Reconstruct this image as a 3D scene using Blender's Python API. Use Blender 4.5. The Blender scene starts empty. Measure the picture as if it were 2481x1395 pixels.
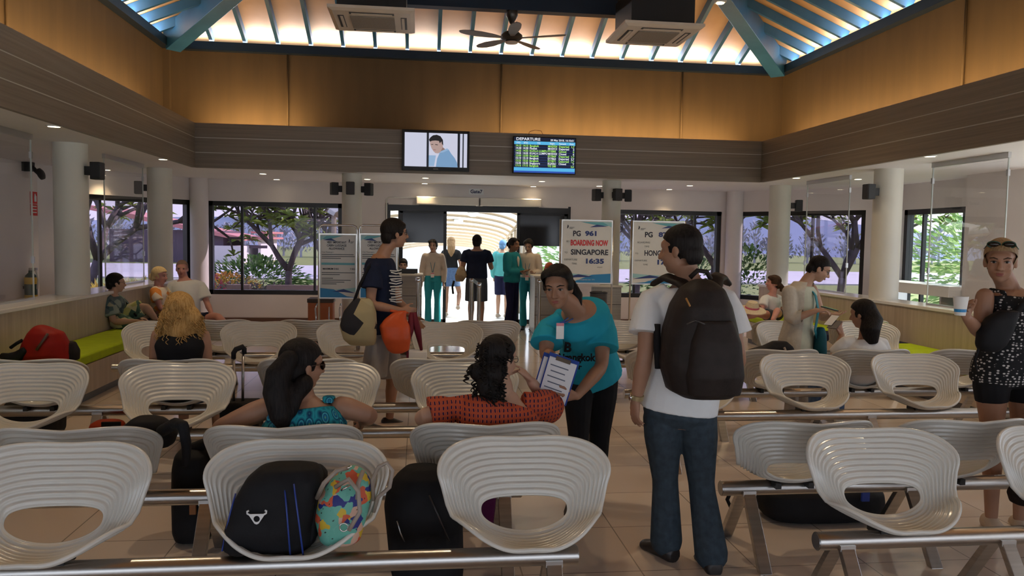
import bpy, bmesh, math, random
from mathutils import Vector, Matrix, noise
random.seed(7)
SC = bpy.context.scene
COL = SC.collection
V = Vector
PI = math.pi

# ------------------------------------------------------------------ camera
YAW, PIT, ROL, FPX = .12, -.062, .0165, 1895.0
EYE = V((0, 0, 1.65))
_f = V((math.sin(YAW)*math.cos(PIT), math.cos(YAW)*math.cos(PIT), math.sin(PIT)))
_r0 = V((math.cos(YAW), -math.sin(YAW), 0)); _u0 = _r0.cross(_f)
_r = _r0*math.cos(ROL)+_u0*math.sin(ROL); _u = -_r0*math.sin(ROL)+_u0*math.cos(ROL)
cam = bpy.data.cameras.new('camera'); cam.sensor_width = 36; cam.lens = FPX/2481*36; cam.clip_end = 600
camo = bpy.data.objects.new('camera', cam); COL.objects.link(camo)
m = Matrix((_r, _u, -_f)).transposed().to_4x4(); m.translation = EYE
camo.matrix_world = m
SC.camera = camo

def ray(px, py): return _f+_r*((px-1240.5)/FPX)-_u*((py-697.5)/FPX)
def at(px, py, Y):                      # point of the photograph at room depth Y
    d = ray(px, py); return EYE+d*(Y/d.y)
def atz(px, py, z):                     # ... at height z
    d = ray(px, py); return EYE+d*((z-EYE.z)/d.z)
def atx(px, py, x):                     # ... on the plane X = x
    d = ray(px, py); return EYE+d*(x/d.x)

# ------------------------------------------------------------------ world, sun, big lights
SC.view_settings.view_transform = 'Standard'; SC.view_settings.look = 'None'
SC.view_settings.exposure = -0.16; SC.view_settings.gamma = 1.0; SC.view_settings.use_curve_mapping = False
cy = SC.cycles
cy.max_bounces = 7; cy.diffuse_bounces = 3; cy.glossy_bounces = 3; cy.transmission_bounces = 3; cy.transparent_max_bounces = 10
cy.use_denoising = True
try: cy.denoiser = 'OPENIMAGEDENOISE'
except Exception: pass
cy.sample_clamp_indirect = 4.0; cy.caustics_reflective = False; cy.caustics_refractive = False
cy.use_adaptive_sampling = True; cy.adaptive_threshold = 0.05
W_ = bpy.data.worlds.new('sky'); SC.world = W_; W_.use_nodes = True
nt = W_.node_tree; bg = nt.nodes['Background']
tc = nt.nodes.new('ShaderNodeTexCoord'); sx = nt.nodes.new('ShaderNodeSeparateXYZ'); rp = nt.nodes.new('ShaderNodeValToRGB')
nt.links.new(tc.outputs['Generated'], sx.inputs[0]); nt.links.new(sx.outputs['Z'], rp.inputs[0])
rp.color_ramp.elements[0].position = 0.0; rp.color_ramp.elements[0].color = (.80, .82, .88, 1)
rp.color_ramp.elements[1].position = 0.6; rp.color_ramp.elements[1].color = (.50, .68, .95, 1)
nt.links.new(rp.outputs[0], bg.inputs[0]); bg.inputs[1].default_value = 3.0

def lamp(kind, name, loc, energy, color=(1, 1, 1), aim=None, **kw):
    l = bpy.data.lights.new(name, kind); l.energy = energy; l.color = color
    for k, v in kw.items(): setattr(l, k, v)
    o = bpy.data.objects.new(name, l); COL.objects.link(o); o.location = loc
    if aim is not None: o.rotation_euler = (V(aim)).to_track_quat('-Z', 'Y').to_euler()
    return o
sun = lamp('SUN', 'sun', (20, 10, 20), 11.0, (1, .93, .8), aim=(-.80, -.25, -.62), angle=.01)
WARM = (1.0, .69, .33)
def strip(name, x0, y0, x1, y1, z, energy, color, tilt, wid=.06):
    """linear lamp lying from (x0,y0) to (x1,y1); tilt = direction it shines"""
    l = bpy.data.lights.new(name, 'AREA'); l.shape = 'RECTANGLE'
    L = math.hypot(x1-x0, y1-y0); l.size = L; l.size_y = wid; l.energy = energy*L; l.color = color
    o = bpy.data.objects.new(name, l); COL.objects.link(o)
    ax = V((x1-x0, y1-y0, 0)).normalized(); d = V(tilt).normalized(); zz = -d
    yy = zz.cross(ax).normalized(); zz = ax.cross(yy)
    mm = Matrix((ax, yy, zz)).transposed().to_4x4(); mm.translation = V(((x0+x1)/2, (y0+y1)/2, z)); o.matrix_world = mm
    return o
FX0, FX1, FY0, FY1 = -3.387, 5.642, -1.5, 12.505      # inner edge of the low ceiling (the fascia)
CX0, CX1, CY0, CY1 = -4.005, 6.26, -2.1, 13.12        # clerestory walls
ZS, ZF, ZB = 2.67, 3.346, 4.547                       # soffit, fascia top, eaves beam underside
COVE = 14.5; EAVE = 18
strip('cove_light', FX0+.1, 12.68, -1.95, 12.68, 3.24, COVE*1.3, WARM, (0, .8, 1))
strip('cove_light', .30, 12.68, 1.15, 12.68, 3.24, COVE*.45, (1, .72, .42), (0, .8, 1))
strip('cove_light', 1.35, 12.68, FX1-.2, 12.68, 3.24, COVE*1.15, WARM, (0, .8, 1))
strip('cove_light', -3.56, 0, -3.56, 12.2, 3.24, COVE*.75, WARM, (-.8, 0, 1))
strip('cove_light', 5.81, 0, 5.81, 12.6, 3.24, COVE*.9, WARM, (.8, 0, 1))
strip('eave_light', CX0+.4, CY1-.02, CX1-.4, CY1-.02, 4.71, EAVE, (.86, .9, 1), (0, -.25, 1), .10)
strip('eave_light', CX0+.02, 2, CX0+.02, CY1-.4, 4.71, EAVE*.5, (.86, .9, 1), (.25, 0, 1), .10)
strip('eave_light', CX1-.02, 2, CX1-.02, CY1-.4, 4.71, EAVE*.5, (.86, .9, 1), (-.25, 0, 1), .10)

# ------------------------------------------------------------------ materials
def mat(name, col, rough=.5, metal=0, spec=.5, emit=None, es=1.0, coat=0):
    m = bpy.data.materials.get(name)
    if m: return m
    m = bpy.data.materials.new(name); m.use_nodes = True
    b = m.node_tree.nodes['Principled BSDF']
    b.inputs['Base Color'].default_value = (*col, 1); b.inputs['Roughness'].default_value = rough
    b.inputs['Metallic'].default_value = metal; b.inputs['Specular IOR Level'].default_value = spec
    if coat: b.inputs['Coat Weight'].default_value = coat; b.inputs['Coat Roughness'].default_value = .1
    if emit: b.inputs['Emission Color'].default_value = (*emit, 1); b.inputs['Emission Strength'].default_value = es
    return m
def N(m, t, **kw):
    n = m.node_tree.nodes.new('ShaderNode'+t)
    for k, v in kw.items(): setattr(n, k, v)
    return n
def L(m, a, b): m.node_tree.links.new(a, b)
def bsdf(m): return m.node_tree.nodes['Principled BSDF']
def coords(m, scale=(1, 1, 1), kind='Object', rot=(0, 0, 0)):
    t = N(m, 'TexCoord'); mp = N(m, 'Mapping'); mp.inputs['Scale'].default_value = scale; mp.inputs['Rotation'].default_value = rot
    L(m, t.outputs[kind], mp.inputs[0]); return mp.outputs[0]
def ramp(m, fac, stops, interp='LINEAR'):
    r = N(m, 'ValToRGB'); r.color_ramp.interpolation = interp
    e = r.color_ramp.elements
    while len(e) < len(stops): e.new(.5)
    for x, (p, c) in zip(e, stops): x.position = p; x.color = (*c, 1)
    L(m, fac, r.inputs[0]); return r.outputs[0]
def noisy(name, c1, c2, scale=(5, 5, 5), rough=.5, detail=4, nscale=1.0, bump=0, metal=0, spec=.5, kind='Object'):
    m = bpy.data.materials.get(name)
    if m: return m
    m = mat(name, c1, rough, metal, spec)
    co = coords(m, scale, kind); n = N(m, 'TexNoise'); n.inputs['Scale'].default_value = nscale; n.inputs['Detail'].default_value = detail
    L(m, co, n.inputs['Vector'])
    L(m, ramp(m, n.outputs['Fac'], [(.3, c1), (.7, c2)]), bsdf(m).inputs['Base Color'])
    if bump:
        b = N(m, 'Bump'); b.inputs['Strength'].default_value = bump; b.inputs['Distance'].default_value = .01
        L(m, n.outputs['Fac'], b.inputs['Height']); L(m, b.outputs[0], bsdf(m).inputs['Normal'])
    return m
def fabric(name, c, rough=.85, var=.25, scale=14):
    c2 = tuple(x*(1-var) for x in c)
    return noisy(name, c2, c, (scale,)*3, rough, 5, 1, .35, spec=.2)
def glass_mat(name, tint=(1, 1, 1), refl=.10, rough=0.0):
    m = bpy.data.materials.new(name); m.use_nodes = True; t = m.node_tree; t.nodes.clear()
    o = t.nodes.new('ShaderNodeOutputMaterial'); mx = t.nodes.new('ShaderNodeMixShader')
    tr = t.nodes.new('ShaderNodeBsdfTransparent'); gl = t.nodes.new('ShaderNodeBsdfGlossy'); fr = t.nodes.new('ShaderNodeFresnel')
    fr.inputs[0].default_value = 1.45; gl.inputs['Roughness'].default_value = rough; tr.inputs[0].default_value = (*tint, 1)
    ml = t.nodes.new('ShaderNodeMath'); ml.operation = 'MULTIPLY'; ml.inputs[1].default_value = refl*10
    mn = t.nodes.new('ShaderNodeMath'); mn.operation = 'MINIMUM'; mn.inputs[1].default_value = .12
    t.links.new(fr.outputs[0], ml.inputs[0]); t.links.new(ml.outputs[0], mn.inputs[0]); t.links.new(mn.outputs[0], mx.inputs[0])
    t.links.new(tr.outputs[0], mx.inputs[1]); t.links.new(gl.outputs[0], mx.inputs[2]); t.links.new(mx.outputs[0], o.inputs[0])
    return m
# ------------------------------------------------------------------ mesh building
class MB:
    def __init__(s): s.v = []; s.f = []
    def add(s, vs, fs):
        o = len(s.v); s.v += [V(p) for p in vs]; s.f += [tuple(i+o for i in f) for f in fs]; return s
    def box(s, c, d, M=None, rz=0):
        x, y, z = d[0]/2, d[1]/2, d[2]/2
        vs = [V((sx*x, sy*y, sz*z)) for sx in (-1, 1) for sy in (-1, 1) for sz in (-1, 1)]
        if rz: M = Matrix.Rotation(rz, 3, 'Z')
        if M is not None: vs = [M @ p for p in vs]
        return s.add([V(c)+p for p in vs], [(0, 1, 3, 2), (4, 6, 7, 5), (0, 4, 5, 1), (2, 3, 7, 6), (0, 2, 6, 4), (1, 5, 7, 3)])
    def bb(s, x0, x1, y0, y1, z0, z1): return s.box(((x0+x1)/2, (y0+y1)/2, (z0+z1)/2), (abs(x1-x0), abs(y1-y0), abs(z1-z0)))
    def loft(s, rings, caps=True, closed=False):
        n = len(rings[0]); o = len(s.v)
        for r in rings: s.v += [V(p) for p in r]
        R = len(rings)
        for i in range(R if closed else R-1):
            a = o+i*n; b = o+((i+1) % R)*n
            for j in range(n):
                k = (j+1) % n; s.f.append((a+j, a+k, b+k, b+j))
        if caps and not closed:
            s.f.append(tuple(o+j for j in reversed(range(n)))); s.f.append(tuple(o+(R-1)*n+j for j in range(n)))
        return s
    def tube(s, pts, rad, n=10, caps=True, closed=False, round_ends=False):
        pts = [V(p) for p in pts]; k = len(pts)
        if not isinstance(rad, (list, tuple)): rad = [rad]*k
        rad = list(rad)
        if round_ends and not closed:
            d0 = (pts[0]-pts[1]).normalized(); d1 = (pts[-1]-pts[-2]).normalized()
            pre = [(pts[0]+d0*rad[0]*math.sin(t), rad[0]*math.cos(t)) for t in (1.35, .95, .5)]
            post = [(pts[-1]+d1*rad[-1]*math.sin(t), rad[-1]*math.cos(t)) for t in (.5, .95, 1.35)]
            pts = [p for p, _ in pre]+pts+[p for p, _ in post]; rad = [q for _, q in pre]+rad+[q for _, q in post]; k = len(pts)
        rings = []; up = None
        for i in range(k):
            if closed: t = pts[(i+1) % k]-pts[i-1]
            else: t = pts[min(i+1, k-1)]-pts[max(i-1, 0)]
            if t.length < 1e-9: t = V((0, 0, 1))
            t.normalize()
            if up is None:
                up = t.orthogonal().normalized() if abs(t.z) > .95 else V((0, 0, 1))
            a = up-t*up.dot(t)
            if a.length < 1e-6: a = t.orthogonal()
            a.normalize(); b = t.cross(a); up = a
            rings.append([pts[i]+(a*math.cos(2*PI*j/n)+b*math.sin(2*PI*j/n))*rad[i] for j in range(n)])
        return s.loft(rings, caps, closed)
    def cyl(s, c, r, h, n=24, r2=None):
        c = V(c); r2 = r if r2 is None else r2
        return s.loft([[c+V((q*math.cos(2*PI*j/n), q*math.sin(2*PI*j/n), z)) for j in range(n)] for q, z in ((r, 0), (r2, h))])
    def lathe(s, c, prof, n=24, M=None):
        c = V(c); R = []
        for q, z in prof:
            ring = [V((q*math.cos(2*PI*j/n), q*math.sin(2*PI*j/n), z)) for j in range(n)]
            R.append([c+(M @ p if M is not None else p) for p in ring])
        return s.loft(R)
    def ell(s, c, r, M=None, n=16, k=10):
        c = V(c); R = []
        for i in range(1, k):
            t = PI*i/k-PI/2
            ring = [V((r[0]*math.cos(t)*math.cos(2*PI*j/n), r[1]*math.cos(t)*math.sin(2*PI*j/n), r[2]*math.sin(t))) for j in range(n)]
            R.append([c+(M @ p if M is not None else p) for p in ring])
        o = len(s.v); s.loft(R, caps=False)
        b = V((0, 0, -r[2])); t = V((0, 0, r[2]))
        if M is not None: b = M @ b; t = M @ t
        s.v += [c+b, c+t]; ib = len(s.v)-2; it = ib+1
        for j in range(n):
            kx = (j+1) % n; s.f.append((ib, o+kx, o+j)); s.f.append((it, o+(k-2)*n+j, o+(k-2)*n+kx))
        return s
    def prism(s, poly, o, ax, ay, depth):
        """polygon (2D) in the plane o + ax, ay; extruded along ax x ay by depth (centred)"""
        o = V(o); ax = V(ax); ay = V(ay); nn = ax.cross(ay).normalized()*depth/2
        return s.loft([[o+ax*p[0]+ay*p[1]-nn for p in poly], [o+ax*p[0]+ay*p[1]+nn for p in poly]])
    def build(s, name, m, parent=None, smooth=False, bevel=0, solid=0, sub=0, world=True):
        off = V((0, 0, 0)); loc = None
        if parent is not None and world:
            off = gloc(parent)
        elif parent is None and s.v:
            xs = [p.x for p in s.v]; ys = [p.y for p in s.v]; zs = [p.z for p in s.v]
            off = V(((min(xs)+max(xs))/2, (min(ys)+max(ys))/2, min(zs))); loc = off
        me = bpy.data.meshes.new(name); me.from_pydata([p-off for p in s.v], [], s.f); me.validate(clean_customdata=False)
        bm = bmesh.new(); bm.from_mesh(me); bmesh.ops.recalc_face_normals(bm, faces=bm.faces); bm.to_mesh(me); bm.free()
        me.materials.append(m)
        if smooth:
            me.polygons.foreach_set('use_smooth', [True]*len(me.polygons))
        o = bpy.data.objects.new(name, me); COL.objects.link(o)
        if loc is not None: o.location = loc
        if parent is not None: o.parent = parent
        if bevel:
            b = o.modifiers.new('bevel', 'BEVEL'); b.width = bevel; b.segments = 2; b.limit_method = 'ANGLE'; b.angle_limit = .7
        if solid:
            q = o.modifiers.new('solid', 'SOLIDIFY'); q.thickness = solid; q.offset = 0
        if sub:
            q = o.modifiers.new('sub', 'SUBSURF'); q.levels = sub; q.render_levels = sub
        if smooth and (bevel or smooth == 'auto'):
            q = None
            try: me.set_sharp_from_angle(angle=.7)
            except Exception: pass
        return o
def gloc(o):
    l = V(o.location)
    while o.parent is not None: o = o.parent; l = l+V(o.location)
    return l
def tag(o, label=None, cat=None, group=None, kind=None):
    if label: o['label'] = label
    if cat: o['category'] = cat
    if group: o['group'] = group
    if kind: o['kind'] = kind
    return o
def thing(name, label, cat, loc=(0, 0, 0), group=None, kind=None):
    o = bpy.data.objects.new(name, None); COL.objects.link(o); o.location = loc; o.empty_display_size = .1
    return tag(o, label, cat, group, kind)
def dup(root, loc, label=None, group=None, rz=None):
    r = root.copy(); COL.objects.link(r); r.location = loc
    if rz is not None: r.rotation_euler = (0, 0, rz)
    if label: r['label'] = label
    if group: r['group'] = group
    for ch in list(root.children):
        c = ch.copy(); COL.objects.link(c); c.parent = r
        for g in list(ch.children):
            d = g.copy(); COL.objects.link(d); d.parent = c
    return r
def struct(o, label, cat): return tag(o, label, cat, kind='structure')
def text_mb(s, size, M, align='CENTER', depth=.002, sx=1.0, bold=0.0, fit=None):
    """letters as mesh builder; M maps local (x right, y up, z out) to world"""
    cu = bpy.data.curves.new('t', 'FONT'); cu.body = s; cu.size = size; cu.align_x = align; cu.extrude = depth/2; cu.resolution_u = 3; cu.offset = bold
    o = bpy.data.objects.new('t', cu); COL.objects.link(o)
    dg = bpy.context.evaluated_depsgraph_get()
    me = bpy.data.meshes.new_from_object(o.evaluated_get(dg))
    if fit: sx = fit/max(1e-4, max(p.co.x for p in me.vertices)-min(p.co.x for p in me.vertices))
    b = MB(); b.add([M @ V((p.co.x*sx, p.co.y, p.co.z)) for p in me.vertices], [tuple(p.vertices) for p in me.polygons])
    bpy.data.objects.remove(o); bpy.data.curves.remove(cu); bpy.data.meshes.remove(me)
    return b
def frame(o, ax, ay):
    ax = V(ax).normalized(); ay = V(ay).normalized(); az = ax.cross(ay)
    m = Matrix((ax, ay, az)).transposed().to_4x4(); m.translation = V(o); return m
# ================================================================== structure
M_wall = noisy('wall_paint', (.72, .67, .66), (.78, .73, .71), (1.5,)*3, .65)
M_soffit = noisy('soffit_paint', (.82, .79, .79), (.88, .85, .85), (.7,)*3, .55)
M_col = noisy('column_paint', (.64, .62, .55), (.70, .68, .60), (2,)*3, .5)
M_black = mat('black_frame', (.012, .012, .014), .35)
M_navy = mat('beam_paint', (.008, .018, .035), .4)
M_blue = noisy('rafter_paint', (.022, .10, .20), (.035, .14, .26), (3,)*3, .38)
M_steel = noisy('brushed_steel', (.42, .40, .38), (.55, .53, .50), (1, 1, 60), .28, metal=1)
M_white = mat('white_plastic', (.78, .77, .74), .35)
M_glass = glass_mat('clear_glass', (.97, .98, .99), .05)
M_tint = glass_mat('tinted_glass', (.62, .58, .66), .05)
M_pglass = glass_mat('panel_glass', (.95, .95, .95), .05)

def wood(name, c1, c2, along='Y', groove=None, rough=.45):
    m = mat(name, c1, rough)
    sc = {'Y': (9, .5, 30), 'X': (.5, 9, 30), 'Z': (14, 14, .6)}[along]
    co = coords(m, sc); n = N(m, 'TexNoise'); n.inputs['Scale'].default_value = 1.6; n.inputs['Detail'].default_value = 6
    L(m, co, n.inputs['Vector'])
    c = ramp(m, n.outputs['Fac'], [(.25, c1), (.75, c2)])
    L(m, c, bsdf(m).inputs['Base Color'])
    return m
M_fasX = wood('fascia_laminate_cross', (.165, .130, .098), (.25, .205, .155), 'X')
M_fasY = wood('fascia_laminate_long', (.165, .130, .098), (.25, .205, .155), 'Y')
M_woodZ = wood('partition_laminate', (.38, .30, .22), (.52, .43, .33), 'Z')
M_clere = noisy('clerestory_grasscloth', (.092, .054, .021), (.116, .068, .027), (6, 6, .8), .8)
M_deck = noisy('roof_deck_board', (.46, .25, .10), (.54, .31, .14), (2, 2, 2), .6)

# floor: 60 cm polished tiles
m = mat('floor_tiles', (.55, .47, .40), .12, spec=.55)
co = coords(m, (1/.6, 1/.6, 1)); bt = N(m, 'TexBrick'); L(m, co, bt.inputs['Vector'])
bt.offset = 0; bt.inputs['Scale'].default_value = 1; bt.inputs['Mortar Size'].default_value = .006; bt.inputs['Brick Width'].default_value = 1; bt.inputs['Row Height'].default_value = 1
bt.inputs['Color1'].default_value = (.60, .50, .42, 1); bt.inputs['Color2'].default_value = (.66, .56, .47, 1); bt.inputs['Mortar'].default_value = (.26, .22, .19, 1)
L(m, bt.outputs['Color'], bsdf(m).inputs['Base Color'])
nr = N(m, 'TexNoise'); nr.inputs['Scale'].default_value = 2.0; L(m, ramp(m, nr.outputs['Fac'], [(.3, (.10,)*3), (.8, (.22,)*3)]), bsdf(m).inputs['Roughness'])
M_floor = m
OUT = [(-5.8, -4), (8.05, -4), (8.05, 12.79), (6.2, 15.05), (-4.0, 15.05), (-5.8, 12.83)]
b = MB(); b.loft([[(x, y, -.1) for x, y in OUT], [(x, y, 0) for x, y in OUT]])
struct(b.build('floor', M_floor), 'glossy beige square tiled floor of the waiting hall', 'floor')

# low ceiling ring
INN = [(FX0-.02, FY0-.02), (FX1+.02, FY0-.02), (FX1+.02, FY1+.02), (FX0-.02, FY1+.02)]
A, B, C, D = INN; a, b_, c1, c2, d2, d1 = OUT
b = MB()
for poly in ([A, B, b_, a], [B, C, c1, b_], [C, c2, c1], [C, D, d2, c2], [D, d1, d2], [D, A, a, d1]):
    b.loft([[(x, y, ZS) for x, y in poly], [(x, y, ZS+.04) for x, y in poly]])
struct(b.build('ceiling', M_soffit), 'low white plaster ceiling running around the raised middle', 'ceiling')

# fascia boards: three planks with pale grooves
M_groove = mat('groove_strip', (.55, .52, .46), .4)
def fascia(name, x0, y0, x1, y1, nx, ny, m, label):
    b = MB(); g = MB(); h = (ZF-ZS)/3
    for i in range(3):
        z0 = ZS+i*h+(.006 if i else -.006); z1 = ZS+(i+1)*h-.006
        b.bb(min(x0, x1)+min(0, nx*.05), max(x0, x1)+max(0, nx*.05), min(y0, y1)+min(0, ny*.05), max(y0, y1)+max(0, ny*.05), z0, z1)
    for i in (1, 2):
        z = ZS+i*h; k = .042; e = .004
        g.bb(min(x0, x1)+min(e*nx, nx*k), max(x0, x1)+max(e*nx, nx*k), min(y0, y1)+min(e*ny, ny*k), max(y0, y1)+max(e*ny, ny*k), z-.007, z+.007)
    o = struct(b.build(name, m), label, 'fascia'); g.build('groove', M_groove, o)
fascia('trim_1', FX0, FY1, FX1, FY1, 0, 1, M_fasX, 'grey wood laminate fascia behind the two screens')
fascia('trim_2', FX0, FY0, FX0, FY1, -1, 0, M_fasY, 'grey wood laminate fascia along the left side of the raised ceiling')
fascia('trim_3', FX1, FY0, FX1, FY1, 1, 0, M_fasY, 'grey wood laminate fascia along the right side of the raised ceiling')
fascia('trim_4', FX0, FY0, FX1, FY0, 0, -1, M_fasX, 'grey wood laminate fascia on the near side of the raised ceiling')
b = MB()
for x0, x1, y0, y1 in ((CX0, FX0-.05, CY0, CY1), (FX1+.05, CX1, CY0, CY1), (FX0-.05, FX1+.05, FY1+.05, CY1), (FX0-.05, FX1+.05, CY0, FY0-.05)):
    b.bb(x0, x1, y0, y1, 3.16, 3.2)
struct(b.build('trim_5', mat('cove_shelf', (.5, .4, .28), .8)), 'hidden light cove shelf above the low ceiling', 'cove')

# clerestory walls
def box_struct(name, x0, x1, y0, y1, z0, z1, m, label, cat):
    return struct(MB().bb(x0, x1, y0, y1, z0, z1).build(name, m), label, cat)
box_struct('wall_upper_far', CX0-.1, CX1+.1, CY1, CY1+.1, ZS+.04, ZB+.1, M_clere, 'tan upper wall above the far fascia, warmly lit from the cove', 'wall')
box_struct('wall_upper_left', CX0-.1, CX0, CY0, CY1, ZS+.04, ZB+.1, M_clere, 'tan upper wall above the left fascia', 'wall')
box_struct('wall_upper_right', CX1, CX1+.1, CY0, CY1, ZS+.04, ZB+.1, M_clere, 'tan upper wall above the right fascia', 'wall')
box_struct('wall_upper_near', CX0-.1, CX1+.1, CY0-.1, CY0, ZS+.04, ZB+.1, M_clere, 'tan upper wall above the near fascia', 'wall')
box_struct('trim_6', CX0, CX0+.10, CY1-.10, CY1, 3.2, ZB, M_clere, 'tan pilaster in the upper left far corner', 'pilaster')
# eaves beams
b = MB(); t = .13
b.bb(CX0, CX1, CY1-t, CY1, ZB, ZB+.13); struct(b.build('eaves_beam', M_navy), 'dark navy eaves beam along the top of the far upper wall', 'beam')
b = MB().bb(CX0, CX0+t, CY0, CY1-t, ZB, ZB+.13); struct(b.build('eaves_beam', M_navy), 'dark navy eaves beam along the top of the left upper wall', 'beam')
b = MB().bb(CX1-t, CX1, CY0, CY1-t, ZB, ZB+.13); struct(b.build('eaves_beam', M_navy), 'dark navy eaves beam along the top of the right upper wall', 'beam')
# roof
SL = .42; HALF = (CX1-CX0)/2; XM = (CX0+CX1)/2; ZR0 = ZB+.13+.15
def zr(t): return ZR0+SL*t
apx = (XM, CY1-HALF, zr(HALF)); bpx = (XM, CY0+HALF, zr(HALF)); e = .35
def deck(name, pts, label):
    b = MB(); b.loft([pts, [(x, y, z+.06) for x, y, z in pts]])
    struct(b.build(name, M_deck), label, 'roof')
z0 = zr(-e)
P1, P2, P3, P4 = (CX0-e, CY1+e, z0), (CX1+e, CY1+e, z0), (CX1+e, CY0-e, z0), (CX0-e, CY0-e, z0)
deck('roof_slope', [P1, P2, apx], 'tan boarded roof slope above the far upper wall')
deck('roof_slope', [P2, P3, bpx, apx], 'tan boarded roof slope on the right')
deck('roof_slope', [P4, P1, apx, bpx], 'tan boarded roof slope on the left')
deck('roof_slope', [P3, P4, bpx], 'tan boarded roof slope above the near upper wall')
def rafter(p, q, w, h, label, name='rafter', m=None):
    p = V(p); q = V(q); d = (q-p).normalized(); s = V((0, 0, 1)).cross(d).normalized(); u = d.cross(s)
    b = MB(); R = []
    for c in (p, q): R.append([c+s*w/2, c-s*w/2, c-s*w/2-u*h, c+s*w/2-u*h])
    b.loft(R); o = b.build(name, m or M_blue, bevel=.006 if w > .1 else 0); o['group'] = 'blue roof beams and rafters'
    struct(o, label, 'rafter'); return o
cs = math.cos(math.atan(SL))
xc = at(1213, 150, CY1).x
for k in range(-10, 10):
    x = xc+k*.512
    if not (CX0+.35 < x < CX1-.35): continue
    t = min(x-CX0, CX1-x)-.12
    rafter((x, CY1+.05, zr(-.05)-.005), (x, CY1-t, zr(t)-.005), .055, .135, 'slim blue rafter rising from the far eaves beam')
for k in range(0, 30):
    y = CY1-.45-k*.512
    if y < 1.0: break
    t = min(CY1-y, HALF)-.12
    rafter((CX0-.05, y, zr(-.05)-.005), (CX0+t, y, zr(t)-.005), .055, .135, 'slim blue rafter rising from the left eaves beam')
    rafter((CX1+.05, y, zr(-.05)-.005), (CX1-t, y, zr(t)-.005), .055, .135, 'slim blue rafter rising from the right eaves beam')
t0, t1 = -.1, HALF
for x0, sg, nm in ((CX0, 1, 'left'), (CX1, -1, 'right')):
    p = (x0+sg*.12, CY1-.12, zr(.12)-.06); q = (XM, CY1-HALF, zr(HALF)-.06)
    rafter(p, q, .24, .34, 'big blue hip beam coming down to the far %s corner' % nm, 'hip_beam')
rafter((XM, CY1-HALF, zr(HALF)-.05), (XM, 2, zr(HALF)-.05), .16, .2, 'blue ridge beam at the top of the roof', 'ridge_beam')

# ---- outer walls with openings
def wallrun(name, p0, p1, opens, label, z1=ZS, th=.2, m=None):
    """wall along p0->p1 (inner face), outside on the left; opens = [(s0,s1,z0,z1)]"""
    p0 = V((*p0, 0)); p1 = V((*p1, 0)); d = (p1-p0); Ln = d.length; d.normalize(); n = V((-d.y, d.x, 0))
    b = MB()
    def blk(s0, s1, a, c):
        if s1-s0 < 1e-4 or c-a < 1e-4: return
        q = [p0+d*s0, p0+d*s1, p0+d*s1+n*th, p0+d*s0+n*th]
        b.loft([[v+V((0, 0, a)) for v in q], [v+V((0, 0, c)) for v in q]])
    s = 0
    for (s0, s1, a, c) in sorted(opens):
        blk(s, s0, 0, z1); blk(s0, s1, 0, a); blk(s0, s1, c, z1); s = s1
    blk(s, Ln, 0, z1)
    return struct(b.build(name, m or M_wall), label, 'wall')
nwin = [0]
def window(p0, p1, s0, s1, z0, z1, mull, label, fw=.085, glass=M_tint, sillm=None):
    """black aluminium window in a wall run; mull = distances along the run"""
    nwin[0] += 1
    p0 = V((*p0, 0)); d = (V((*p1, 0))-p0).normalized(); n = V((-d.y, d.x, 0))
    base = p0+d*(s0+s1)/2+n*.08+V((0, 0, z0))
    t = thing('window_%d' % nwin[0], label, 'window', base, kind='structure')
    def bar(a, c, za, zc, dep, o=.0):
        q = [p0+d*a+n*(.10-dep/2+o), p0+d*c+n*(.10-dep/2+o), p0+d*c+n*(.10+dep/2+o), p0+d*a+n*(.10+dep/2+o)]
        return [[v+V((0, 0, za)) for v in q], [v+V((0, 0, zc)) for v in q]]
    b = MB()
    b.loft(bar(s0, s0+fw, z0, z1, .12)); b.loft(bar(s1-fw, s1, z0, z1, .12)); b.loft(bar(s0, s1, z0, z0+fw, .12)); b.loft(bar(s0, s1, z1-fw, z1, .12))
    b.build('window_frame', M_black, t)
    for x in mull: MB().loft(bar(x-.022, x+.022, z0+fw, z1-fw, .06)).build('mullion', M_black, t)
    es = [s0+fw]+list(mull)+[s1-fw]
    for i in range(len(es)-1):
        MB().loft(bar(es[i]+(.02 if i else 0), es[i+1]-(.02 if i < len(es)-2 else 0), z0+fw, z1-fw, .008)).build('pane', glass, t)
    MB().loft(bar(s0+.02, s1-.02, z0-.03, z0-.001, .14, .06)).build('window_sill', sillm or M_white, t)
    return t
YW = 15.05
# far wall, run from right to left so that the outside (+Y) is on the left of travel... p0=(6.2) -> (-4.0)
fp0, fp1 = (6.2, YW), (-4.0, YW)
sx_ = lambda x: 6.2-x
# (direction -X has its left at -Y, so run left to right instead)
fp0, fp1 = (-4.0, YW), (6.2, YW); sx_ = lambda x: x+4.0
wallrun('wall_far', fp0, fp1, [(sx_(-3.87), sx_(-1.42), .54, 2.27), (sx_(-.57), sx_(2.89), 0, 2.27), (sx_(3.72), sx_(6.01), .54, 2.27)], 'pale far wall with the glass gate doors and two black windows')
window(fp0, fp1, sx_(-3.87), sx_(-1.42), .54, 2.27, [sx_(at(587, 600, YW+.1).x), sx_(at(763, 600, YW+.1).x)], 'black framed window left of the glass doors with a frangipani tree outside')
window(fp0, fp1, sx_(3.72), sx_(6.01), .54, 2.27, [sx_(at(1537, 600, YW+.1).x), sx_(at(1681, 600, YW+.1).x)], 'black framed window behind the HONG board, right of the glass doors')
al0, al1 = (-5.8, 12.83), (-4.0, 15.05); lenA = math.hypot(1.8, 2.22)
wallrun('wall_left_angled', al0, al1, [(.3, lenA-.16, .54, 2.27)], 'pale angled wall at the far left corner')
window(al0, al1, .3, lenA-.16, .54, 2.27, [1.02, lenA-.55], 'black framed window in the angled wall at the far left')
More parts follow.
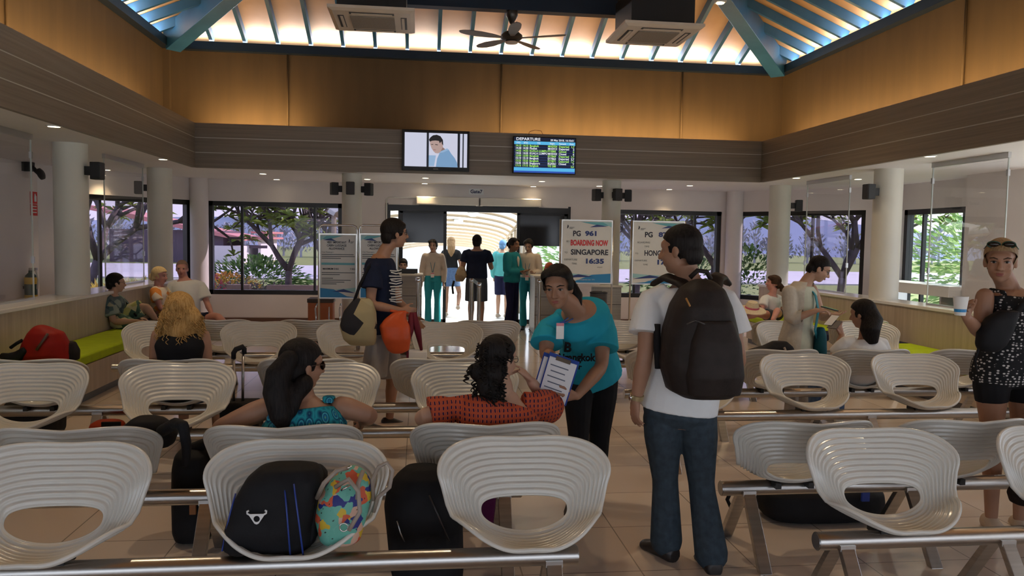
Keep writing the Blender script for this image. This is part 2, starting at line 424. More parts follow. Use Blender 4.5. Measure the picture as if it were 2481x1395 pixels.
ar0, ar1 = (6.2, 15.05), (8.05, 12.79); lenB = math.hypot(1.85, 2.26)
wallrun('wall_right_angled', ar0, ar1, [(.10, lenB-.32, .54, 2.27)], 'pale angled wall at the far right corner')
window(ar0, ar1, .10, lenB-.32, .54, 2.27, [.78, 1.62], 'black framed window in the angled wall at the far right')
rr0, rr1 = (8.05, 12.79), (8.05, -4)
wallrun('wall_right', rr0, rr1, [(.5, 2.45, .45, 2.25), (3.2, 6.6, .12, 2.55), (6.9, 10.4, .12, 2.55), (10.8, 16, .12, 2.55)], 'pale right wall of the waiting hall')
window(rr0, rr1, .5, 2.45, .45, 2.25, [.95, 1.9], 'black framed window in the right wall behind the white bar counter', glass=M_glass)
window(rr0, rr1, 3.2, 6.6, .12, 2.55, [4.9], 'black framed window in the right wall beside the standing woman', glass=M_glass)
window(rr0, rr1, 6.9, 10.4, .12, 2.55, [8.6], 'black framed window in the near part of the right wall', glass=M_glass)
window(rr0, rr1, 10.8, 16, .12, 2.55, [13.4], 'wide black framed window at the near end of the right wall', glass=M_glass)
ll0, ll1 = (-5.8, -4), (-5.8, 12.83)
wallrun('wall_left', ll0, ll1, [(.6, 5.6, .2, 2.4)], 'pale left wall of the waiting hall')
window(ll0, ll1, .6, 5.6, .2, 2.4, [3], 'wide black framed window at the near end of the left wall', glass=M_glass)
nn0, nn1 = (8.05, -4), (-5.8, -4)
wallrun('wall_near', nn0, nn1, [(.4, 13.4, .1, 2.5)], 'near wall of the waiting hall, almost all window')
window(nn0, nn1, .4, 13.4, .1, 2.5, [3.6, 6.9, 10.2], 'wide glazed front at the near end of the hall', glass=M_glass)
box_struct('wall_pier', 7.74, 8.04, 9.0, 10.35, 0, ZS, M_wall, 'pale wall pier beside the right window', 'wall')
# rounded pilasters at the two far corners
for x, nm in ((-3.98, 'left'), (6.22, 'right')):
    struct(MB().cyl((x, 14.93, 0), .16, ZS, 24).build('pillar', M_wall, smooth='auto'), 'slim half round pilaster in the far %s corner' % nm, 'pilaster')
# baseboard
for i, (x0, x1) in enumerate(((-3.8, -.6), (2.92, 6.05))):
    struct(MB().bb(x0, x1, YW-.02, YW, 0, .11).build('baseboard_far', mat('baseboard', (.12, .055, .03), .4)), 'dark brown baseboard along the far wall, %s of the doors' % ('left', 'right')[i], 'baseboard')

# columns
M_speaker = mat('speaker_black', (.015, .016, .018), .55)
M_grillblk = noisy('speaker_grille', (.02, .02, .022), (.045, .045, .05), (120,)*3, .6)
cols = {}
CZ = .93
for k, (x, y, z0, nm) in dict(L1=(-4.0, 9.66, CZ, 'left row, with the lit lamp box behind it'), L2=(-4.04, 12.93, CZ, 'left row, beside the far left window'), F1=(-1.08, 13.02, 0, 'far row, left of the glass doors'),
                         F2=(3.25, 13.06, 0, 'far row, right of the boarding board'), R2=(6.3, 13.15, CZ, 'right row, beyond the man in the cream jacket'), R1=(6.25, 9.88, CZ, 'right row, nearest the standing woman with the cup')).items():
    r = .183 if k[0] != 'F' else .160
    struct(MB().cyl((x, y, z0), r, ZS-z0, 40).build('column', M_col, smooth='auto'), 'round cream column in the '+nm, 'column')
def speaker(x, y, z, nx, ny, label):
    t = thing('wall_speaker', label, 'speaker', (x, y, z), 'black loudspeakers on the columns')
    d = V((nx, ny, 0)).normalized(); rz = math.atan2(d.y, d.x)
    MB().box(V((x, y, z))+d*.04, (.08, .07, .10), rz=rz).build('bracket', M_speaker, t)
    c = V((x, y, z))+d*.13
    MB().box(c, (.11, .13, .20), rz=rz).build('cabinet', M_speaker, t, bevel=.008)
    MB().box(c+d*.057, (.006, .115, .185), rz=rz).build('grille', M_grillblk, t)
speaker(-1.08-.15, 13.0, 2.42, -1, -.35, 'black speaker on the left side of the far left door column')
speaker(-1.08, 12.86, 2.42, 0, -1, 'black speaker on the front of the far left door column')
speaker(-1.08+.15, 13.0, 2.42, 1, -.35, 'black speaker on the right side of the far left door column')
speaker(3.25-.15, 13.04, 2.42, -1, -.35, 'black speaker on the left side of the column by the boarding board')
speaker(3.25, 12.9, 2.42, 0.25, -1, 'black speaker on the front of the column by the boarding board')
speaker(3.25+.15, 13.04, 2.42, 1, -.35, 'black speaker on the right side of the column by the boarding board')
speaker(-3.82, 9.62, 2.36, 1, -.1, 'black speaker on the left column nearest the camera')
speaker(-4.21, 12.9, 2.36, -1, -.25, 'black speaker on the far left column')
speaker(6.07, 9.83, 2.36, -1, -.1, 'black speaker on the right column nearest the camera')
speaker(6.48, 13.1, 2.32, 1, -.3, 'black speaker on the far right column')

# low partition walls with white ledge tops
M_ledge = mat('ledge_top', (.72, .70, .68), .18)
M_ledgeL = mat('ledge_top_warm', (.62, .52, .42), .2)
for sgn, nm in ((-1, 'left'), (1, 'right')):
    x0, x1 = (-4.22, -3.78) if sgn < 0 else (6.02, 6.46)
    t = thing('wall_low_%s' % nm, 'low wood clad partition wall on the %s with a white ledge on top' % nm, 'wall', ((x0+x1)/2, 7, 0), kind='structure')
    MB().bb(x0+.02, x1-.02, 1.0, 13.3, 0, CZ-.04).build('cladding', M_woodZ, t)
    MB().bb(x0, x1, .98, 13.32, CZ-.04, CZ).build('ledge', M_ledge, t, bevel=.006)
# glass screens between the columns
M_clamp = mat('clamp_steel', (.5, .5, .5), .3, 1)
def screen(x, y0, y1, label):
    t = thing('glass_screen', label, 'glass panel', (x, (y0+y1)/2, CZ), 'frameless glass screens on the low walls')
    MB().bb(x-.005, x+.005, y0, y1, CZ+.01, ZS-.05).build('pane', M_pglass, t)
    MB().bb(x-.018, x+.018, y0-.01, y1+.01, ZS-.06, ZS).build('top_rail', M_clamp, t)
    MB().bb(x-.012, x+.012, y0, y1, CZ, CZ+.02).build('bottom_rail', M_clamp, t)
    for y in (y0, y1):
        MB().bb(x-.006, x+.006, y-.007, y+.007, CZ, ZS-.05).build('edge_strip', mat('glass_edge', (.55, .6, .58), .2), t)
        for z in (2.45, 1.35):
            MB().bb(x-.014, x+.014, y-.014, y+.014, z-.035, z+.035).build('clamp', M_clamp, t)
screen(-4.05, 7.55, 8.83, 'clear glass screen on the left ledge near the red backpack')
screen(-4.05, 10.76, 12.2, 'clear glass screen on the left ledge behind the man in the floral shirt')
screen(6.26, 7.74, 8.98, 'clear glass screen on the right ledge beside the standing woman')
screen(6.26, 10.84, 12.1, 'clear glass screen on the right ledge behind the man in the cream jacket')
# ================================================================== beam seating
M_seat = noisy('seat_white_plastic', (.62, .605, .555), (.66, .645, .59), (3,)*3, .17, spec=.55)
M_brk = mat('bracket_black', (.02, .02, .02), .5)
def sstep(a, b, x):
    t = min(1, max(0, (x-a)/(b-a))); return t*t*(3-2*t)
PROF = [(-1, -.135, .418), (-.8, -.085, .404), (-.5, .0, .398), (-.2, .08, .412), (0, .135, .452), (.2, .185, .52), (.45, .232, .60), (.75, .282, .695), (1, .322, .775)]
def prof(s):
    n = len(PROF)
    for i in range(n-1):
        if s <= PROF[i+1][0] or i == n-2:
            a = PROF[max(i-1, 0)]; b = PROF[i]; c = PROF[i+1]; d = PROF[min(i+2, n-1)]
            h = c[0]-b[0]; t = (s-b[0])/h; out = []
            for k in (1, 2):
                m0 = (c[k]-a[k])/(c[0]-a[0])*h; m1 = (d[k]-b[k])/(d[0]-b[0])*h
                out.append((2*t**3-3*t**2+1)*b[k]+(t**3-2*t**2+t)*m0+(-2*t**3+3*t**2)*c[k]+(t**3-t**2)*m1)
            return out
def seat_pt(x, s):
    y, z = prof(s); q = (x/.36)**2
    kb = sstep(-.35, .9, s); ks = 1-sstep(-.9, .6, s)
    y -= .165*kb*q*(1-.35*max(0,s)); z += .22*ks*q+.05*(1-kb)*kb*4*q
    if s < -.6: z += .018*math.exp(-(x/.075)**2)*(-s-.6)/.4
    if s > .6: z -= .012*math.exp(-(x/.12)**2)*(s-.6)/.4
    return V((x, y, z))
def rim(phi):
    c, s = math.cos(phi), math.sin(phi); e = 2/(3.0+1.8*sstep(-.5, .6, s))
    X = math.copysign(abs(c)**e, c); S = math.copysign(abs(s)**e, s)
    return X*.395*(1-.38*((1-S)/2)**1.2), S
def hole(phi): 
    c, s = math.cos(phi), math.sin(phi); e = 2/2.3
    return math.copysign(abs(c)**e, c)*.185, .08+math.copysign(abs(s)**e, s)*.19
def seat_mb():
    NP, NT = 96, 66; b = bmesh.new(); rows = []
    for i in range(NT+1):
        t = i/NT; row = []
        for j in range(NP):
            p = 2*PI*j/NP; hx, hs = hole(p); rx, rs = rim(p)
            row.append(b.verts.new(seat_pt(hx+(rx-hx)*t, hs+(rs-hs)*t)))
        rows.append(row)
    for i in range(NT):
        for j in range(NP):
            k = (j+1) % NP; b.faces.new((rows[i][j], rows[i][k], rows[i+1][k], rows[i+1][j]))
    b.normal_update()
    nrm = [[v.normal.copy() for v in r] for r in rows]
    m = MB(); th = .006
    disp = []
    for i in range(NT+1):
        t = i/NT; a = .0042*math.sin(2*PI*9.5*t)*min(1, (1-t)*9)*min(1, t*12); disp.append(a)
    for sgn in (1, -1):
        for i in range(NT+1):
            e = th if 0 < i < NT else th*.5
            for j in range(NP): m.v.append(rows[i][j].co+nrm[i][j]*(disp[i]+sgn*e))
    F = NP*(NT+1)
    for i in range(NT):
        for j in range(NP):
            k = (j+1) % NP
            m.f.append((i*NP+j, i*NP+k, (i+1)*NP+k, (i+1)*NP+j)); m.f.append((F+i*NP+j, F+(i+1)*NP+j, F+(i+1)*NP+k, F+i*NP+k))
    for j in range(NP):
        k = (j+1) % NP
        m.f.append((j, F+j, F+k, k)); a = NT*NP; m.f.append((a+j, a+k, F+a+k, F+a+j))
    rim_pts = [rows[NT][j].co.copy() for j in range(NP)]
    b.free()
    m.tube(rim_pts, .0095, 8, closed=True)
    return m
_seat = seat_mb()
_so = _seat.build('seat', M_seat, None, smooth=True); seat_me = _so.data; seat_off = V(_so.location); bpy.data.objects.remove(_so)
def bench(y, face, xs, x0, x1, legs, label, hide_seats=()):
    """face: -1 seats open towards -Y, +1 towards +Y"""
    t = thing('tandem_bench', label, 'bench', ((x0+x1)/2, y, 0), 'white shell seats on steel beams')
    ox = (x0+x1)/2
    bm_ = MB().tube([(x0, y, .356), (x1, y, .356)], .040, 24); bm_.build('beam', M_steel, t, smooth='auto')
    for x in (x0, x1): MB().tube([(x-.004, y, .356), (x+.004, y, .356)], .036, 20).build('end_cap', M_clamp, t)
    for i, x in enumerate(xs):
        s = bpy.data.objects.new('seat', seat_me); COL.objects.link(s); s.parent = t
        if face < 0: s.location = (x-ox+seat_off.x, seat_off.y, seat_off.z)
        else: s.location = (x-ox-seat_off.x, -seat_off.y, seat_off.z); s.rotation_euler = (0, 0, PI)
        for dx in (-.09, .09):
            MB().box((x+dx, y-face*.03, .386), (.03, .11, .030)).build('bracket', M_brk, t)
    for x in legs:
        for sg in (-1, 1):
            MB().loft([[(x+a*.032, y+sg*.025+c*.018, .345) for a, c in ((-1, -1), (1, -1), (1, 1), (-1, 1))],
                       [(x+a*.032, y+sg*.255+c*.022, 0) for a, c in ((-1, -1), (1, -1), (1, 1), (-1, 1))]]).build('leg', M_steel, t, bevel=.003)
        MB().bb(x-.035, x+.035, y-.05, y+.05, .325, .35).build('leg_plate', M_steel, t)
    return t
B1L = bench(3.10, -1, [-2.37, -1.43, -.485, .46], -2.85, .66, [-2.4, .56], 'nearest bench on the left, holding the dark duffel bag and flowered handbag')
B2L = bench(3.95, 1, [-2.5, -1.56, -.63, .34], -2.95, .54, [-2.5, -1.02, .45], 'bench of the two seated women in blue and orange tops')
B3L = bench(5.2, -1, [-2.5, -1.57, -.62, .33], -2.95, .62, [-2.3, .2], 'empty bench behind the two seated women, facing the camera')
B4L = bench(5.96, 1, [-2.68, -1.74, -.78, .17], -3.1, .5, [-2.3, .1], 'bench the curly blonde woman sits on')
B5L = bench(7.85, -1, [-2.5, -1.57, -.64, .30], -2.9, .62, [-2.2, .2], 'empty bench beyond the curly blonde woman, facing the camera')
B6L = bench(8.62, 1, [-2.05, -1.11, -.2, .75], -2.5, 1.0, [-2.0, .6], 'left bench farthest from the camera, backs showing')
B1R = bench(3.16, -1, [2.13, 3.08, 4.03], 1.74, 4.6, [1.86, 2.62, 4.2], 'nearest bench on the right of the aisle, facing the camera')
B2R = bench(3.90, 1, [1.97, 2.83, 3.75], 1.60, 4.4, [1.74, 2.66, 4.1], 'bench on the right behind the nearest one, showing its backs')
B3R = bench(5.57, -1, [2.08, 3.0, 3.92, 4.85], 1.7, 5.3, [1.85, 3.45, 5.0], 'right bench in front of the woman with the passport, facing the camera')
B4R = bench(6.42, 1, [2.08, 3.03, 3.86, 4.75], 1.75, 5.2, [2.55, 3.6, 5.0], 'bench of the black haired woman reading a passport')
B5R = bench(8.0, -1, [2.28, 3.17, 4.06, 5.0], 1.8, 5.4, [2.0, 3.5, 5.1], 'right bench beside the man in the cream jacket, facing the camera')
B6R = bench(8.75, 1, [2.3, 3.25, 4.2, 5.15], 1.8, 5.5, [2.0, 3.6, 5.2], 'right bench farthest from the camera, backs showing')

# lime cushioned wall benches
M_lime = fabric('lime_cushion', (.44, .60, .015), .7, .15, 8)
M_green = fabric('green_cushion_front', (.16, .42, .03), .7, .15, 8)
M_navyc = fabric('navy_cushion', (.015, .02, .06), .7, .2, 8)
M_woodB = wood('bench_laminate', (.40, .33, .26), (.54, .46, .38), 'Z')
def wallbench(x0, x1, y0, y1, ycuts, label):
    t = thing('cushioned_bench', label, 'bench', ((x0+x1)/2, (y0+y1)/2, 0))
    MB().bb(x0, x1, y0, y1, .08, .36).build('base', M_woodB, t)
    MB().bb(x0+.03, x1-.03, y0, y1, 0, .08).build('plinth', mat('plinth_grey', (.12, .13, .15), .5), t)
    for a, c, m in ycuts:
        MB().bb(x0+.004, x1-.004, a+.006, c-.006, .36, .46).build('cushion', m, t, bevel=.02, smooth='auto')
    return t
wallbench(-3.78, -3.20, 3.0, 12.4, [(3.0, 5.4, M_lime), (5.4, 7.8, M_lime), (7.8, 10.22, M_lime), (10.22, 12.4, M_navyc)], 'lime and navy cushioned bench built along the left low wall')
wallbench(5.44, 6.02, 3.0, 12.4, [(3.0, 6.2, M_navyc), (6.2, 8.9, M_lime), (8.9, 10.2, M_navyc), (10.2, 12.4, M_lime)], 'lime and navy cushioned bench built along the right low wall')
# ================================================================== gate doors, lamps, signs, screens
M_filmblk = mat('dark_film', (.006, .007, .012), .12)
M_offw = noisy('offwhite_metal', (.70, .66, .58), (.76, .72, .64), (2,)*3, .45)
M_chrome = mat('chrome', (.62, .62, .62), .14, 1)
# ---- glass gate doors
def door_leaf(nm, x0, x1, label, zfilm0, zfilm1, yoff=0, film_x=None, post=True):
    y = YW+.06+yoff
    t = thing(nm, label, 'glass door', ((x0+x1)/2, y, 0), kind='structure')
    f = .06
    b = MB().bb(x0, x0+f, y-.03, y+.03, 0, 2.2).bb(x1-f, x1, y-.03, y+.03, 0, 2.2).bb(x0, x1, y-.03, y+.03, 2.12, 2.2).bb(x0, x1, y-.03, y+.03, 0, .09)
    b.build('door_frame', M_black, t)
    MB().bb(x0+f, x1-f, y-.004, y+.004, .09, 2.12).build('pane', M_glass, t)
    fx0, fx1 = film_x or (x0+f, x1-f)
    MB().bb(fx0, fx1, y-.010, y-.006, zfilm0, zfilm1).build('tinted_film', M_filmblk, t)
    return t
xm0, xm1 = at(1078, 600, YW).x, at(1256, 600, YW).x
door_leaf('door_1', at(968, 600, YW).x, xm0+.03, 'left glass door leaf with black film on its upper half, beside the open gate', 1.56, 2.12)
door_leaf('door_2', xm1-.03, at(1374, 600, YW).x, 'right glass door leaf with black film on its upper half, beside the open gate', 1.53, 2.12)
t = thing('door_3', 'narrow glass side light at the left end of the gate doors', 'glass door', ((-.57+at(968, 600, YW).x)/2, YW+.06, 0), kind='structure')
xs0, xs1 = -.57, at(968, 600, YW).x
MB().bb(xs0, xs0+.04, YW+.03, YW+.09, 0, 2.2).bb(xs1-.03, xs1, YW+.03, YW+.09, 0, 2.2).bb(xs0, xs1, YW+.03, YW+.09, 0, .09).build('door_frame', M_black, t)
MB().bb(xs0+.04, xs1-.03, YW+.056, YW+.064, .09, 2.2).build('pane', M_glass, t)
t = thing('door_4', 'black head frame across the top of the glass gate doors', 'door frame', (1.16, YW, 2.2), kind='structure')
MB().bb(-.57, 2.89, YW-.01, YW+.14, 2.16, 2.27).build('head', M_black, t)
MB().bb(-.62, -.57, YW-.012, YW+.12, 0, 2.30).bb(2.89, 2.94, YW-.012, YW+.12, 0, 2.30).build('jamb', M_black, t)
# air curtains above the doors
def aircurtain(x0, x1, label):
    t = thing('air_curtain', label, 'air curtain', ((x0+x1)/2, YW-.11, 2.27), 'air curtains over the gate doors')
    MB().bb(x0, x1, YW-.20, YW-.005, 2.275, 2.43).build('housing', M_offw, t, bevel=.02, smooth='auto')
    MB().bb(x0+.05, x1-.05, YW-.17, YW-.06, 2.262, 2.276).build('outlet_slot', M_black, t)
    for x in (x0+.02, x1-.02): MB().bb(x-.02, x+.02, YW-.19, YW-.01, 2.28, 2.425).build('end_cap', M_offw, t)
aircurtain(at(1008, 480, YW-.2).x, at(1160, 480, YW-.2).x, 'off-white air curtain on the left above the gate doors')
aircurtain(at(1164, 480, YW-.2).x, at(1313, 480, YW-.2).x, 'off-white air curtain on the right above the gate doors')
b = MB().tube([(-.60, YW-.02, 0.9), (-.60, YW-.02, 2.36), (-.57, YW-.02, 2.40), (at(1008, 480, YW).x, YW-.02, 2.41)], .013, 8)
tag(b.build('conduit_pipe', M_white, smooth=True), 'white conduit pipe running up beside the doors to the left air curtain', 'pipe')

# ---- downlights
M_lampglow = mat('downlight_glow', (1, .9, .75), .5, emit=(1, .82, .55), es=14)
def downlight(x, y, e, label, rad=.055):
    t = thing('downlight', label, 'downlight', (x, y, ZS-.02), 'recessed downlights in the low ceiling', None)
    MB().lathe((x, y, ZS), [(rad+.018, 0), (rad+.016, -.008), (rad, -.010), (rad, 0)], 20).build('trim_ring', M_white, t)
    MB().cyl((x, y, ZS-.007), rad, .004, 20).build('lens', M_lampglow, t)
    if e:
        l = bpy.data.lights.new('downlight_bulb', 'SPOT'); l.energy = e; l.color = (1, .74, .42); l.spot_size = 1.7; l.spot_blend = .9; l.shadow_soft_size = .05
        o = bpy.data.objects.new('downlight_bulb', l); COL.objects.link(o); o.parent = t; o.location = (0, 0, -.03)
for x, y, e, lb in [(-3.50, 8.10, 35, 'downlight in the left soffit nearest the camera, over the red backpack'), (-3.48, 11.29, 45, 'downlight in the left soffit near the far corner'),
        (-5.02, 13.45, 40, 'downlight over the far left angled window'), (-2.56, 13.42, 30, 'front downlight of the pair over the far left window'), (-2.56, 14.68, 38, 'rear downlight of the pair over the far left window'),
        (-.90, 14.05, 0, 'downlight just right of the left door column'), (.11, 13.42, 30, 'front downlight of the pair below the television'), (.11, 14.80, 38, 'rear downlight of the pair below the television'),
        (2.12, 13.5, 30, 'front downlight of the pair below the departure screen'), (2.17, 14.86, 38, 'rear downlight of the pair below the departure screen'), (3.33, 14.32, 0, 'downlight just left of the column by the boarding board'),
        (4.81, 14.75, 38, 'rear downlight over the right far window'), (4.83, 13.65, 30, 'front downlight over the right far window'), (5.76, 11.5, 30, 'downlight in the right soffit near the far corner'),
        (6.72, 11.42, 0, 'downlight over the far right angled window'), (5.74, 8.3, 40, 'downlight in the right soffit nearest the camera'), (6.48, 9.2, 0, 'downlight beside the nearest right column')]:
    downlight(x, y, e, lb)

# ---- wall-mounted screens on the far fascia
def rect_frame(x0, x1, z0, z1, y):      # local frame for things on a plane facing -Y
    return lambda u, v, d=0: V((x0+(x1-x0)*u, y-d, z0+(z1-z0)*v))
def emi(name, c, s=1.0): return mat(name, (0, 0, 0), .4, emit=c, es=s)
M_bezel = mat('screen_bezel', (.01, .01, .012), .25)
YT = 12.42
t = thing('television', 'black framed television showing a man in a light blue polo shirt', 'television', (.26, YT, 2.7))
MB().bb(-.267, .786, YT, FY1-.002, 2.70, 3.335).build('bezel', M_bezel, t, bevel=.008)
x0, x1, z0, z1 = -.225, .75, 2.765, 3.29
F_ = rect_frame(x0, x1, z0, z1, YT)
scr = MB().add([F_(0, 0, .002), F_(1, 0, .002), F_(1, 1, .002), F_(0, 1, .002)], [(0, 1, 2, 3)]).build('screen', emi('screen_pale', (.80, .82, 1.0), .8), t)
def flat(pts, d, m, nm): 
    return MB().add([F_(u, v, d) for u, v in pts], [tuple(range(len(pts)))]).build(nm, m, scr)
E_dark = emi('screen_dark', (.01, .012, .02)); E_skin = emi('screen_skin', (.60, .42, .38), .8); E_skin2 = emi('screen_skin_dark', (.35, .22, .19), .8)
E_hair = emi('screen_hair', (.012, .01, .012)); E_blue = emi('screen_shirt', (.25, .45, .72), .8); E_blue2 = emi('screen_shirt_pale', (.38, .58, .85), .8)
flat([(.35, 0), (.385, 0), (.385, 1), (.35, 1)], .003, E_dark, 'picture_post'); flat([(.845, 0), (.885, 0), (.885, 1), (.845, 1)], .003, E_dark, 'picture_post')
flat([(.925, 0), (.945, 0), (.945, 1), (.925, 1)], .003, E_dark, 'picture_post')
flat([(.385, .02), (.47, .02), (.5, .34), (.385, .34)], .0032, E_blue2, 'picture_sky')
flat([(.50, 0), (.52, .25), (.56, .42), (.64, .50), (.70, .53), (.745, .40), (.80, .28), (.84, .14), (.85, 0)], .0035, E_blue, 'picture_shirt')
flat([(.54, .40), (.57, .46), (.68, .56), (.70, .51), (.62, .44)], .0037, E_blue2, 'picture_collar')
flat([(.545, .40), (.60, .60), (.64, .54), (.66, .50), (.59, .42)], .0036, E_skin2, 'picture_neck')
flat([(.40, .74), (.405, .66), (.43, .54), (.46, .46), (.49, .41), (.53, .40), (.57, .44), (.61, .60), (.61, .76), (.55, .84), (.44, .84)], .0040, E_skin, 'picture_face')
flat([(.40, .74), (.385, .80), (.41, .87), (.45, .93), (.51, .95), (.57, .91), (.61, .80), (.615, .64), (.595, .68), (.585, .76), (.56, .70), (.545, .77), (.49, .78), (.44, .77)], .0045, E_hair, 'picture_hair')
flat([(.42, .665), (.455, .67), (.455, .652), (.42, .65)], .0045, E_hair, 'picture_brow'); flat([(.485, .67), (.53, .66), (.525, .64), (.485, .652)], .0045, E_hair, 'picture_brow')
flat([(.455, .52), (.50, .51), (.495, .495), (.46, .50)], .0045, emi('screen_lip', (.42, .16, .16), .8), 'picture_mouth')
MB().bb(.22, .30, YT-.003, YT, 2.725, 2.74).build('badge', M_chrome, t)

t = thing('departure_screen', 'flat departure board screen with green and white rows of flights', 'screen', (1.98, YT, 2.7))
MB().bb(1.478, 2.494, YT, FY1-.002, 2.70, 3.285).build('bezel', M_bezel, t, bevel=.008)
x0, x1, z0, z1 = 1.495, 2.478, 2.715, 3.270
F_ = rect_frame(x0, x1, z0, z1, YT)
scr = MB().add([F_(0, 0, .002), F_(1, 0, .002), F_(1, 1, .002), F_(0, 1, .002)], [(0, 1, 2, 3)]).build('screen', emi('screen_navy', (.004, .008, .03)), t)
E_cy = emi('screen_cyan', (.10, .50, .85), 1.0); E_cy2 = emi('screen_blue', (.02, .08, .45), 1.0); E_gr = emi('screen_green', (.42, .85, .16), 1.0); E_wh = emi('screen_white', (.85, .88, .95), 1.0)
flat([(.0, .80), (1, .80), (1, .89), (.0, .89)], .0025, E_cy, 'header_band'); flat([(.0, .05), (1, .05), (1, .145), (.0, .145)], .0025, E_cy, 'footer_band'); flat([(0, 0), (1, 0), (1, .05), (0, .05)], .0025, E_cy2, 'footer_edge')
def scr_text(s, u, v, size, m, al='LEFT', sx=1.0, par=None, nm='lettering', bold=.0):
    M = frame(F_(u, v, .004), (1, 0, 0), (0, 0, 1))
    return text_mb(s, size, M, al, .001, sx, bold).build(nm, m, par or scr)
scr_text('DEPARTURE', .03, .915, .062, E_wh, 'LEFT', 1.15, bold=.0012); scr_text('20 May 2018, 16:10:01', .98, .915, .040, E_wh, 'RIGHT', 1.05, bold=.001)
for s, u in (('STD', .07), ('ETD', .19), ('TO', .40), ('Flight', .62), ('Remark', .79), ('Gate', .94)): scr_text(s, u, .82, .036, E_wh, 'CENTER', bold=.0005)
rows = [('14:15', '14:15', 'Bangkok', 'MH5924', 'Departed', '1,7'), ('14:30', '14:30', 'Phuket', 'MH5913', 'Departed', '2'), ('14:55', '14:55', 'KUALA LUMPU', 'FY3885', 'Closed', '6'), ('14:55', '14:55', 'KUALA LUMPU', 'MH5443', 'Closed', '6'),
        ('15:00', '15:00', 'Bangkok', 'EY7869', 'Departed', '1,7'), ('15:10', '15:10', 'Bangkok', 'EY7863', 'Departed', '2,7'), ('15:25', '15:25', 'Bangkok', 'EY7871', 'Departed', '1,7'), ('15:35', '15:35', 'Singapore', 'SQ5061', 'Closed', '7'), ('17:15', '17:15', 'Bangkok', 'TG 288', '', '2,6')]
for i, r in enumerate(rows):
    v = .735-i*.0705; m_ = E_gr if i % 2 == 0 else E_wh
    flat([(.0, v-.014), (1, v-.014), (1, v-.019), (0, v-.019)], .0025, E_cy2, 'row_rule')
    for s, u, al in zip(r, (.02, .135, .25, .55, .73, .985), ('LEFT',)*5+('RIGHT',)):
        if s: scr_text(s, u, v, .044, m_, al, .98, bold=.0012)
b = MB().tube([(1.72, 12.51, 3.30), (1.75, 12.50, 3.37), (1.83, 12.50, 3.40), (1.93, 12.50, 3.39), (1.97, 12.51, 3.33)], .004, 6)
tag(b.build('cable', mat('cable_red', (.18, .05, .04), .5), smooth=True), 'thin loop of cable rising above the departure screen', 'cable')

# ---- Gate 7 sign
gp = at(1154, 464, YW-.01)
t = thing('gate_sign', 'small white sign reading Gate 7 above the doors', 'sign', (gp.x, gp.y, gp.z-.06))
MB().bb(gp.x-.14, gp.x+.14, YW-.012, YW-.002, gp.z-.055, gp.z+.055).build('plate', mat('sign_white', (.80, .82, .82), .5), t)
M_navyink = mat('navy_ink', (.012, .016, .09), .5)
text_mb('Gate7', .092, frame((gp.x, YW-.014, gp.z-.03), (1, 0, 0), (0, 0, 1)), 'CENTER', .002, 1, .003).build('lettering', M_navyink, t)

# ---- air conditioner cassettes hanging under the roof
M_accream = noisy('cassette_cream', (.66, .55, .43), (.72, .61, .49), (3,)*3, .4)
M_acdark = mat('cassette_slot', (.03, .025, .02), .5)
M_acgrille = noisy('cassette_grille', (.20, .165, .13), (.30, .25, .20), (90,)*3, .6)
M_acbox = mat('housing_black', (.010, .009, .009), .5)
def cassette(x0, x1, y0, y1, z, label, rot=0):
    cx, cy = (x0+x1)/2, (y0+y1)/2
    t = thing('ceiling_cassette', label, 'air conditioner', (cx, cy, z), 'ceiling cassette air conditioners')
    w = (x1-x0)/2
    MB().loft([[(cx+a*w, cy+c*w, z+.05) for a, c in ((-1, -1), (1, -1), (1, 1), (-1, 1))], [(cx+a*w, cy+c*w, z+.02) for a, c in ((-1, -1), (1, -1), (1, 1), (-1, 1))], [(cx+a*w*.9, cy+c*w*.9, z) for a, c in ((-1, -1), (1, -1), (1, 1), (-1, 1))]]).build('panel', M_accream, t)
    MB().bb(cx-w*.52, cx+w*.52, cy-w*.52, cy+w*.52, z-.012, z+.001).build('grille', M_acgrille, t, bevel=.004)
    for a, c in ((0, 1), (0, -1), (1, 0), (-1, 0)):
        l, k = w*.52, .032
        bx = (cx+a*w*.74, cy+c*w*.74)
        MB().bb(bx[0]-(l if c else k), bx[0]+(l if c else k), bx[1]-(l if a else k), bx[1]+(l if a else k), z-.004, z+.002).build('air_slot', M_acdark, t)
        MB().box((bx[0]-a*.008, bx[1]-c*.008, z-.006), (2*l-.04 if c else .03, 2*l-.04 if a else .03, .005)).build('louvre', M_accream, t)
    MB().bb(cx-w*.80, cx+w*.80, cy-w*.80, cy+w*.80, z+.05, z+.45).build('housing', M_acbox, t)
    for a in (-1, 1):
        for c in (-1, 1): MB().tube([(cx+a*w*.74, cy+c*w*.74, z+.45), (cx+a*w*.74, cy+c*w*.74, z+1.9)], .008, 6).build('hanger_rod', M_acbox, t)
cassette(-.96, -.06, 8.42, 9.32, 4.0, 'cream ceiling air conditioner in a black box, left of the fan')
cassette(2.21, 3.11, 8.45, 9.35, 4.0, 'cream ceiling air conditioner in a black box, right of the fan')
b = MB().bb(-.8, 2.95, 9.42, 9.56, 4.372, 4.56)
struct(b.build('tie_beam', M_navy), 'dark navy tie beam crossing the hall above the fan and air conditioners', 'beam')
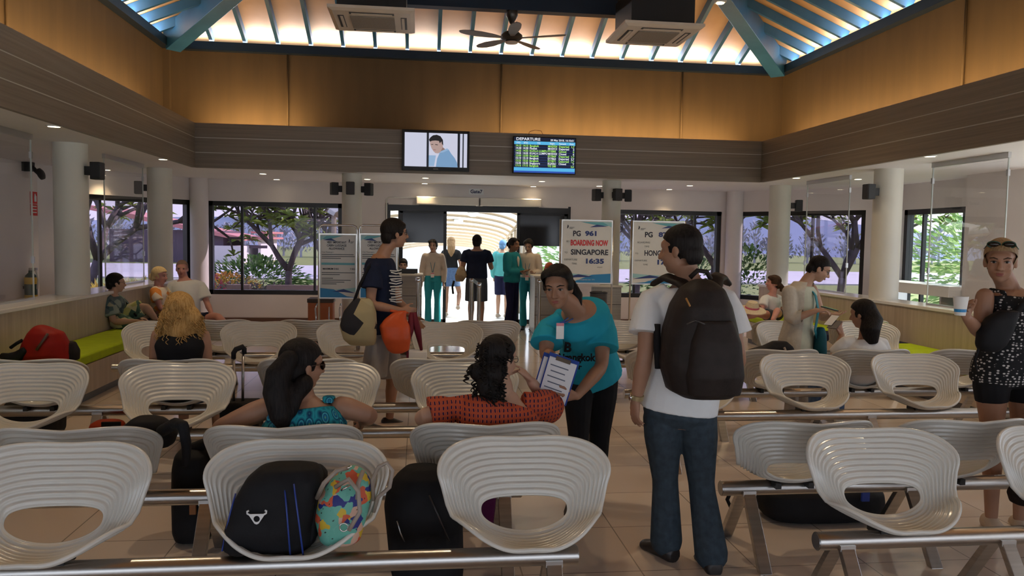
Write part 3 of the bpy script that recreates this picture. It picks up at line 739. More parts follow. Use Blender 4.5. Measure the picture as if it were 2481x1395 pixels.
# ceiling fan
M_fan = mat('fan_bronze', (.055, .045, .038), .32, .6); M_blade = noisy('fan_blade', (.14, .10, .08), (.20, .15, .12), (3, 30, 3), .38)
fc = V((at(1240, 60, 9.49).x, 9.49, 0))
t = thing('ceiling_fan', 'five bladed dark bronze ceiling fan hanging from the tie beam', 'fan', (fc.x, fc.y, 4.03))
MB().lathe((fc.x, fc.y, 4.372), [(.07, 0), (.072, -.05), (.045, -.10), (.018, -.15)], 24).build('canopy', M_fan, t, smooth='auto')
MB().tube([(fc.x, fc.y, 4.25), (fc.x, fc.y, 4.10)], .014, 12).build('rod', M_fan, t, smooth=True)
MB().lathe((fc.x, fc.y, 4.02), [(.06, 0), (.10, .012), (.13, .04), (.13, .07), (.09, .105), (.03, .13)], 28).build('motor', M_fan, t, smooth='auto')
MB().lathe((fc.x, fc.y, 4.005), [(.02, -.012), (.07, -.008), (.08, .004), (.06, .016)], 24).build('lamp_cap', mat('fan_cap', (.55, .42, .32), .3), t, smooth='auto')
for k in range(5):
    a = -.35+k*2*PI/5; d = V((math.cos(a), math.sin(a), 0)); s = V((-d.y, d.x, 0)); rr = []
    for q, w, tw in ((.10, .022, .0), (.16, .03, .1), (.26, .055, .14), (.42, .075, .14), (.56, .068, .12), (.63, .045, .1), (.66, .012, .1)):
        c = fc+V((0, 0, 4.055+.02*q))+d*q; u = s*math.cos(tw)+V((0, 0, 1))*math.sin(tw); n = d.cross(u)
        rr.append([c+u*w+n*.002, c+n*.008, c-u*w+n*.002, c-u*w-n*.004, c-n*.006, c+u*w-n*.004])
    MB().loft(rr).build('blade', M_blade, t, smooth='auto')
# spot lamps fixed on the tie beam
for px, py, lb in ((1617, 2, 'white spot lamp mounted above the right air conditioner'), (1745, 9, 'white spot lamp mounted beside the right hip beam')):
    p = at(px, py, 9.3)
    t = thing('spot_lamp', lb, 'spot lamp', p, 'spot lamps under the roof')
    MB().box(p+V((0, 0, .09)), (.12, .12, .16)).build('housing', M_offw, t, bevel=.006)
    MB().cyl(p+V((0, 0, .002)), .045, .012, 20).build('lens', mat('spot_glow', (1, .9, .7), .5, emit=(1, .78, .42), es=18), t)
    MB().bb(p.x-.015, p.x+.015, p.y, 9.5, p.z+.12, p.z+.15).build('arm', M_offw, t)
    l = bpy.data.lights.new('spot_bulb', 'SPOT'); l.energy = 135; l.color = (1, .78, .52); l.spot_size = 2.1; l.spot_blend = .8; l.shadow_soft_size = .05
    o = bpy.data.objects.new('spot_bulb', l); COL.objects.link(o); o.parent = t; o.location = (0, 0, -.03)
# added fill lamps on an assumed tie beam out of view, brightening the middle seats
struct(MB().bb(-4.0, 6.25, 5.13, 5.27, 4.372, 4.56).build('tie_beam', M_navy), 'dark navy tie beam over the near half of the hall', 'beam')
for x, lb in ((-2.2, 'white spot lamp on the near tie beam, left'), (.4, 'white spot lamp on the near tie beam, middle'), (4.4, 'white spot lamp on the near tie beam, right')):
    p = V((x, 5.05, 4.25))
    t = thing('spot_lamp', lb, 'spot lamp', p, 'spot lamps under the roof')
    MB().box(p+V((0, 0, .09)), (.12, .12, .16)).build('housing', M_offw, t, bevel=.006)
    MB().cyl(p+V((0, 0, .002)), .045, .012, 20).build('lens', mat('spot_glow', (1, .9, .7)), t)
    MB().bb(p.x-.015, p.x+.015, p.y, 5.2, p.z+.10, p.z+.13).build('arm', M_offw, t)
    l = bpy.data.lights.new('spot_bulb', 'SPOT'); l.energy = 85; l.color = (1, .78, .52); l.spot_size = 2.1; l.spot_blend = .8; l.shadow_soft_size = .05
    o = bpy.data.objects.new('spot_bulb', l); COL.objects.link(o); o.parent = t; o.location = (0, 0, -.03)
# conduits down the clerestory walls
def conduit(p, q, label, r=.014):
    b = MB().tube([p, q], r, 8); tag(b.build('conduit', M_clere, smooth=True), label, 'pipe', 'tan conduits on the upper walls')
for px, lb in ((697, 'tan conduit pipe on the far upper wall above the left side'), (1215, 'tan conduit pipe on the far upper wall above the television'), (1653, 'tan conduit pipe on the far upper wall toward the right')):
    x = at(px, 220, CY1-.02).x; conduit((x, CY1-.016, 3.2), (x, CY1-.016, ZB+.1), lb)
y = atx(2336, 100, CX1-.02).y; conduit((CX1-.016, y, 3.2), (CX1-.016, y, ZB), 'tan conduit pipe on the right upper wall')
y = atx(17, 30, CX0+.02).y; conduit((CX0+.016, y, 3.2), (CX0+.016, y, ZB), 'tan conduit pipe on the left upper wall')

# ---- left wall fittings
p = V((-5.70, 12.35, atx(118, 690, -5.72).z))
t = thing('fire_extinguisher', 'green and black fire extinguisher with yellow labels on the left wall', 'fire extinguisher', (p.x, p.y, p.z-.3))
g = mat('extinguisher_green', (.012, .05, .02), .3); yl = mat('label_yellow', (.75, .48, .04), .5)
MB().lathe((p.x, p.y, p.z-.30), [(.06, 0), (.082, .015), (.085, .05), (.085, .42), (.07, .48), (.03, .52), (.03, .55)], 24).build('cylinder', g, t, smooth='auto')
MB().lathe((p.x, p.y, p.z+.05), [(.0855, 0), (.0865, .0), (.0865, .10), (.0855, .10)], 24).build('label_band', yl, t)
MB().lathe((p.x, p.y, p.z-.20), [(.0855, 0), (.0865, .0), (.0865, .09), (.0855, .09)], 24).build('label_band', yl, t)
MB().bb(p.x-.02, p.x+.09, p.y-.02, p.y+.02, p.z+.25, p.z+.29).build('valve_handle', M_steel, t)
MB().tube([p+V((.03, 0, .26)), p+V((.10, -.05, .25)), p+V((.13, -.06, .12)), p+V((.11, -.05, -.02))], .013, 8).build('hose', M_offw, t, smooth=True)
MB().bb(-5.8, p.x-.07, p.y-.03, p.y+.03, p.z-.02, p.z+.02).build('bracket', M_black, t)
p = atx(82, 490, -5.79)
t = thing('fire_sign', 'small red fire extinguisher sign on the left wall', 'sign', (p.x, p.y, p.z-.17))
M_red = mat('sign_red', (.62, .03, .03), .5)
MB().bb(-5.799, -5.785, p.y-.10, p.y+.10, p.z-.02, p.z+.16).build('symbol_plate', M_red, t)
MB().bb(-5.799, -5.785, p.y-.10, p.y+.10, p.z-.20, p.z-.03).build('text_plate', M_red, t)
M_signw = mat('sign_white', (.80, .82, .82), .5)
fm = frame((-5.784, p.y, p.z+.01), (0, 1, 0), (0, 0, 1))
MB().lathe((-5.782, p.y+.02, p.z+.01), [(.02, 0), (.022, .01), (.022, .08), (.01, .10), (.01, .12)], 10).build('symbol', M_signw, t)
for i in range(3): MB().bb(-5.785, -5.783, p.y-.07, p.y+.07, p.z-.07-i*.045, p.z-.055-i*.045).build('text_line', M_signw, t)
p = atx(91, 412, -5.6)
t = thing('wall_fan', 'small dark swivelling wall fan high on the left wall', 'fan', (p.x, p.y, p.z-.12))
MB().bb(-5.8, -5.66, p.y-.05, p.y+.05, p.z-.02, p.z+.14).build('mount', M_speaker, t)
MB().tube([(-5.68, p.y, p.z+.05), (-5.6, p.y-.04, p.z-.02), (-5.55, p.y-.06, p.z-.06)], .03, 10).build('arm', M_speaker, t, smooth=True)
MB().lathe((-5.53, p.y-.06, p.z-.06), [(.05, -.03), (.085, -.02), (.085, .02), (.05, .04)], 20, Matrix.Rotation(1.2, 3, 'Y')).build('head', M_speaker, t, smooth='auto')
p = atx(118, 445, -5.72)
t = thing('wall_box', 'pale metal wall cabinet high on the left wall behind the nearest column', 'cabinet', (p.x, p.y+.2, p.z-.25))
MB().bb(-5.8, -5.62, p.y-.0, p.y+.62, p.z-.32, p.z+.20).build('body', M_offw, t, bevel=.01)
MB().bb(-5.62, -5.612, p.y+.03, p.y+.59, p.z-.29, p.z+.17).build('door', M_white, t)
p = atx(2115, 500, 8.0)
t = thing('wall_unit', 'slim white wall air conditioner between the right windows', 'air conditioner', (8.0, 12.45, 1.9))
MB().bb(7.9, 8.05, 12.5, 12.78, 1.62, 2.42).build('body', M_white, t, bevel=.02, smooth='auto')
MB().bb(7.895, 7.90, 12.53, 12.75, 1.66, 1.70).build('outlet', M_black, t)
# white bar counter under the right window
t = thing('bar_counter', 'white bar top on steel brackets along the right window', 'counter', (7.85, 10.8, .9))
za = atx(2275, 705, 7.8).z
MB().bb(7.55, 8.04, 10.36, 12.3, za-.06, za+.10).build('top', M_white, t, bevel=.01)
for y in (10.6, 12.0): MB().bb(7.6, 8.0, y-.02, y+.02, 0, za-.06).build('leg', M_clamp, t)

# ---- lettered sign boards
M_board = noisy('board_white', (.66, .68, .66), (.72, .74, .72), (4,)*3, .4)
M_alu = mat('aluminium_frame', (.60, .58, .54), .3, 1)
M_teal = mat('print_teal', (.12, .42, .50), .4); M_tealp = mat('print_pale_teal', (.32, .60, .64), .4); M_navyp = mat('print_navy', (.015, .04, .20), .4); M_bluep = mat('print_blue', (.02, .24, .55), .4)
M_redp = mat('print_red', (.62, .02, .025), .4); M_greyp = mat('print_grey', (.10, .13, .14), .5); M_blackp = mat('print_black', (.012, .014, .035), .5)
def board(x0, x1, z0, z1, y, label, texts, name='sign_board', swoosh=True, feet=True, mirror=False):
    t = thing(name, label, 'sign', ((x0+x1)/2, y, 0))
    W, H = x1-x0, z1-z0; fr = .018
    MB().bb(x0, x1, y-.006, y+.012, z0, z1).build('panel', M_board, t)
    b = MB().bb(x0-fr, x0, y-.012, y+.016, z0-fr, z1+fr).bb(x1, x1+fr, y-.012, y+.016, z0-fr, z1+fr).bb(x0, x1, y-.012, y+.016, z0-fr, z0).bb(x0, x1, y-.012, y+.016, z1, z1+fr)
    b.build('frame', M_alu, t)
    P_ = lambda u, v, d=.008: V((x0+W*u, y-d, z0+H*v))
    def poly(pts, m, d, nm): MB().add([P_(u, v, d) for u, v in pts], [tuple(range(len(pts)))]).build(nm, m, t)
    mu = (lambda u: 1-u) if mirror else (lambda u: u)
    def sw(pts): return [(mu(u), v) for u, v in pts]
    # top corner swoosh
    poly(sw([(.36, .985), (1, .985), (1, .925), (.72, .93)]), M_teal, .0075, 'printed_swoosh'); poly(sw([(.82, .985), (1, .985), (1, .90)]), M_tealp, .008, 'printed_swoosh'); poly(sw([(.55, .90), (.70, .945), (.93, .915)]), M_navyp, .0085, 'printed_swoosh')
    # bottom band
    poly(sw([(0, .0), (1, .0), (1, .15), (.62, .13), (.25, .02)]), M_bluep, .0075, 'printed_band'); poly(sw([(0, .16), (0, .09), (.30, .10), (.62, .13), (.30, .14)]), M_tealp, .0078, 'printed_band'); poly(sw([(.0, .07), (.34, .135), (.66, .095), (.30, .085)]), M_navyp, .0085, 'printed_band')
    # small emblem
    e0 = (.09, .91) if not mirror else (.80, .91)
    poly([(e0[0], e0[1]-.035), (e0[0]+.012, e0[1]+.03), (e0[0]+.035, e0[1]+.005), (e0[0]+.02, e0[1]-.03)], M_blackp, .0085, 'emblem')
    for k in range(3): poly([(e0[0]+.045, e0[1]-.012-k*.012), (e0[0]+.15-k*.02, e0[1]-.012-k*.012), (e0[0]+.15-k*.02, e0[1]-.018-k*.012), (e0[0]+.045, e0[1]-.018-k*.012)], M_greyp, .0085, 'emblem_line')
    for s, u, v, size, m, al, sx, bo in texts:
        text_mb(s, size, frame(P_(u, v, .009), (1, 0, 0), (0, 0, 1)), al, .001, abs(sx), bo, fit=(-sx*W if sx < 0 else None)).build('lettering', m, t)
    if feet:
        for x in (x0-.03, x1+.03):
            MB().tube([(x, y+.02, 0), (x, y+.02, z1+.02)], .014, 10).build('post', M_alu, t, smooth=True)
            MB().bb(x-.02, x+.02, y-.22, y+.26, 0, .03).build('foot', M_alu, t)
    return t
YB = 12.0
bx0, bx1 = 2.222, 3.0
T1 = [('PG', .21, .755, .115, M_blackp, 'LEFT', -.155, .0035), ('961', .46, .765, .098, M_navyp, 'LEFT', -.235, .005), ('BO', .085, .655, .034, M_greyp, 'LEFT', 1, 0), ('BOARDING NOW', .165, .605, .118, M_redp, 'LEFT', -.765, .005),
      ('TO', .045, .475, .036, M_greyp, 'LEFT', 1, 0), ('SINGAPORE', .175, .455, .115, M_blackp, 'LEFT', -.765, .003), ('DEPARTURE', .045, .36, .036, M_greyp, 'LEFT', 1.05, 0), ('TIME', .20, .295, .036, M_greyp, 'LEFT', 1.05, 0),
      ('16:35', .46, .315, .10, M_navyp, 'LEFT', -.37, .005), ('airport', .72, .245, .030, M_greyp, 'LEFT', 1, 0), ('www.bangkokair.com  1771', .30, .04, .026, M_board, 'LEFT', 1, 0)]
board(bx0, bx1, .995, 1.955, YB, 'white boarding board PG 961 BOARDING NOW SINGAPORE 16:35', T1)
T2 = [('PG', .22, .755, .115, M_blackp, 'LEFT', -.155, .0035), ('875', .50, .765, .098, M_navyp, 'LEFT', -.25, .005), ('BOARDING', .08, .655, .038, M_greyp, 'LEFT', 1.05, 0), ('TIME', .22, .59, .036, M_greyp, 'LEFT', 1.05, 0),
      ('TO', .04, .475, .036, M_greyp, 'LEFT', 1, 0), ('HONG KONG', .22, .455, .118, M_blackp, 'LEFT', -.70, .003), ('DEPARTURE', .03, .36, .036, M_greyp, 'LEFT', 1.05, 0), ('TIME', .20, .295, .036, M_greyp, 'LEFT', 1.05, 0), ('17:45', .46, .315, .10, M_navyp, 'LEFT', -.37, .005), ('www.bangkokair.com  1771', .30, .04, .026, M_board, 'LEFT', 1, 0)]
hx0 = at(1534, 600, YB+.15).x; hx1 = at(1655, 600, YB+.15).x
board(hx0, hx1, at(1534, 686, YB+.15).z, at(1534, 537, YB+.15).z, YB+.15, 'white boarding board PG 875 HONG KONG, half hidden by the backpack man', T2)
def notice(px0, px1, label, y):
    x0, x1 = at(px0, 640, y).x, at(px1, 640, y).x; z1, z0 = at(px0, 568, y).z, at(px0, 720, y).z
    W, H = x1-x0, z1-z0
    tx = [('TEXT ONLY', .5, .87, .042, M_greyp, 'CENTER', 1, 0)]
    tx = [('VERY IMPORTANT', .46, .865, .042, M_blackp, 'CENTER', .8, .001), ('CABIN LUGGAGE', .46, .815, .042, M_blackp, 'CENTER', .85, .001), ('ALLOWANCE', .46, .765, .042, M_blackp, 'CENTER', .85, .001), ('Dear Passengers', .04, .715, .026, M_greyp, 'LEFT', 1, 0), ('MAXIMUM 5 KG', .07, .445, .032, M_blackp, 'LEFT', 1, .001), ('7 KG', .84, .445, .032, M_blackp, 'LEFT', 1, .001)]
    t = board(x0, x1, z0, z1, y, label, tx, 'notice_board', feet=False, mirror=True)
    P_ = lambda u, v, d=.008: V((x0+W*u, y-d, z0+H*v))
    for v, u1 in ((.68, .94), (.65, .97), (.62, .58), (.39, .97), (.36, .55), (.30, .36), (.27, .86), (.24, .68), (.21, .46)):
        MB().add([P_(.04, v), P_(u1, v), P_(u1, v+.012), P_(.04, v+.012)], [(0, 1, 2, 3)]).build('text_line', M_greyp, t)
    MB().add([P_(.03, .52), P_(.97, .52), P_(.97, .555), P_(.03, .555)], [(0, 1, 2, 3)]).build('printed_rule', M_teal, t)
    xa, xb = x0-.02, x1+.02
    zt = at(px0, 545, y).z
    MB().tube([(xa, y+.02, 0), (xa, y+.02, zt-.06), (xa+.02, y+.02, zt-.015), (xa+.06, y+.02, zt), (xb-.06, y+.02, zt), (xb-.02, y+.02, zt-.015), (xb, y+.02, zt-.06), (xb, y+.02, 0)], .016, 10).build('hoop_stand', M_chrome, t, smooth=True)
    for x in (xa, xb): MB().bb(x-.02, x+.02, y-.25, y+.25, 0, .03).build('foot', M_chrome, t)
notice(776, 862, 'white cabin luggage notice on a chrome hoop stand, left of the pair', 11.6)
notice(874, 960, 'white cabin luggage notice on a chrome hoop stand, half hidden by the man in navy', 11.5)

# ---- gate desks, monitor, barrier posts
M_desk = wood('desk_laminate', (.30, .29, .27), (.40, .39, .36), 'X', rough=.4)
def desk(x0, x1, y0, y1, h, label):
    t = thing('gate_desk', label, 'desk', ((x0+x1)/2, (y0+y1)/2, 0), 'gate desks')
    MB().bb(x0, x1, y0, y1, .05, h-.03).build('body', M_desk, t)
    MB().bb(x0-.02, x1+.02, y0-.02, y1+.02, h-.03, h).build('worktop', M_offw, t, bevel=.005)
    MB().bb(x0+.02, x1-.02, y0+.03, y1-.02, 0, .05).build('plinth', M_black, t)
    for k in (1, 2): MB().bb(x0, x1, y0-.003, y0, .05+k*(h-.1)/3-.004, .05+k*(h-.1)/3+.004).build('joint', M_black, t)
    return t
yd = 13.2
dx0, dx1 = at(935, 700, yd).x-.1, at(1022, 700, yd).x
hz = at(980, 664, yd).z
desk(dx0, dx1, yd, yd+.6, hz, 'grey laminate gate desk left of the doors, computer monitor on top')
p = at(988, 664, yd+.12)
t = thing('monitor', 'low black monitor on the left gate desk', 'monitor', (p.x, yd+.2, hz))
ma, mb_ = at(963, 655, yd+.2).x, at(1012, 655, yd+.2).x
MB().bb(ma, mb_, yd+.17, yd+.22, hz+.005, hz+.085).build('shell', M_black, t, bevel=.006)
MB().bb(ma+.05, mb_-.05, yd+.15, yd+.3, hz, hz+.012).build('foot', M_black, t)
ex0, ex1 = at(1296, 700, yd).x, at(1400, 700, yd).x
desk(ex0, ex1, yd, yd+.6, at(1320, 668, yd).z, 'grey laminate gate desk right of the doors, with the red haired clerk')
desk(at(1432, 700, 12.9).x, at(1500, 700, 12.9).x, 12.75, 12.88, at(1450, 690, 12.9).z, 'slim grey panel desk standing behind the boarding board')
def postobj(px, pyt, y, label):
    p = at(px, pyt, y)
    t = thing('barrier_post', label, 'barrier post', (p.x, y, 0), 'chrome queue barrier posts')
    MB().lathe((p.x, y, 0), [(.16, 0), (.16, .012), (.05, .03), (.03, .04)], 28).build('base', M_chrome, t, smooth='auto')
    MB().cyl((p.x, y, .035), .029, p.z-.10, 20).build('pole', M_chrome, t, smooth='auto')
    MB().lathe((p.x, y, p.z-.07), [(.034, 0), (.036, .01), (.036, .06), (.03, .07)], 20).build('head', M_chrome, t, smooth='auto')
    return p
pa = postobj(1143, 674, 12.6, 'chrome barrier post in the middle, left of the pair in front of the doors')
pb = postobj(1161, 684, 11.9, 'chrome barrier post in the middle, right of the pair in front of the doors')
pc = postobj(1013, 672, 11.9, 'chrome barrier post in front of the left gate desk')
postobj(1307, 676, 12.4, 'chrome barrier post in front of the right gate desk')
b = MB(); q0 = V((pa.x+.02, 12.55, pa.z-.03)); q1 = V((pb.x-.01, 11.95, pb.z-.03))
b.loft([[q0+V((0, 0, s*.03+t_)) for s, t_ in ((-1, 0), (1, 0))]+[q0+V((.004, .0, s*.03)) for s in (1, -1)], [q1+V((0, 0, s*.03)) for s in (-1, 1)]+[q1+V((.004, 0, s*.03)) for s in (1, -1)]])
tag(b.build('barrier_belt', mat('belt_blue', (.35, .5, .6), .6)), 'short pale blue belt between the two middle barrier posts', 'barrier belt')
# luggage trolley and orange box by the notice boards
t = thing('luggage_trolley', 'chrome luggage trolley behind the notice boards', 'trolley', (-1.3, 12.1, 0))
tx0, tx1, ty = at(768, 740, 12.1).x, at(826, 740, 12.1).x, 12.1
for x in (tx0, tx1):
    MB().tube([(x, ty, .1), (x-.02, ty-.02, .55), (x-.01, ty+.1, .62)], .012, 8).build('upright', M_chrome, t, smooth=True)
    MB().tube([(x, ty-.04, .06), (x, ty-.04, .0605), (x+.001, ty-.04, .061)], .04, 12).build('wheel', M_black, t)
MB().bb(tx0, tx1, ty-.02, ty+.5, .1, .13).build('platform', M_chrome, t)
MB().tube([(tx0, ty+.02, .36), (tx1, ty+.02, .36)], .010, 8).build('cross_bar', M_chrome, t, smooth=True)
MB().tube([((tx0+tx1)/2, ty+.02, .1), ((tx0+tx1)/2, ty+.02, .58)], .010, 8).build('middle_bar', M_chrome, t, smooth=True)
p = at(778, 755, 12.75)
t = thing('donation_box', 'orange box standing behind the luggage trolley', 'box', (p.x, 12.8, 0))
M_orbox = mat('box_orange', (.42, .12, .04), .5)
q = .19
MB().bb(p.x-q, p.x+q, 12.62, 12.98, 0, .60).build('body', M_orbox, t, bevel=.006)
MB().bb(p.x-q-.01, p.x+q+.01, 12.61, 12.99, .60, .66).build('lid', mat('box_lid', (.05, .03, .02), .5), t)
# litter bin behind the boarding board
p = at(1449, 770, 12.45)
t = thing('litter_bin', 'ribbed brown litter bin behind the boarding board', 'bin', (p.x, 12.45, 0))
hb = at(1449, 706, 12.45).z
MB().lathe((p.x, 12.45, 0), [(.13, 0), (.14, .02), (.14, hb-.03)], 28).build('body', noisy('bin_brown', (.05, .045, .04), (.12, .11, .10), (1, 1, 60), .4), t, smooth='auto')
MB().lathe((p.x, 12.45, hb-.03), [(.145, 0), (.145, .02), (.12, .03), (.11, .02)], 28).build('rim', M_black, t, smooth='auto')
# small cup on the left ledge
p = atx(350, 680, -3.98)
t = thing('paper_cup', 'small brown paper cup on the left ledge beside the far column', 'cup', (-3.95, 12.55, CZ))
MB().lathe((-3.95, 12.55, CZ), [(.026, 0), (.036, .10), (.033, .10), (.024, .01)], 20).build('body', mat('cup_brown', (.32, .24, .17), .6), t, smooth='auto')
MB().lathe((-3.95, 12.55, CZ+.098), [(.038, 0), (.038, .008), (.02, .012)], 20).build('lid', M_white, t, smooth='auto')
# ================================================================== people
def organic(mb, name, m, parent, voxel=.008, it=4, f=.5, cut=None, fill=False):
    """fuse the pieces of a mesh builder into one continuous smooth surface"""
    me = bpy.data.meshes.new('tmp'); me.from_pydata([tuple(p) for p in mb.v], [], mb.f)
    o = bpy.data.objects.new('tmp', me); COL.objects.link(o)
    b = bmesh.new(); b.from_mesh(me); bmesh.ops.recalc_face_normals(b, faces=b.faces); b.to_mesh(me); b.free()
    r = o.modifiers.new('r', 'REMESH'); r.mode = 'VOXEL'; r.voxel_size = voxel; r.use_smooth_shade = True
    s = o.modifiers.new('s', 'SMOOTH'); s.factor = f; s.iterations = it
    dg = bpy.context.evaluated_depsgraph_get(); dg.update()
    nm = bpy.data.meshes.new_from_object(o.evaluated_get(dg))
    bpy.data.objects.remove(o); bpy.data.meshes.remove(me)
    nm.name = name; off = gloc(parent)
    b = bmesh.new(); b.from_mesh(nm)
    for co, no in (cut or []):
        bmesh.ops.bisect_plane(b, geom=b.verts[:]+b.edges[:]+b.faces[:], plane_co=co, plane_no=no, clear_outer=True)
    bmesh.ops.translate(b, verts=b.verts, vec=-off)
    b.to_mesh(nm); b.free()
    nm.materials.clear(); nm.materials.append(m)
    nm.polygons.foreach_set('use_smooth', [True]*len(nm.polygons))
    ob = bpy.data.objects.new(name, nm); COL.objects.link(ob); ob.parent = parent
    return ob
def skinmat(name, c):
    m = noisy(name, tuple(x*.88 for x in c), c, (9,)*3, .5, 3, spec=.35)
    return m
SK_tan = skinmat('skin_tan', (.36, .19, .12)); SK_fair = skinmat('skin_fair', (.56, .33, .25)); SK_brown = skinmat('skin_brown', (.27, .135, .08)); SK_light = skinmat('skin_light', (.50, .30, .21)); SK_pink = skinmat('skin_pink', (.58, .28, .23))
def hairmat(name, a, b_):
    m = bpy.data.materials.get(name)
    if m: return m
    m = mat(name, a, .55, spec=.12); co = coords(m, (60, 60, 6)); n = N(m, 'TexNoise'); n.inputs['Scale'].default_value = 2; n.inputs['Detail'].default_value = 5
    L(m, co, n.inputs['Vector']); L(m, ramp(m, n.outputs['Fac'], [(.3, a), (.7, b_)]), bsdf(m).inputs['Base Color'])
    bp = N(m, 'Bump'); bp.inputs['Strength'].default_value = .6; bp.inputs['Distance'].default_value = .008; L(m, n.outputs['Fac'], bp.inputs['Height']); L(m, bp.outputs[0], bsdf(m).inputs['Normal'])
    return m
H_black = hairmat('hair_black', (.006, .005, .005), (.022, .018, .017)); H_brown = hairmat('hair_brown', (.03, .016, .01), (.075, .04, .022)); H_blond = hairmat('hair_blond', (.32, .17, .05), (.58, .36, .14))
H_grey = hairmat('hair_grey_blond', (.50, .36, .18), (.70, .54, .30)); H_red = hairmat('hair_red', (.20, .03, .012), (.38, .08, .03)); H_dkblond = hairmat('hair_dark_blond', (.20, .12, .06), (.36, .24, .13)); H_buzz = hairmat('hair_cropped', (.20, .13, .10), (.30, .20, .15))
M_eyew = mat('eye_white', (.42, .38, .36), .3); M_iris = mat('eye_dark', (.012, .008, .006), .2); M_lip = mat('lips', (.34, .11, .09), .45)
M_lens = mat('lens_dark', (.02, .014, .01), .08); M_wire = mat('glasses_frame', (.03, .025, .025), .3)

def mixv(a, b, t): return a*(1-t)+b*t
def head_frame(c, fwd, up=(0, 0, 1)):
    f = V(fwd).normalized(); u = V(up); u = (u-f*u.dot(f)).normalized(); r = f.cross(u)
    M = Matrix((r, f, u)).transposed(); c = V(c)
    return (lambda x, y, z, s=1.0: c+M @ V((x, y, z))), M, c
def head_prims(b, H, M, s=1.0):
    e = lambda x, y, z, r: b.ell(H(x*s, y*s, z*s), tuple(q*s for q in r), M, 18, 12)
    e(0, -.012, .036, (.074, .095, .083)); e(0, .026, -.022, (.062, .066, .088)); e(0, .050, -.082, (.030, .034, .028))
    e(0, .030, -.055, (.050, .050, .050)); e(0, .070, .035, (.052, .024, .030))
    e(.034, .062, -.025, (.022, .026, .026)); e(-.034, .062, -.025, (.022, .026, .026))
    b.tube([H(0, .088*s, .022*s), H(0, .101*s, -.002*s), H(0, .112*s, -.022*s)], [.008*s, .011*s, .014*s], 10, round_ends=True)
    e(.012, .096, -.028, (.010, .012, .009)); e(-.012, .096, -.028, (.010, .012, .009)); e(0, .083, -.056, (.024, .014, .013))
    for q in (-1, 1):
        b.ell(H(q*.074*s, -.004*s, -.006*s), (.010*s, .020*s, .032*s), M @ Matrix.Rotation(q*.35, 3, 'Z'), 14, 10)
def hand_prims(b, w, d, n, side, s=1.0, curl=.35, spread=.06, thumb=.7, fing=(1, 1, 1, 1)):
    """w wrist, d direction of the hand, n palm normal, side +1/-1 = where the thumb leaves along n x d"""
    w = V(w); d = V(d).normalized(); n = V(n); n = (n-d*n.dot(d)).normalized(); l = n.cross(d)*side
    R = []
    for q, wd, th in ((-.01, .026, .02), (.02, .031, .019), (.055, .040, .016), (.088, .041, .013)):
        c = w+d*q*s; R.append([c+l*math.cos(2*PI*j/14)*wd*s+n*math.sin(2*PI*j/14)*th*s for j in range(14)])
    b.loft(R)
    for i, (ln, of, r) in enumerate(((.074, .029, .0085), (.083, .010, .009), (.077, -.010, .0085), (.060, -.028, .0075))):
        p = w+d*.080*s+l*of*s; a = curl*(.55+.15*i) if not hasattr(curl, '__len__') else curl[i]; dd = (d+l*spread*(1.5-i)).normalized(); pts = [p-d*.012*s, p]; rad = [r*s, r*s]
        for k, fr in enumerate((.45, .30, .25)):
            dd = (dd*math.cos(a)+n*math.sin(a)).normalized(); p = p+dd*ln*fr*s; pts.append(p); rad.append(r*s*(.96-.1*k))
        b.tube(pts, rad, 9, round_ends=True)
    t0 = w+d*.022*s+l*.026*s; td = (d*.75+l*thumb+n*.3).normalized(); t1 = t0+td*.038*s; t2 = t1+(td+d*.5+n*.2).normalized()*.030*s; t3 = t2+(td*.5+d*.9+n*.25).normalized()*.024*s
    b.tube([t0, t1, t2, t3], [.015*s, .0115*s, .0100*s, .008*s], 9, round_ends=True)
def foot_prims(b, a, fwd, s=1.0, t=0.0):
    a = V(a); f = V((fwd[0], fwd[1], 0)).normalized(); l = V((f.y, -f.x, 0)); R = []
    for q, wd, z0, z1 in ((-.075, .022, .012, .060), (-.055, .034, .002, .085), (.0, .037, .002, .090), (.06, .041, .002, .066), (.12, .046, .002, .042), (.16, .040, .002, .032), (.185, .02, .006, .024)):
        c = V((a.x, a.y, 0))+f*q*s; g = a.z-.085*s; zc = (z0+z1)/2*s+g; hz = (z1-z0)/2*s
        R.append([c+l*math.cos(2*PI*j/14)*(wd*s+t)+V((0, 0, zc+math.sin(2*PI*j/14)*(hz+t))) for j in range(14)])
    b.loft(R)
def ringe(c, r, f, a, b_, n=22, e=2.35):
    out = []
    for j in range(n):
        t = 2*PI*j/n; x, y = math.cos(t), math.sin(t)
        out.append(c+r*math.copysign(abs(x)**(2/e), x)*a+f*math.copysign(abs(y)**(2/e), y)*b_)
    return out
def limb(b, pts, rads, t=0, n=14, bend=True):
    """tapered limb through joints with in-between stations; rads = [(fraction along each segment, radius)...] flat list per segment"""
    P, R = [], []
    for i in range(len(pts)-1):
        for fr, r in rads[i]: P.append(mixv(V(pts[i]), V(pts[i+1]), fr)); R.append(r+t)
    b.tube(P, R, n, round_ends=True)
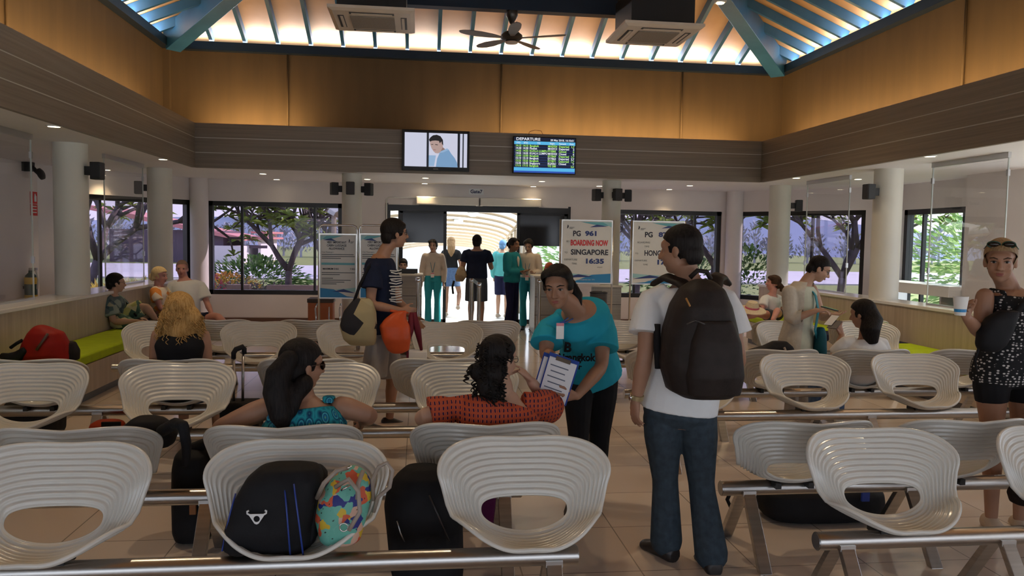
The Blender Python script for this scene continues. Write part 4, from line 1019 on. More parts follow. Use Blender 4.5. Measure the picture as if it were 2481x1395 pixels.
class Person:
    def __init__(s, label, loc, J, skin, fwd=None, w=1.0, belly=0, sc=1.0, headf=(0, -1, 0), headu=(0, 0, 1), vox=.008, hs=1.0, group=None, bust=0):
        s.root = thing('person', label, 'person', loc, group)
        s.J = {k: V(v) for k, v in J.items()}; s.w = w; s.sc = sc; s.skin = skin; s.vox = vox; s.belly = belly; s.bust = bust; s.hs = hs
        s.H, s.HM, s.hc = head_frame(s.J['head'], headf, headu)
        s.body = MB(); s._torso(s.body, 0, 0, 1); head_prims(s.body, s.H, s.HM, hs)
        J = s.J; up = (J['neck']-J['chest']).normalized()
        nk = s.H(0, -.02*hs, -.055*hs)
        s.body.tube([J['neck']-up*.05, mixv(J['neck'], nk, .5), nk], [.070*sc*w**.5, .058*sc*w**.5, .055*sc*w**.4], 14)
        for q in 'LR':
            if 'e'+q in J: s._arm(s.body, q, 0, 1)
            if 'k'+q in J: s._leg(s.body, q, 0, 1)
    def axes(s):
        J = s.J
        rh = (J['hR']-J['hL']); rh.normalize(); rc = (J['sR']-J['sL']); rc.normalize(); return rh, rc
    def _torso(s, b, t, lo, hi, cap=True, flare=0):
        """stations lo..hi of the trunk: 0 crotch .. 1 neck"""
        J = s.J; rh, rc = s.axes(); w, k = s.w, s.sc
        hp, ch, nk = J['hip'], J['chest'], J['neck']; sw = (J['sR']-J['sL']).length/2
        hw = (J['hR']-J['hL']).length/2
        st = [(-.16, hw+.035*k, .075*k, 0), (-.06, hw+.072*k*w, .112*k*w, 0), (.12, hw+.07*k*w, .118*k*w, s.belly*.5), (.34, .136*k*w, .100*k*w, s.belly), (.55, .146*k*w, .106*k*w, s.belly*.6+s.bust*.5), (.74, .162*k*w, .114*k*w, s.bust), (.87, sw*.84+.01, .098*k*w, s.bust*.3), (.96, sw*.58+.008, .080*k, 0), (1.03, .072*k, .062*k, 0), (1.08, .058*k, .055*k, 0)]
        rings = []
        def pt(u):
            cpt = ch if u <= 1 else ch
            if u < 0: return hp+(hp-ch).normalized()*(-u)*(nk-hp).length
            a, c = hp, nk; m = ch*2-(a+c)*.5; v = min(u, 1.15)
            m = mixv(m, (a+c)*.5, .0)
            return a*(1-v)**2+m*2*v*(1-v)+c*v*v
        us = []
        lo_u, hi_u = lo, hi
        tab = [x for x in st]
        def interp(u):
            for i in range(len(tab)-1):
                if u <= tab[i+1][0] or i == len(tab)-2:
                    f = (u-tab[i][0])/(tab[i+1][0]-tab[i][0]); f = max(0, min(1, f)); return [tab[i][j]*(1-f)+tab[i+1][j]*f for j in (1, 2, 3)]
        lo_, hi_ = (-.16 if lo == 0 else lo), (1.08 if hi == 1 else hi)
        n = 16
        for i in range(n+1):
            u = lo_+(hi_-lo_)*i/n; a, bb, fo = interp(u)
            p = pt(u); tg = (pt(u+.02)-pt(u-.02)); tg.normalize()
            r = mixv(rh, rc, max(0, min(1, (u-.1)/.7))); r = (r-tg*r.dot(tg)).normalized(); f = tg.cross(r)
            fl = flare*max(0, 1-(u-lo_)/.5)
            rings.append(ringe(p+f*fo*.5, r, f, a+t+fl, bb+t+abs(fo)*.5+fl))
        b.loft(rings)
    def _arm(s, b, q, t, f, loose=0):
        J = s.J; k = s.sc*(.55+.45*s.w); S, E, W = J['s'+q], J['e'+q], J['w'+q]
        up = [(0, .049*k), (.25, .052*k), (.6, .046*k), (.92, .039*k)]; lo = [(.08, .039*k), (.3, .042*k), (.65, .034*k), (1, .026*k)]
        if f >= 1: limb(b, [S, E, W], [up, lo], t)
        elif f <= .5:
            g = f/.5; rr = [(x*g, (.056-.014*x*g)*k+t+loose*x) for x in (0, .33, .66, 1)]
            P = [mixv(S, E, x) for x, _ in rr]; c0 = mixv(J['neck'], S, .55); b.tube([c0]+P, [.040*k+t]+[r*(.86 if i == 0 else 1) for i, (_, r) in enumerate(rr)], 16)
        else:
            g = (f-.5)/.5; limb(b, [S, E, mixv(E, W, g)], [up, [(x, .040*k-(.012*x*g)*k) for x in (.1, .5, 1)]], t+loose)
    def _leg(s, b, q, t, f, loose=0):
        J = s.J; k = s.sc*(.5+.5*s.w); Hh, K, A = J['h'+q], J['k'+q], J['a'+q]
        up = [(0, .084*k), (.3, .082*k), (.65, .066*k), (.93, .054*k)]; lo = [(.08, .052*k), (.3, .055*k), (.6, .044*k), (1, .035*k)]
        if f >= 1: limb(b, [Hh, K, A], [up, lo], t)
        elif f <= .5:
            g = f/.5; P = [mixv(Hh, K, x*g) for x in (0, .33, .66, 1)]; b.tube(P, [.086*k+t, .084*k+t+loose*.3, .074*k+t+loose*.7, .066*k+t+loose], 16, round_ends=False)
        else:
            g = (f-.5)/.5; limb(b, [Hh, K, mixv(K, A, g)], [up, [(x, (.053-.008*x)*k+loose*x) for x in (.08, .4, .75, 1)]], t)
    def hand(s, q, n, curl=.35, d=None, thumb=.7, **kw):
        J = s.J; d = V(d) if d is not None else (J['w'+q]-J['e'+q]); n = V(n); d = d.normalized()
        n2 = (n-d*n.dot(d)).normalized(); side = kw.pop('side', 1 if q == 'L' else -1)
        hand_prims(s.body, J['w'+q], d, n2, side, s.sc*.98, curl, thumb=thumb, **kw); return s
    def feet(s, fL, fR):
        for q, f in (('L', fL), ('R', fR)):
            if 'a'+q in s.J and f is not None: foot_prims(s.body, s.J['a'+q], f, s.sc)
        return s
    def finish(s): s.bodyo = organic(s.body, 'body', s.skin, s.root, s.vox, 3); return s
    def top(s, m, lo=.02, hi=.97, sleeve=.3, t=.014, loose=.012, name='shirt', flare=.0, extra=None, it=5):
        b = MB(); s._torso(b, t, lo, hi, flare=flare)
        if sleeve > 0:
            for q in 'LR':
                if 'e'+q in s.J: s._arm(b, q, t*.9, sleeve, loose)
        if extra: extra(b)
        return organic(b, name, m, s.root, s.vox, it)
    def bottom(s, m, leg=.96, t=.012, loose=.012, name='trousers', hi=.20):
        b = MB(); s._torso(b, t*.9, -.15, hi)
        for q in 'LR':
            if 'k'+q in s.J: s._leg(b, q, t, leg, loose)
        return organic(b, name, m, s.root, s.vox, 4)
    def shoes(s, m, fL, fR, t=.007):
        for q, f in (('L', fL), ('R', fR)):
            if 'a'+q in s.J and f is not None:
                b = MB(); foot_prims(b, s.J['a'+q], f, s.sc, t); organic(b, 'shoe', m, s.root, max(s.vox, .008), 2)
    def face(s, lips=True, brow=H_black, eyes=True, k=1.0):
        H, M = s.H, s.HM; z = s.hs
        for q in (-1, 1):
            if eyes:
                e = MB().ell(H(q*.031*z, .0795*z, .010*z), (.0145*z, .0085*z, .0050*z*k), M, 12, 8).build('eye', M_eyew, s.root, smooth=True)
                MB().ell(H(q*.031*z, .0865*z, .010*z), (.0068*z, .0042*z, .0056*z), M, 10, 8).build('iris', M_iris, e, smooth=True)
                MB().tube([H(q*.015*z, .084*z, .013*z), H(q*.031*z, .0895*z, .0175*z), H(q*.047*z, .080*z, .012*z)], [.0016*z, .0022*z, .0016*z], 6).build('eyelid', M_iris, s.root, smooth=True)
            MB().tube([H(q*.014*z, .0905*z, .029*z), H(q*.033*z, .091*z, .036*z), H(q*.052*z, .076*z, .031*z)], [.0030*z, .0036*z, .002*z], 6, round_ends=True).build('eyebrow', brow, s.root, smooth=True)
        if lips:
            MB().ell(H(0, .0945*z, -.0525*z), (.021*z, .007*z, .0045*z), M, 12, 8).ell(H(0, .0945*z, -.0610*z), (.018*z, .007*z, .0050*z), M, 12, 8).build('lips', M_lip, s.root, smooth=True)
        return s
    def hair(s, m, style='short', extra=None, name='hair', vol=1.0, vox=None):
        H, M = s.H, s.HM; z = s.hs; b = MB()
        b.ell(H(0, -.014*z, .040*z), (.082*z*vol, .104*z*vol, .092*z*vol), M, 22, 14)
        b.ell(H(0, -.052*z, -.02*z), (.068*z*vol, .062*z*vol, .075*z*vol), M, 18, 12)
        if style == 'sleek':
            for q in (-1, 1): b.ell(H(q*.042*z, .030*z, .074*z), (.046*z, .062*z, .044*z), M @ Matrix.Rotation(-q*.35, 3, 'Y'), 16, 10); b.ell(H(q*.070*z, -.010*z, .012*z), (.018*z, .044*z, .055*z), M, 14, 10)
        if style == 'fringe': b.ell(H(0, .052*z, .072*z), (.060*z, .042*z, .030*z), M, 16, 10)
        o = organic(b, name, m, s.root, vox or .0055, 3)
        hl, side, ear, nape = {'short': (0, .036, -.045, -.078), 'fringe': (-.012, .050, -.045, -.080), 'crop': (.006, .028, -.030, -.070), 'sleek': (.010, .024, -.012, -.080)}[style]
        off = gloc(s.root); Mt = M.transposed(); bmh = bmesh.new(); bmh.from_mesh(o.data); kill = []
        for v in bmh.verts:
            q = (Mt @ (v.co+off-s.hc))/z
            yl = side+1.15*max(0, q.z-.026-hl)+(.34*abs(q.x) if style == 'sleek' else -.30*abs(q.x)*(q.z > .03))
            if (q.y > yl and q.z < .10) or (q.z < ear and q.y > -.050) or q.z < nape: kill.append(v)
        bmesh.ops.delete(bmh, geom=kill, context='VERTS')
        for _ in range(6):
            bv = [v for v in bmh.verts if v.is_boundary]; new = []
            for v in bv:
                nb = [e.other_vert(v).co for e in v.link_edges if e.is_boundary]
                new.append((v, v.co*.5+(nb[0]+nb[-1])*.25 if len(nb) == 2 else v.co.copy()))
            for v, c in new: v.co = c
        bmh.to_mesh(o.data); bmh.free()
        if extra:
            b2 = MB(); extra(b2); organic(b2, 'hair_length', m, o, vox or .009, 2)
        return o
    def glasses(s, m_f=None, m_l=None, sun=False, y=.096, zc=.008, name='glasses'):
        H, M, z = s.H, s.HM, s.hs; b = MB(); m_f = m_f or M_wire
        for q in (-1, 1):
            w, h = (.027, .021) if sun else (.023, .016)
            ring = [H((q*.033+w*math.cos(a))*z, (y-.012*abs(math.cos(a)*w/.03+q*.0)*(1 if q*math.cos(a) > 0 else .0))*z, (zc+h*math.sin(a))*z) for a in [2*PI*i/20 for i in range(20)]]
            b.tube(ring, .0022 if sun else .0016, 6, closed=True)
            b.tube([H(q*.060*z, (y-.014)*z, (zc+.006)*z), H(q*.078*z, .03*z, (zc+.006)*z), H(q*.080*z, -.02*z, (zc-.004)*z)], .0022 if sun else .0015, 6)
        b.tube([H(-.010*z, (y+.002)*z, (zc+.004)*z), H(.010*z, (y+.002)*z, (zc+.004)*z)], .0018, 6)
        g = b.build(name, m_f, s.root, smooth=True)
        if m_l:
            for q in (-1, 1):
                w, h = (.026, .020)
                MB().add([H((q*.033+w*math.cos(a))*z, (y-.004)*z, (zc+h*math.sin(a))*z) for a in [2*PI*i/16 for i in range(16)]], [tuple(range(16))]).build('lens', m_l, g)
        return g
def lanyard(P, m, badge=True, drop=.30):
    J = P.J; rh, rc = P.axes(); up = (J['neck']-J['hip']).normalized(); f = up.cross(rc); k = P.sc; d = .118*k*P.w+.018
    c = J['neck']
    pl, pr = c-rc*.055*k+up*.0+f*.03, c+rc*.055*k+f*.03; ml, mr = c-rc*.06*k-up*.09+f*(d-.02), c+rc*.06*k-up*.09+f*(d-.02); e = c-up*drop+f*(d+.012)
    b = MB().tube([pl, ml, e-rc*.006], .005, 6).tube([pr, mr, e+rc*.006], .005, 6)
    o = b.build('lanyard', m, P.root, smooth=True)
    if badge:
        Mx = Matrix((rc, f, up)).transposed()
        MB().box(e-up*.05, (.062, .006, .09), Mx).build('badge', M_white, o)
        MB().box(e-up*.02+f*.002, (.062, .006, .022), Mx).build('badge_stripe', mat('badge_pink', (.7, .25, .3), .5), o)
def standing(x, y, ang, h=1.68, sw=.17, lean=0, z0=0, stance=.09):
    """joints of a relaxed standing figure facing ang (0 = towards +Y, PI = towards the camera)"""
    k = h/1.68; f = V((math.sin(ang), math.cos(ang), 0)); r = V((f.y, -f.x, 0)); o = V((x, y, z0)); u = V((0, 0, 1))
    g = lambda a, b_, c: o+r*a*k+f*b_*k+u*c*k
    J = dict(hip=g(0, 0, .94), chest=g(0, .005+lean*.5, 1.24), neck=g(0, -.015+lean, 1.42), head=g(0, .03+lean*1.2, 1.555))
    for q, s in (('L', -1), ('R', 1)):
        J['h'+q] = g(s*.085, 0, .90); J['k'+q] = g(s*(stance), .02, .49); J['a'+q] = g(s*stance, -.03, .085)
        J['s'+q] = g(s*sw, -.01+lean, 1.352); J['e'+q] = g(s*(sw+.06), -.04+lean*.6, 1.10); J['w'+q] = g(s*(sw+.055), .05+lean*.4, .86)
    return J, f, r
def palette(nm, base, voro, scale, stops, rough=.85, mapping=(1, 1, 1), feat='F1', out='Distance', rnd=1.0):
    m = mat(nm, base, rough, spec=.2); co = coords(m, mapping); v = N(m, 'TexVoronoi'); v.feature = feat; v.inputs['Scale'].default_value = scale; v.inputs['Randomness'].default_value = rnd
    L(m, co, v.inputs['Vector'])
    if out == 'Color':
        s = N(m, 'SeparateColor'); L(m, v.outputs['Color'], s.inputs[0]); fac = s.outputs[0]
    else: fac = v.outputs['Distance']
    L(m, ramp(m, fac, stops, 'CONSTANT' if out == 'Color' else 'LINEAR'), bsdf(m).inputs['Base Color']); return m
# ================================================================== luggage and loose things
M_blk = fabric('bag_black', (.012, .012, .014), .7, .3, 14); M_pip = mat('piping_blue', (.02, .05, .28), .5)
def org2(mb, name, m, parent, voxel, it): return organic(mb, name, m, parent, voxel, it)
def lumpy(rows, Y, depth_scale=1.0, e=2.6, n=22):
    b = MB(); R = []
    for r in rows:
        py, xl, xr, dp = r[:4]; y = Y+(r[4] if len(r) > 4 else 0)
        a, c = at(xl, py, y), at(xr, py, y); R.append(ringe((a+c)/2, V((1, 0, 0)), V((0, -1, 0)), (c.x-a.x)/2, dp*depth_scale, n, e))
    return b.loft(R)
# black duffel bag with blue piping on the nearest bench
Y = 3.13
t = thing('duffel_bag', 'black duffel bag with blue piping and white emblem on the nearest bench', 'bag', (-.62, Y, .42))
b = lumpy([(1352, 548, 745, .06), (1330, 540, 760, .13), (1270, 548, 762, .15), (1200, 572, 772, .14), (1155, 598, 785, .12), (1130, 628, 775, .09), (1122, 655, 740, .05)], Y, .85, e=3.2)
for p in b.v: p.z = max(p.z, .425+.01*math.sin(p.x*30))
org2(b, 'body', M_blk, t, .010, 5)
b = lumpy([(1345, 735, 765, .08, .02), (1280, 745, 775, .10, .04), (1200, 745, 790, .10, .06), (1145, 735, 794, .07, .06), (1128, 745, 780, .04, .06)], Y)
for p in b.v: p.z = max(p.z, .43)
org2(b, 'end_panel', M_blk, t, .010, 4)
yf = Y-.132
for k, pts in enumerate((((690, 1186), (694, 1230), (698, 1280), (704, 1356)), ((712, 1172), (718, 1220), (726, 1280), (736, 1356)), ((571, 1195), (556, 1250), (545, 1300), (538, 1335)))):
    MB().tube([at(px, py, yf+(.03 if i in (0,) else .0)+(.06 if k == 2 else 0)) for i, (px, py) in enumerate(pts)], .0035, 6).build('piping', M_pip, t, smooth=True)
M_emb = mat('emblem_white', (.72, .72, .72), .5)
c = at(622, 1252, yf-.004); s_ = .0018
mb = MB(); ee = [(-9, 5), (9, 5), (11, 1), (2.5, -9.5), (-2.5, -9.5), (-11, 1)]
def eprism(pts): mb.prism([(x*s_, y*s_) for x, y in pts], c, (1, 0, 0), (0, 0, 1), .004)
ring_o = [(-14, 5), (14, 5), (3.5, -11), (0, -12.5), (-3.5, -11)]
hole_ = [(5.2*math.cos(a), -3.2+5.2*math.sin(a)) for a in [PI/2+2*PI*i/20 for i in range(20)]]
cu = bpy.data.curves.new('e', 'CURVE'); cu.dimensions = '2D'; cu.fill_mode = 'BOTH'; cu.extrude = .0015
for pts in (ring_o, hole_):
    sp = cu.splines.new('POLY'); sp.points.add(len(pts)-1); sp.use_cyclic_u = True
    for q, (x, y) in zip(sp.points, pts): q.co = (x*s_*1.25, y*s_*1.25, 0, 1)
eo = bpy.data.objects.new('e', cu); COL.objects.link(eo); dg = bpy.context.evaluated_depsgraph_get(); em = bpy.data.meshes.new_from_object(eo.evaluated_get(dg))
fm_ = frame(c, (1, 0, 0), (0, .08, 1)); mb.add([fm_ @ v.co for v in em.vertices], [tuple(p.vertices) for p in em.polygons]); bpy.data.objects.remove(eo)
for sg in (-1, 1): mb.tube([fm_ @ V((sg*x*s_*1.25, y*s_*1.25, 0)) for x, y in ((12, 4), (15.5, 6), (15.8, 9.5), (13.0, 10.5))], .0038, 6)
mb.build('emblem', M_emb, t)
# flowered handbag
M_floral = mat('flower_print', (.3, .5, .4), .6)
co = coords(M_floral, (1, 1, 1)); v1 = N(M_floral, 'TexVoronoi'); v1.inputs['Scale'].default_value = 30; v1.inputs['Randomness'].default_value = 1
nz = N(M_floral, 'TexNoise'); nz.inputs['Scale'].default_value = 20; mxv = N(M_floral, 'MixRGB'); mxv.inputs[0].default_value = .06; L(M_floral, co, nz.inputs['Vector']); L(M_floral, co, mxv.inputs[1]); L(M_floral, nz.outputs['Color'], mxv.inputs[2]); L(M_floral, mxv.outputs[0], v1.inputs['Vector'])
sp = N(M_floral, 'SeparateColor'); L(M_floral, v1.outputs['Color'], sp.inputs[0])
ca = ramp(M_floral, sp.outputs[0], [(0, (.13, .42, .33)), (.30, (.62, .42, .03)), (.48, (.60, .10, .04)), (.64, (.15, .45, .36)), (.78, (.02, .03, .20)), (.90, (.62, .40, .30))], 'CONSTANT')
cb = ramp(M_floral, v1.outputs['Distance'], [(.0, (.04, .02, .03)), (.09, (.10, .05, .05)), (.14, (1, 1, 1)), (1, (1, 1, 1))]); mu = N(M_floral, 'MixRGB'); mu.blend_type = 'MULTIPLY'; mu.inputs[0].default_value = 1
L(M_floral, ca, mu.inputs[1]); L(M_floral, cb, mu.inputs[2]); L(M_floral, mu.outputs[0], bsdf(M_floral).inputs['Base Color'])
M_taupe = mat('strap_taupe', (.30, .25, .21), .45)
Y = 3.12; t = thing('handbag', 'flowered handbag with taupe handles beside the black duffel bag', 'bag', (-.30, Y, .43))
b = lumpy([(1330, 800, 845, .05), (1305, 775, 875, .09), (1250, 762, 890, .10), (1200, 772, 902, .085), (1165, 795, 900, .06), (1140, 825, 885, .035), (1128, 838, 868, .02)], Y, e=2.3)
for p in b.v: p.z = max(p.z, .43)
org2(b, 'body', M_floral, t, .010, 4)
for pts in (((768, 1206, -.06), (785, 1170, -.12), (815, 1140, -.12), (842, 1133, -.06)), ((812, 1180, -.10), (845, 1160, -.12), (868, 1190, -.13), (872, 1240, -.14), (845, 1285, -.15)), ((880, 1140, -.06), (868, 1170, -.09), (866, 1210, -.11))):
    MB().tube([at(px, py, Y+d) for px, py, d in pts], .009, 8).build('strap', M_taupe, t, smooth=True)
MB().tube([at(905, 1212, Y-.02), at(902, 1160, Y-.03), at(918, 1130, Y-.05), at(938, 1120, Y-.06), at(951, 1140, Y-.06), at(944, 1180, Y-.05), at(915, 1205, Y-.03), at(905, 1240, Y-.02)], .008, 8).build('handle', M_taupe, t, smooth=True)
c = at(833, 1277, Y-.13); MB().tube([c+V((.016*math.cos(a), 0, .016*math.sin(a))) for a in [2*PI*i/16 for i in range(16)]], .003, 6, closed=True).build('buckle', M_chrome, t, smooth=True)
for q in ((842, 1132), (838, 1180)): MB().tube([at(q[0]-12, q[1]+8, Y-.07), at(q[0]+10, q[1]-4, Y-.07)], .004, 6).build('zip', M_chrome, t, smooth=True)
# black rucksack on the floor between the two near benches
Y = 3.58; t = thing('rucksack', 'black rucksack standing on the floor between the two nearest left benches', 'bag', (at(1010, 1300, Y).x, Y, 0))
b = lumpy([(1326, 960, 1120, .10), (1300, 945, 1125, .13), (1220, 930, 1120, .14), (1180, 938, 1110, .13), (1150, 960, 1090, .11), (1128, 985, 1060, .06)], Y)
b.v = [V((p.x, p.y, p.z)) for p in b.v]; zmin = min(p.z for p in b.v)
for p in b.v:
    if p.z < .35: p.z = p.z-zmin*(.35-p.z)/(.35-zmin)
org2(b, 'body', M_blk, t, .011, 4); MB().tube([at(1062, 1140, Y), at(1075, 1130, Y), at(1092, 1140, Y+.02), at(1096, 1175, Y+.04)], .014, 8).build('strap', M_blk, t, smooth=True)
MB().tube([at(1040, 1200, Y-.14), at(1062, 1250, Y-.15), at(1088, 1310, Y-.14)], .004, 6).build('zip', M_wire if 'M_wire' in globals() else M_pip, t, smooth=True)
MB().tube([at(962, 1262, Y-.15), at(970, 1290, Y-.15), at(980, 1312, Y-.14)], .003, 6).build('trim', M_clamp, t, smooth=True)
def floorbag(name, label, cat, px0, px1, ptop, Y, dp, m, rnd_=.03, extra=None):
    a, c = at(px0, ptop, Y), at(px1, ptop, Y); h = a.z; w = c.x-a.x; t = thing(name, label, cat, ((a.x+c.x)/2, Y, 0)); b = MB(); R = []
    for z, k in ((.01, .86), (.06, .98), (h*.5, 1), (h*.8, .97), (h*.94, .85), (h, .55)): R.append(ringe(V(((a.x+c.x)/2, Y, z)), V((1, 0, 0)), V((0, 1, 0)), w/2*k, dp*k, 22, 3.2))
    b.loft(R); org2(b, 'body', m, t, .012, 4); return t, a, c
t, a, c = floorbag('trolley_bag', 'tall black bag on the floor beside the seat with the jacket', 'bag', 422, 520, 1082, 4.35, .15, M_blk)
MB().tube([at(470, 1085, 4.32), at(500, 1072, 4.3), at(535, 1085, 4.32), at(545, 1110, 4.34)], .03, 8).build('flap', M_blk, t, smooth=True)
MB().bb(at(459, 1200, 4.19).x, at(474, 1200, 4.19).x, 4.185, 4.20, at(459, 1246, 4.19).z, at(459, 1205, 4.19).z).build('tag', mat('tag_orange', (.32, .12, .03), .5), t)
# jacket over the left seat of the second bench
t = thing('jacket', 'black jacket draped over the left seat of the second bench', 'jacket', (-1.45, 4.0, .6))
b = lumpy([(1078, 290, 420, .10, .1), (1050, 270, 430, .12, .08), (1030, 300, 415, .10, .06), (1015, 318, 398, .07, .05), (1007, 335, 375, .03, .05)], 3.90)
b.tube([at(390, 1045, 3.84), at(425, 1026, 3.72), at(444, 1030, 3.64), at(452, 1080, 3.62), at(450, 1130, 3.62)], [.03, .03, .028, .024, .018], 10)
org2(b, 'body', M_blk, t, .011, 4)
# flat orange pouch on the floor, dark bag under a seat
t, a, c = floorbag('pouch', 'flat orange red pouch lying on the floor under the left benches', 'pouch', 215, 305, 1018, 5.75, .10, fabric('pouch_orange', (.40, .045, .015), .6, .2, 10))
MB().bb((a.x+c.x)/2, c.x, 5.64, 5.66, a.z-.02, a.z+.01).build('strap', M_blk, t)
floorbag('holdall', 'dark holdall on the floor behind the left end of the third bench', 'bag', 10, 150, 965, 6.6, .2, M_blk)
# trolley suitcase with its handle pulled up
Y = 5.56; t = thing('suitcase', 'dark trolley suitcase with its handle pulled up, behind the woman in blue', 'suitcase', (at(575, 980, Y).x, Y, 0))
a, c = at(538, 980, Y), at(632, 980, Y); MB().bb(a.x, c.x, Y-.10, Y+.12, .04, .50).build('body', M_blk, t, bevel=.03, smooth='auto')
for px, pt in ((566, 862), (588, 850)): MB().tube([at(px, 975, Y), at(px+1, pt, Y+(.0 if px < 580 else .04))], .009, 8).build('handle_rod', M_clamp, t, smooth=True)
q0, q1 = at(566, 862, Y), at(590, 850, Y+.04)
MB().tube([q0+V((0, 0, -.02)), q0+V((0, 0, .02)), q0+V((.015, 0, .045)), q1+V((-.005, 0, .03)), q1+V((.005, 0, .015)), q1+V((.005, 0, -.02))], [.016, .017, .018, .018, .017, .016], 10).build('handle_grip', M_blk, t, smooth=True)
for x in (a.x+.04, c.x-.04): MB().tube([(x-.012, Y-.05, .035), (x+.012, Y-.05, .035)], .034, 14).build('wheel', M_black, t, smooth='auto')
# maroon suitcase seen through the hole of the third near seat
Y = 4.45; a, c = at(1120, 1190, Y), at(1203, 1190, Y); t = thing('suitcase', 'maroon suitcase on the floor at the end of the second bench', 'suitcase', ((a.x+c.x)/2, Y, 0))
MB().bb(a.x, c.x, Y-.12, Y+.12, .03, .52).build('body', fabric('suitcase_maroon', (.10, .008, .06), .4, .2, 8), t, bevel=.03, smooth='auto')
MB().tube([(a.x+.05, Y, .51), (a.x+.05, Y, .55), (c.x-.05, Y, .55), (c.x-.05, Y, .51)], .010, 8).build('handle', M_black, t, smooth=True)
for x in (a.x+.03, c.x-.03): MB().tube([(x-.012, Y-.07, .03), (x+.012, Y-.07, .03)], .03, 14).build('wheel', M_black, t, smooth='auto')
# red backpack on the left wall bench
Y = 7.55; t = thing('red_backpack', 'red backpack with black straps lying on the lime bench at the left', 'backpack', (-3.48, Y, .46))
M_redbp = fabric('backpack_red', (.33, .012, .008), .6, .2, 10)
b = lumpy([(874, 45, 168, .10), (858, 46, 168, .15), (830, 58, 164, .16), (806, 70, 152, .13), (792, 82, 118, .08), (787, 90, 104, .04)], Y)
org2(b, 'body', M_redbp, t, .012, 5)
b = lumpy([(872, 148, 190, .10, .1), (850, 150, 189, .12, .1), (828, 150, 180, .08, .1)], Y); org2(b, 'side_pocket', M_blk, t, .012, 3)
b = MB().tube([at(5, 862, Y-.05), at(22, 868, Y-.12), at(45, 862, Y-.12), at(62, 845, Y-.14)], [.03, .05, .05, .03], 10); org2(b, 'strap', M_blk, t, .012, 2)
MB().tube([at(26, 842, Y-.06), at(40, 832, Y-.08), at(54, 824, Y-.08)], .016, 8).build('strap_end', M_blk, t, smooth=True)
MB().tube([at(88, 848, Y-.17), at(102, 828, Y-.17), at(116, 808, Y-.15)], .012, 8).build('zip_pocket', mat('zip_brown', (.10, .055, .045), .5), t, smooth=True)
# black bag on the seat in front of the cream jacket man
Y = 6.42; t = thing('handbag', 'small black handbag lying on the seat in front of the man in the cream jacket', 'bag', (2.95, Y, .70))
b = lumpy([(858, 1835, 1922, .07), (848, 1812, 1924, .09), (838, 1850, 1918, .08), (826, 1872, 1905, .04)], Y-.12); org2(b, 'body', M_blk, t, .011, 3)
MB().tube([at(1900, 842, Y-.22), at(1904, 850, Y-.22), at(1898, 858, Y-.22)], .010, 8).build('buckle_strap', M_taupe, t, smooth=True)
# black bags under the right benches
t, a, c = floorbag('holdall', 'large black holdall on the floor under the nearest right benches', 'bag', 1835, 2130, 1172, 4.42, .20, M_blk)
MB().bb(at(2090, 1190, 4.2).x, at(2108, 1190, 4.2).x, 4.20, 4.215, at(2090, 1215, 4.2).z, at(2090, 1172, 4.2).z).build('blue_patch', M_pip, t)
MB().tube([at(1775, 1180, 4.3), at(1762, 1210, 4.3), at(1775, 1240, 4.28), at(1800, 1225, 4.3)], .012, 8).build('strap', M_blk, t, smooth=True)

Y = 3.45; t = thing('handbag', 'brown tortoiseshell patterned handbag at the far right edge of the nearest right bench', 'bag', at(2478, 1220, Y))
b = lumpy([(1220, 2455, 2520, .06), (1195, 2448, 2530, .07), (1168, 2462, 2520, .05)], Y)
organic(b, 'body', palette('tortoise_print', (.1, .04, .02), 1, 20, [(0, (.02, .012, .01)), (.5, (.22, .08, .02)), (.8, (.03, .015, .01))], out='Color') if 'palette' in globals() else M_blk, t, .01, 3)
UPV = V((0, 0, 1))
C_white = fabric('cotton_white', (.74, .75, .76), .85, .08, 10); C_jeans = fabric('denim_dark', (.045, .065, .085), .85, .35, 30); C_brownpk = fabric('backpack_brown', (.028, .021, .019), .6, .3, 20)
C_black = fabric('cotton_black', (.012, .012, .014), .85, .3, 10); C_turq = fabric('cotton_turquoise', (.02, .36, .50), .8, .12, 8); C_navy = fabric('cotton_navy', (.012, .018, .045), .85, .3, 12)
C_grey = fabric('shorts_grey', (.34, .32, .31), .85, .15, 12); C_cream = fabric('knit_cream', (.56, .52, .44), .9, .12, 30); C_pale = fabric('shirt_pale_green', (.56, .58, .46), .85, .1, 12); C_teal = fabric('uniform_teal', (.03, .33, .40), .75, .15, 10)
C_ivory = fabric('blouse_ivory', (.66, .56, .46), .8, .1, 10); C_blaz = fabric('blazer_teal', (.015, .22, .26), .75, .15, 10); C_navyt = fabric('trouser_navy', (.012, .014, .055), .8, .2, 10); C_denim = fabric('denim_blue', (.10, .17, .32), .85, .3, 30)
C_dkgrey = fabric('shorts_dark_grey', (.07, .08, .10), .85, .2, 16); M_shoe = mat('shoe_dark', (.018, .014, .013), .45); M_shoetan = mat('shoe_tan', (.45, .36, .28), .6)
C_ikat = palette('blue_ikat_print', (.01, .2, .35), 1, 17, [(0, (.26, .42, .06)), (.10, (.02, .20, .30)), (.24, (.012, .075, .20)), (.34, (.06, .42, .50)), (.42, (.006, .03, .10)), (.62, (.02, .30, .36)), (.9, (.006, .05, .14))], mapping=(1.5, 1.5, .62), rnd=.35)
C_orange = mat('orange_geometric_print', (.5, .1, .04), .85, spec=.2)
m = C_orange; co = coords(m, (1, 1, 1)); w1 = N(m, 'TexWave'); w1.wave_type = 'BANDS'; w1.bands_direction = 'X'; w1.inputs['Scale'].default_value = 15; w1.inputs['Distortion'].default_value = 1.2; w1.inputs['Detail Scale'].default_value = 3
w2 = N(m, 'TexWave'); w2.bands_direction = 'Z'; w2.inputs['Scale'].default_value = 13; w2.inputs['Distortion'].default_value = .8
L(m, co, w1.inputs['Vector']); L(m, co, w2.inputs['Vector'])
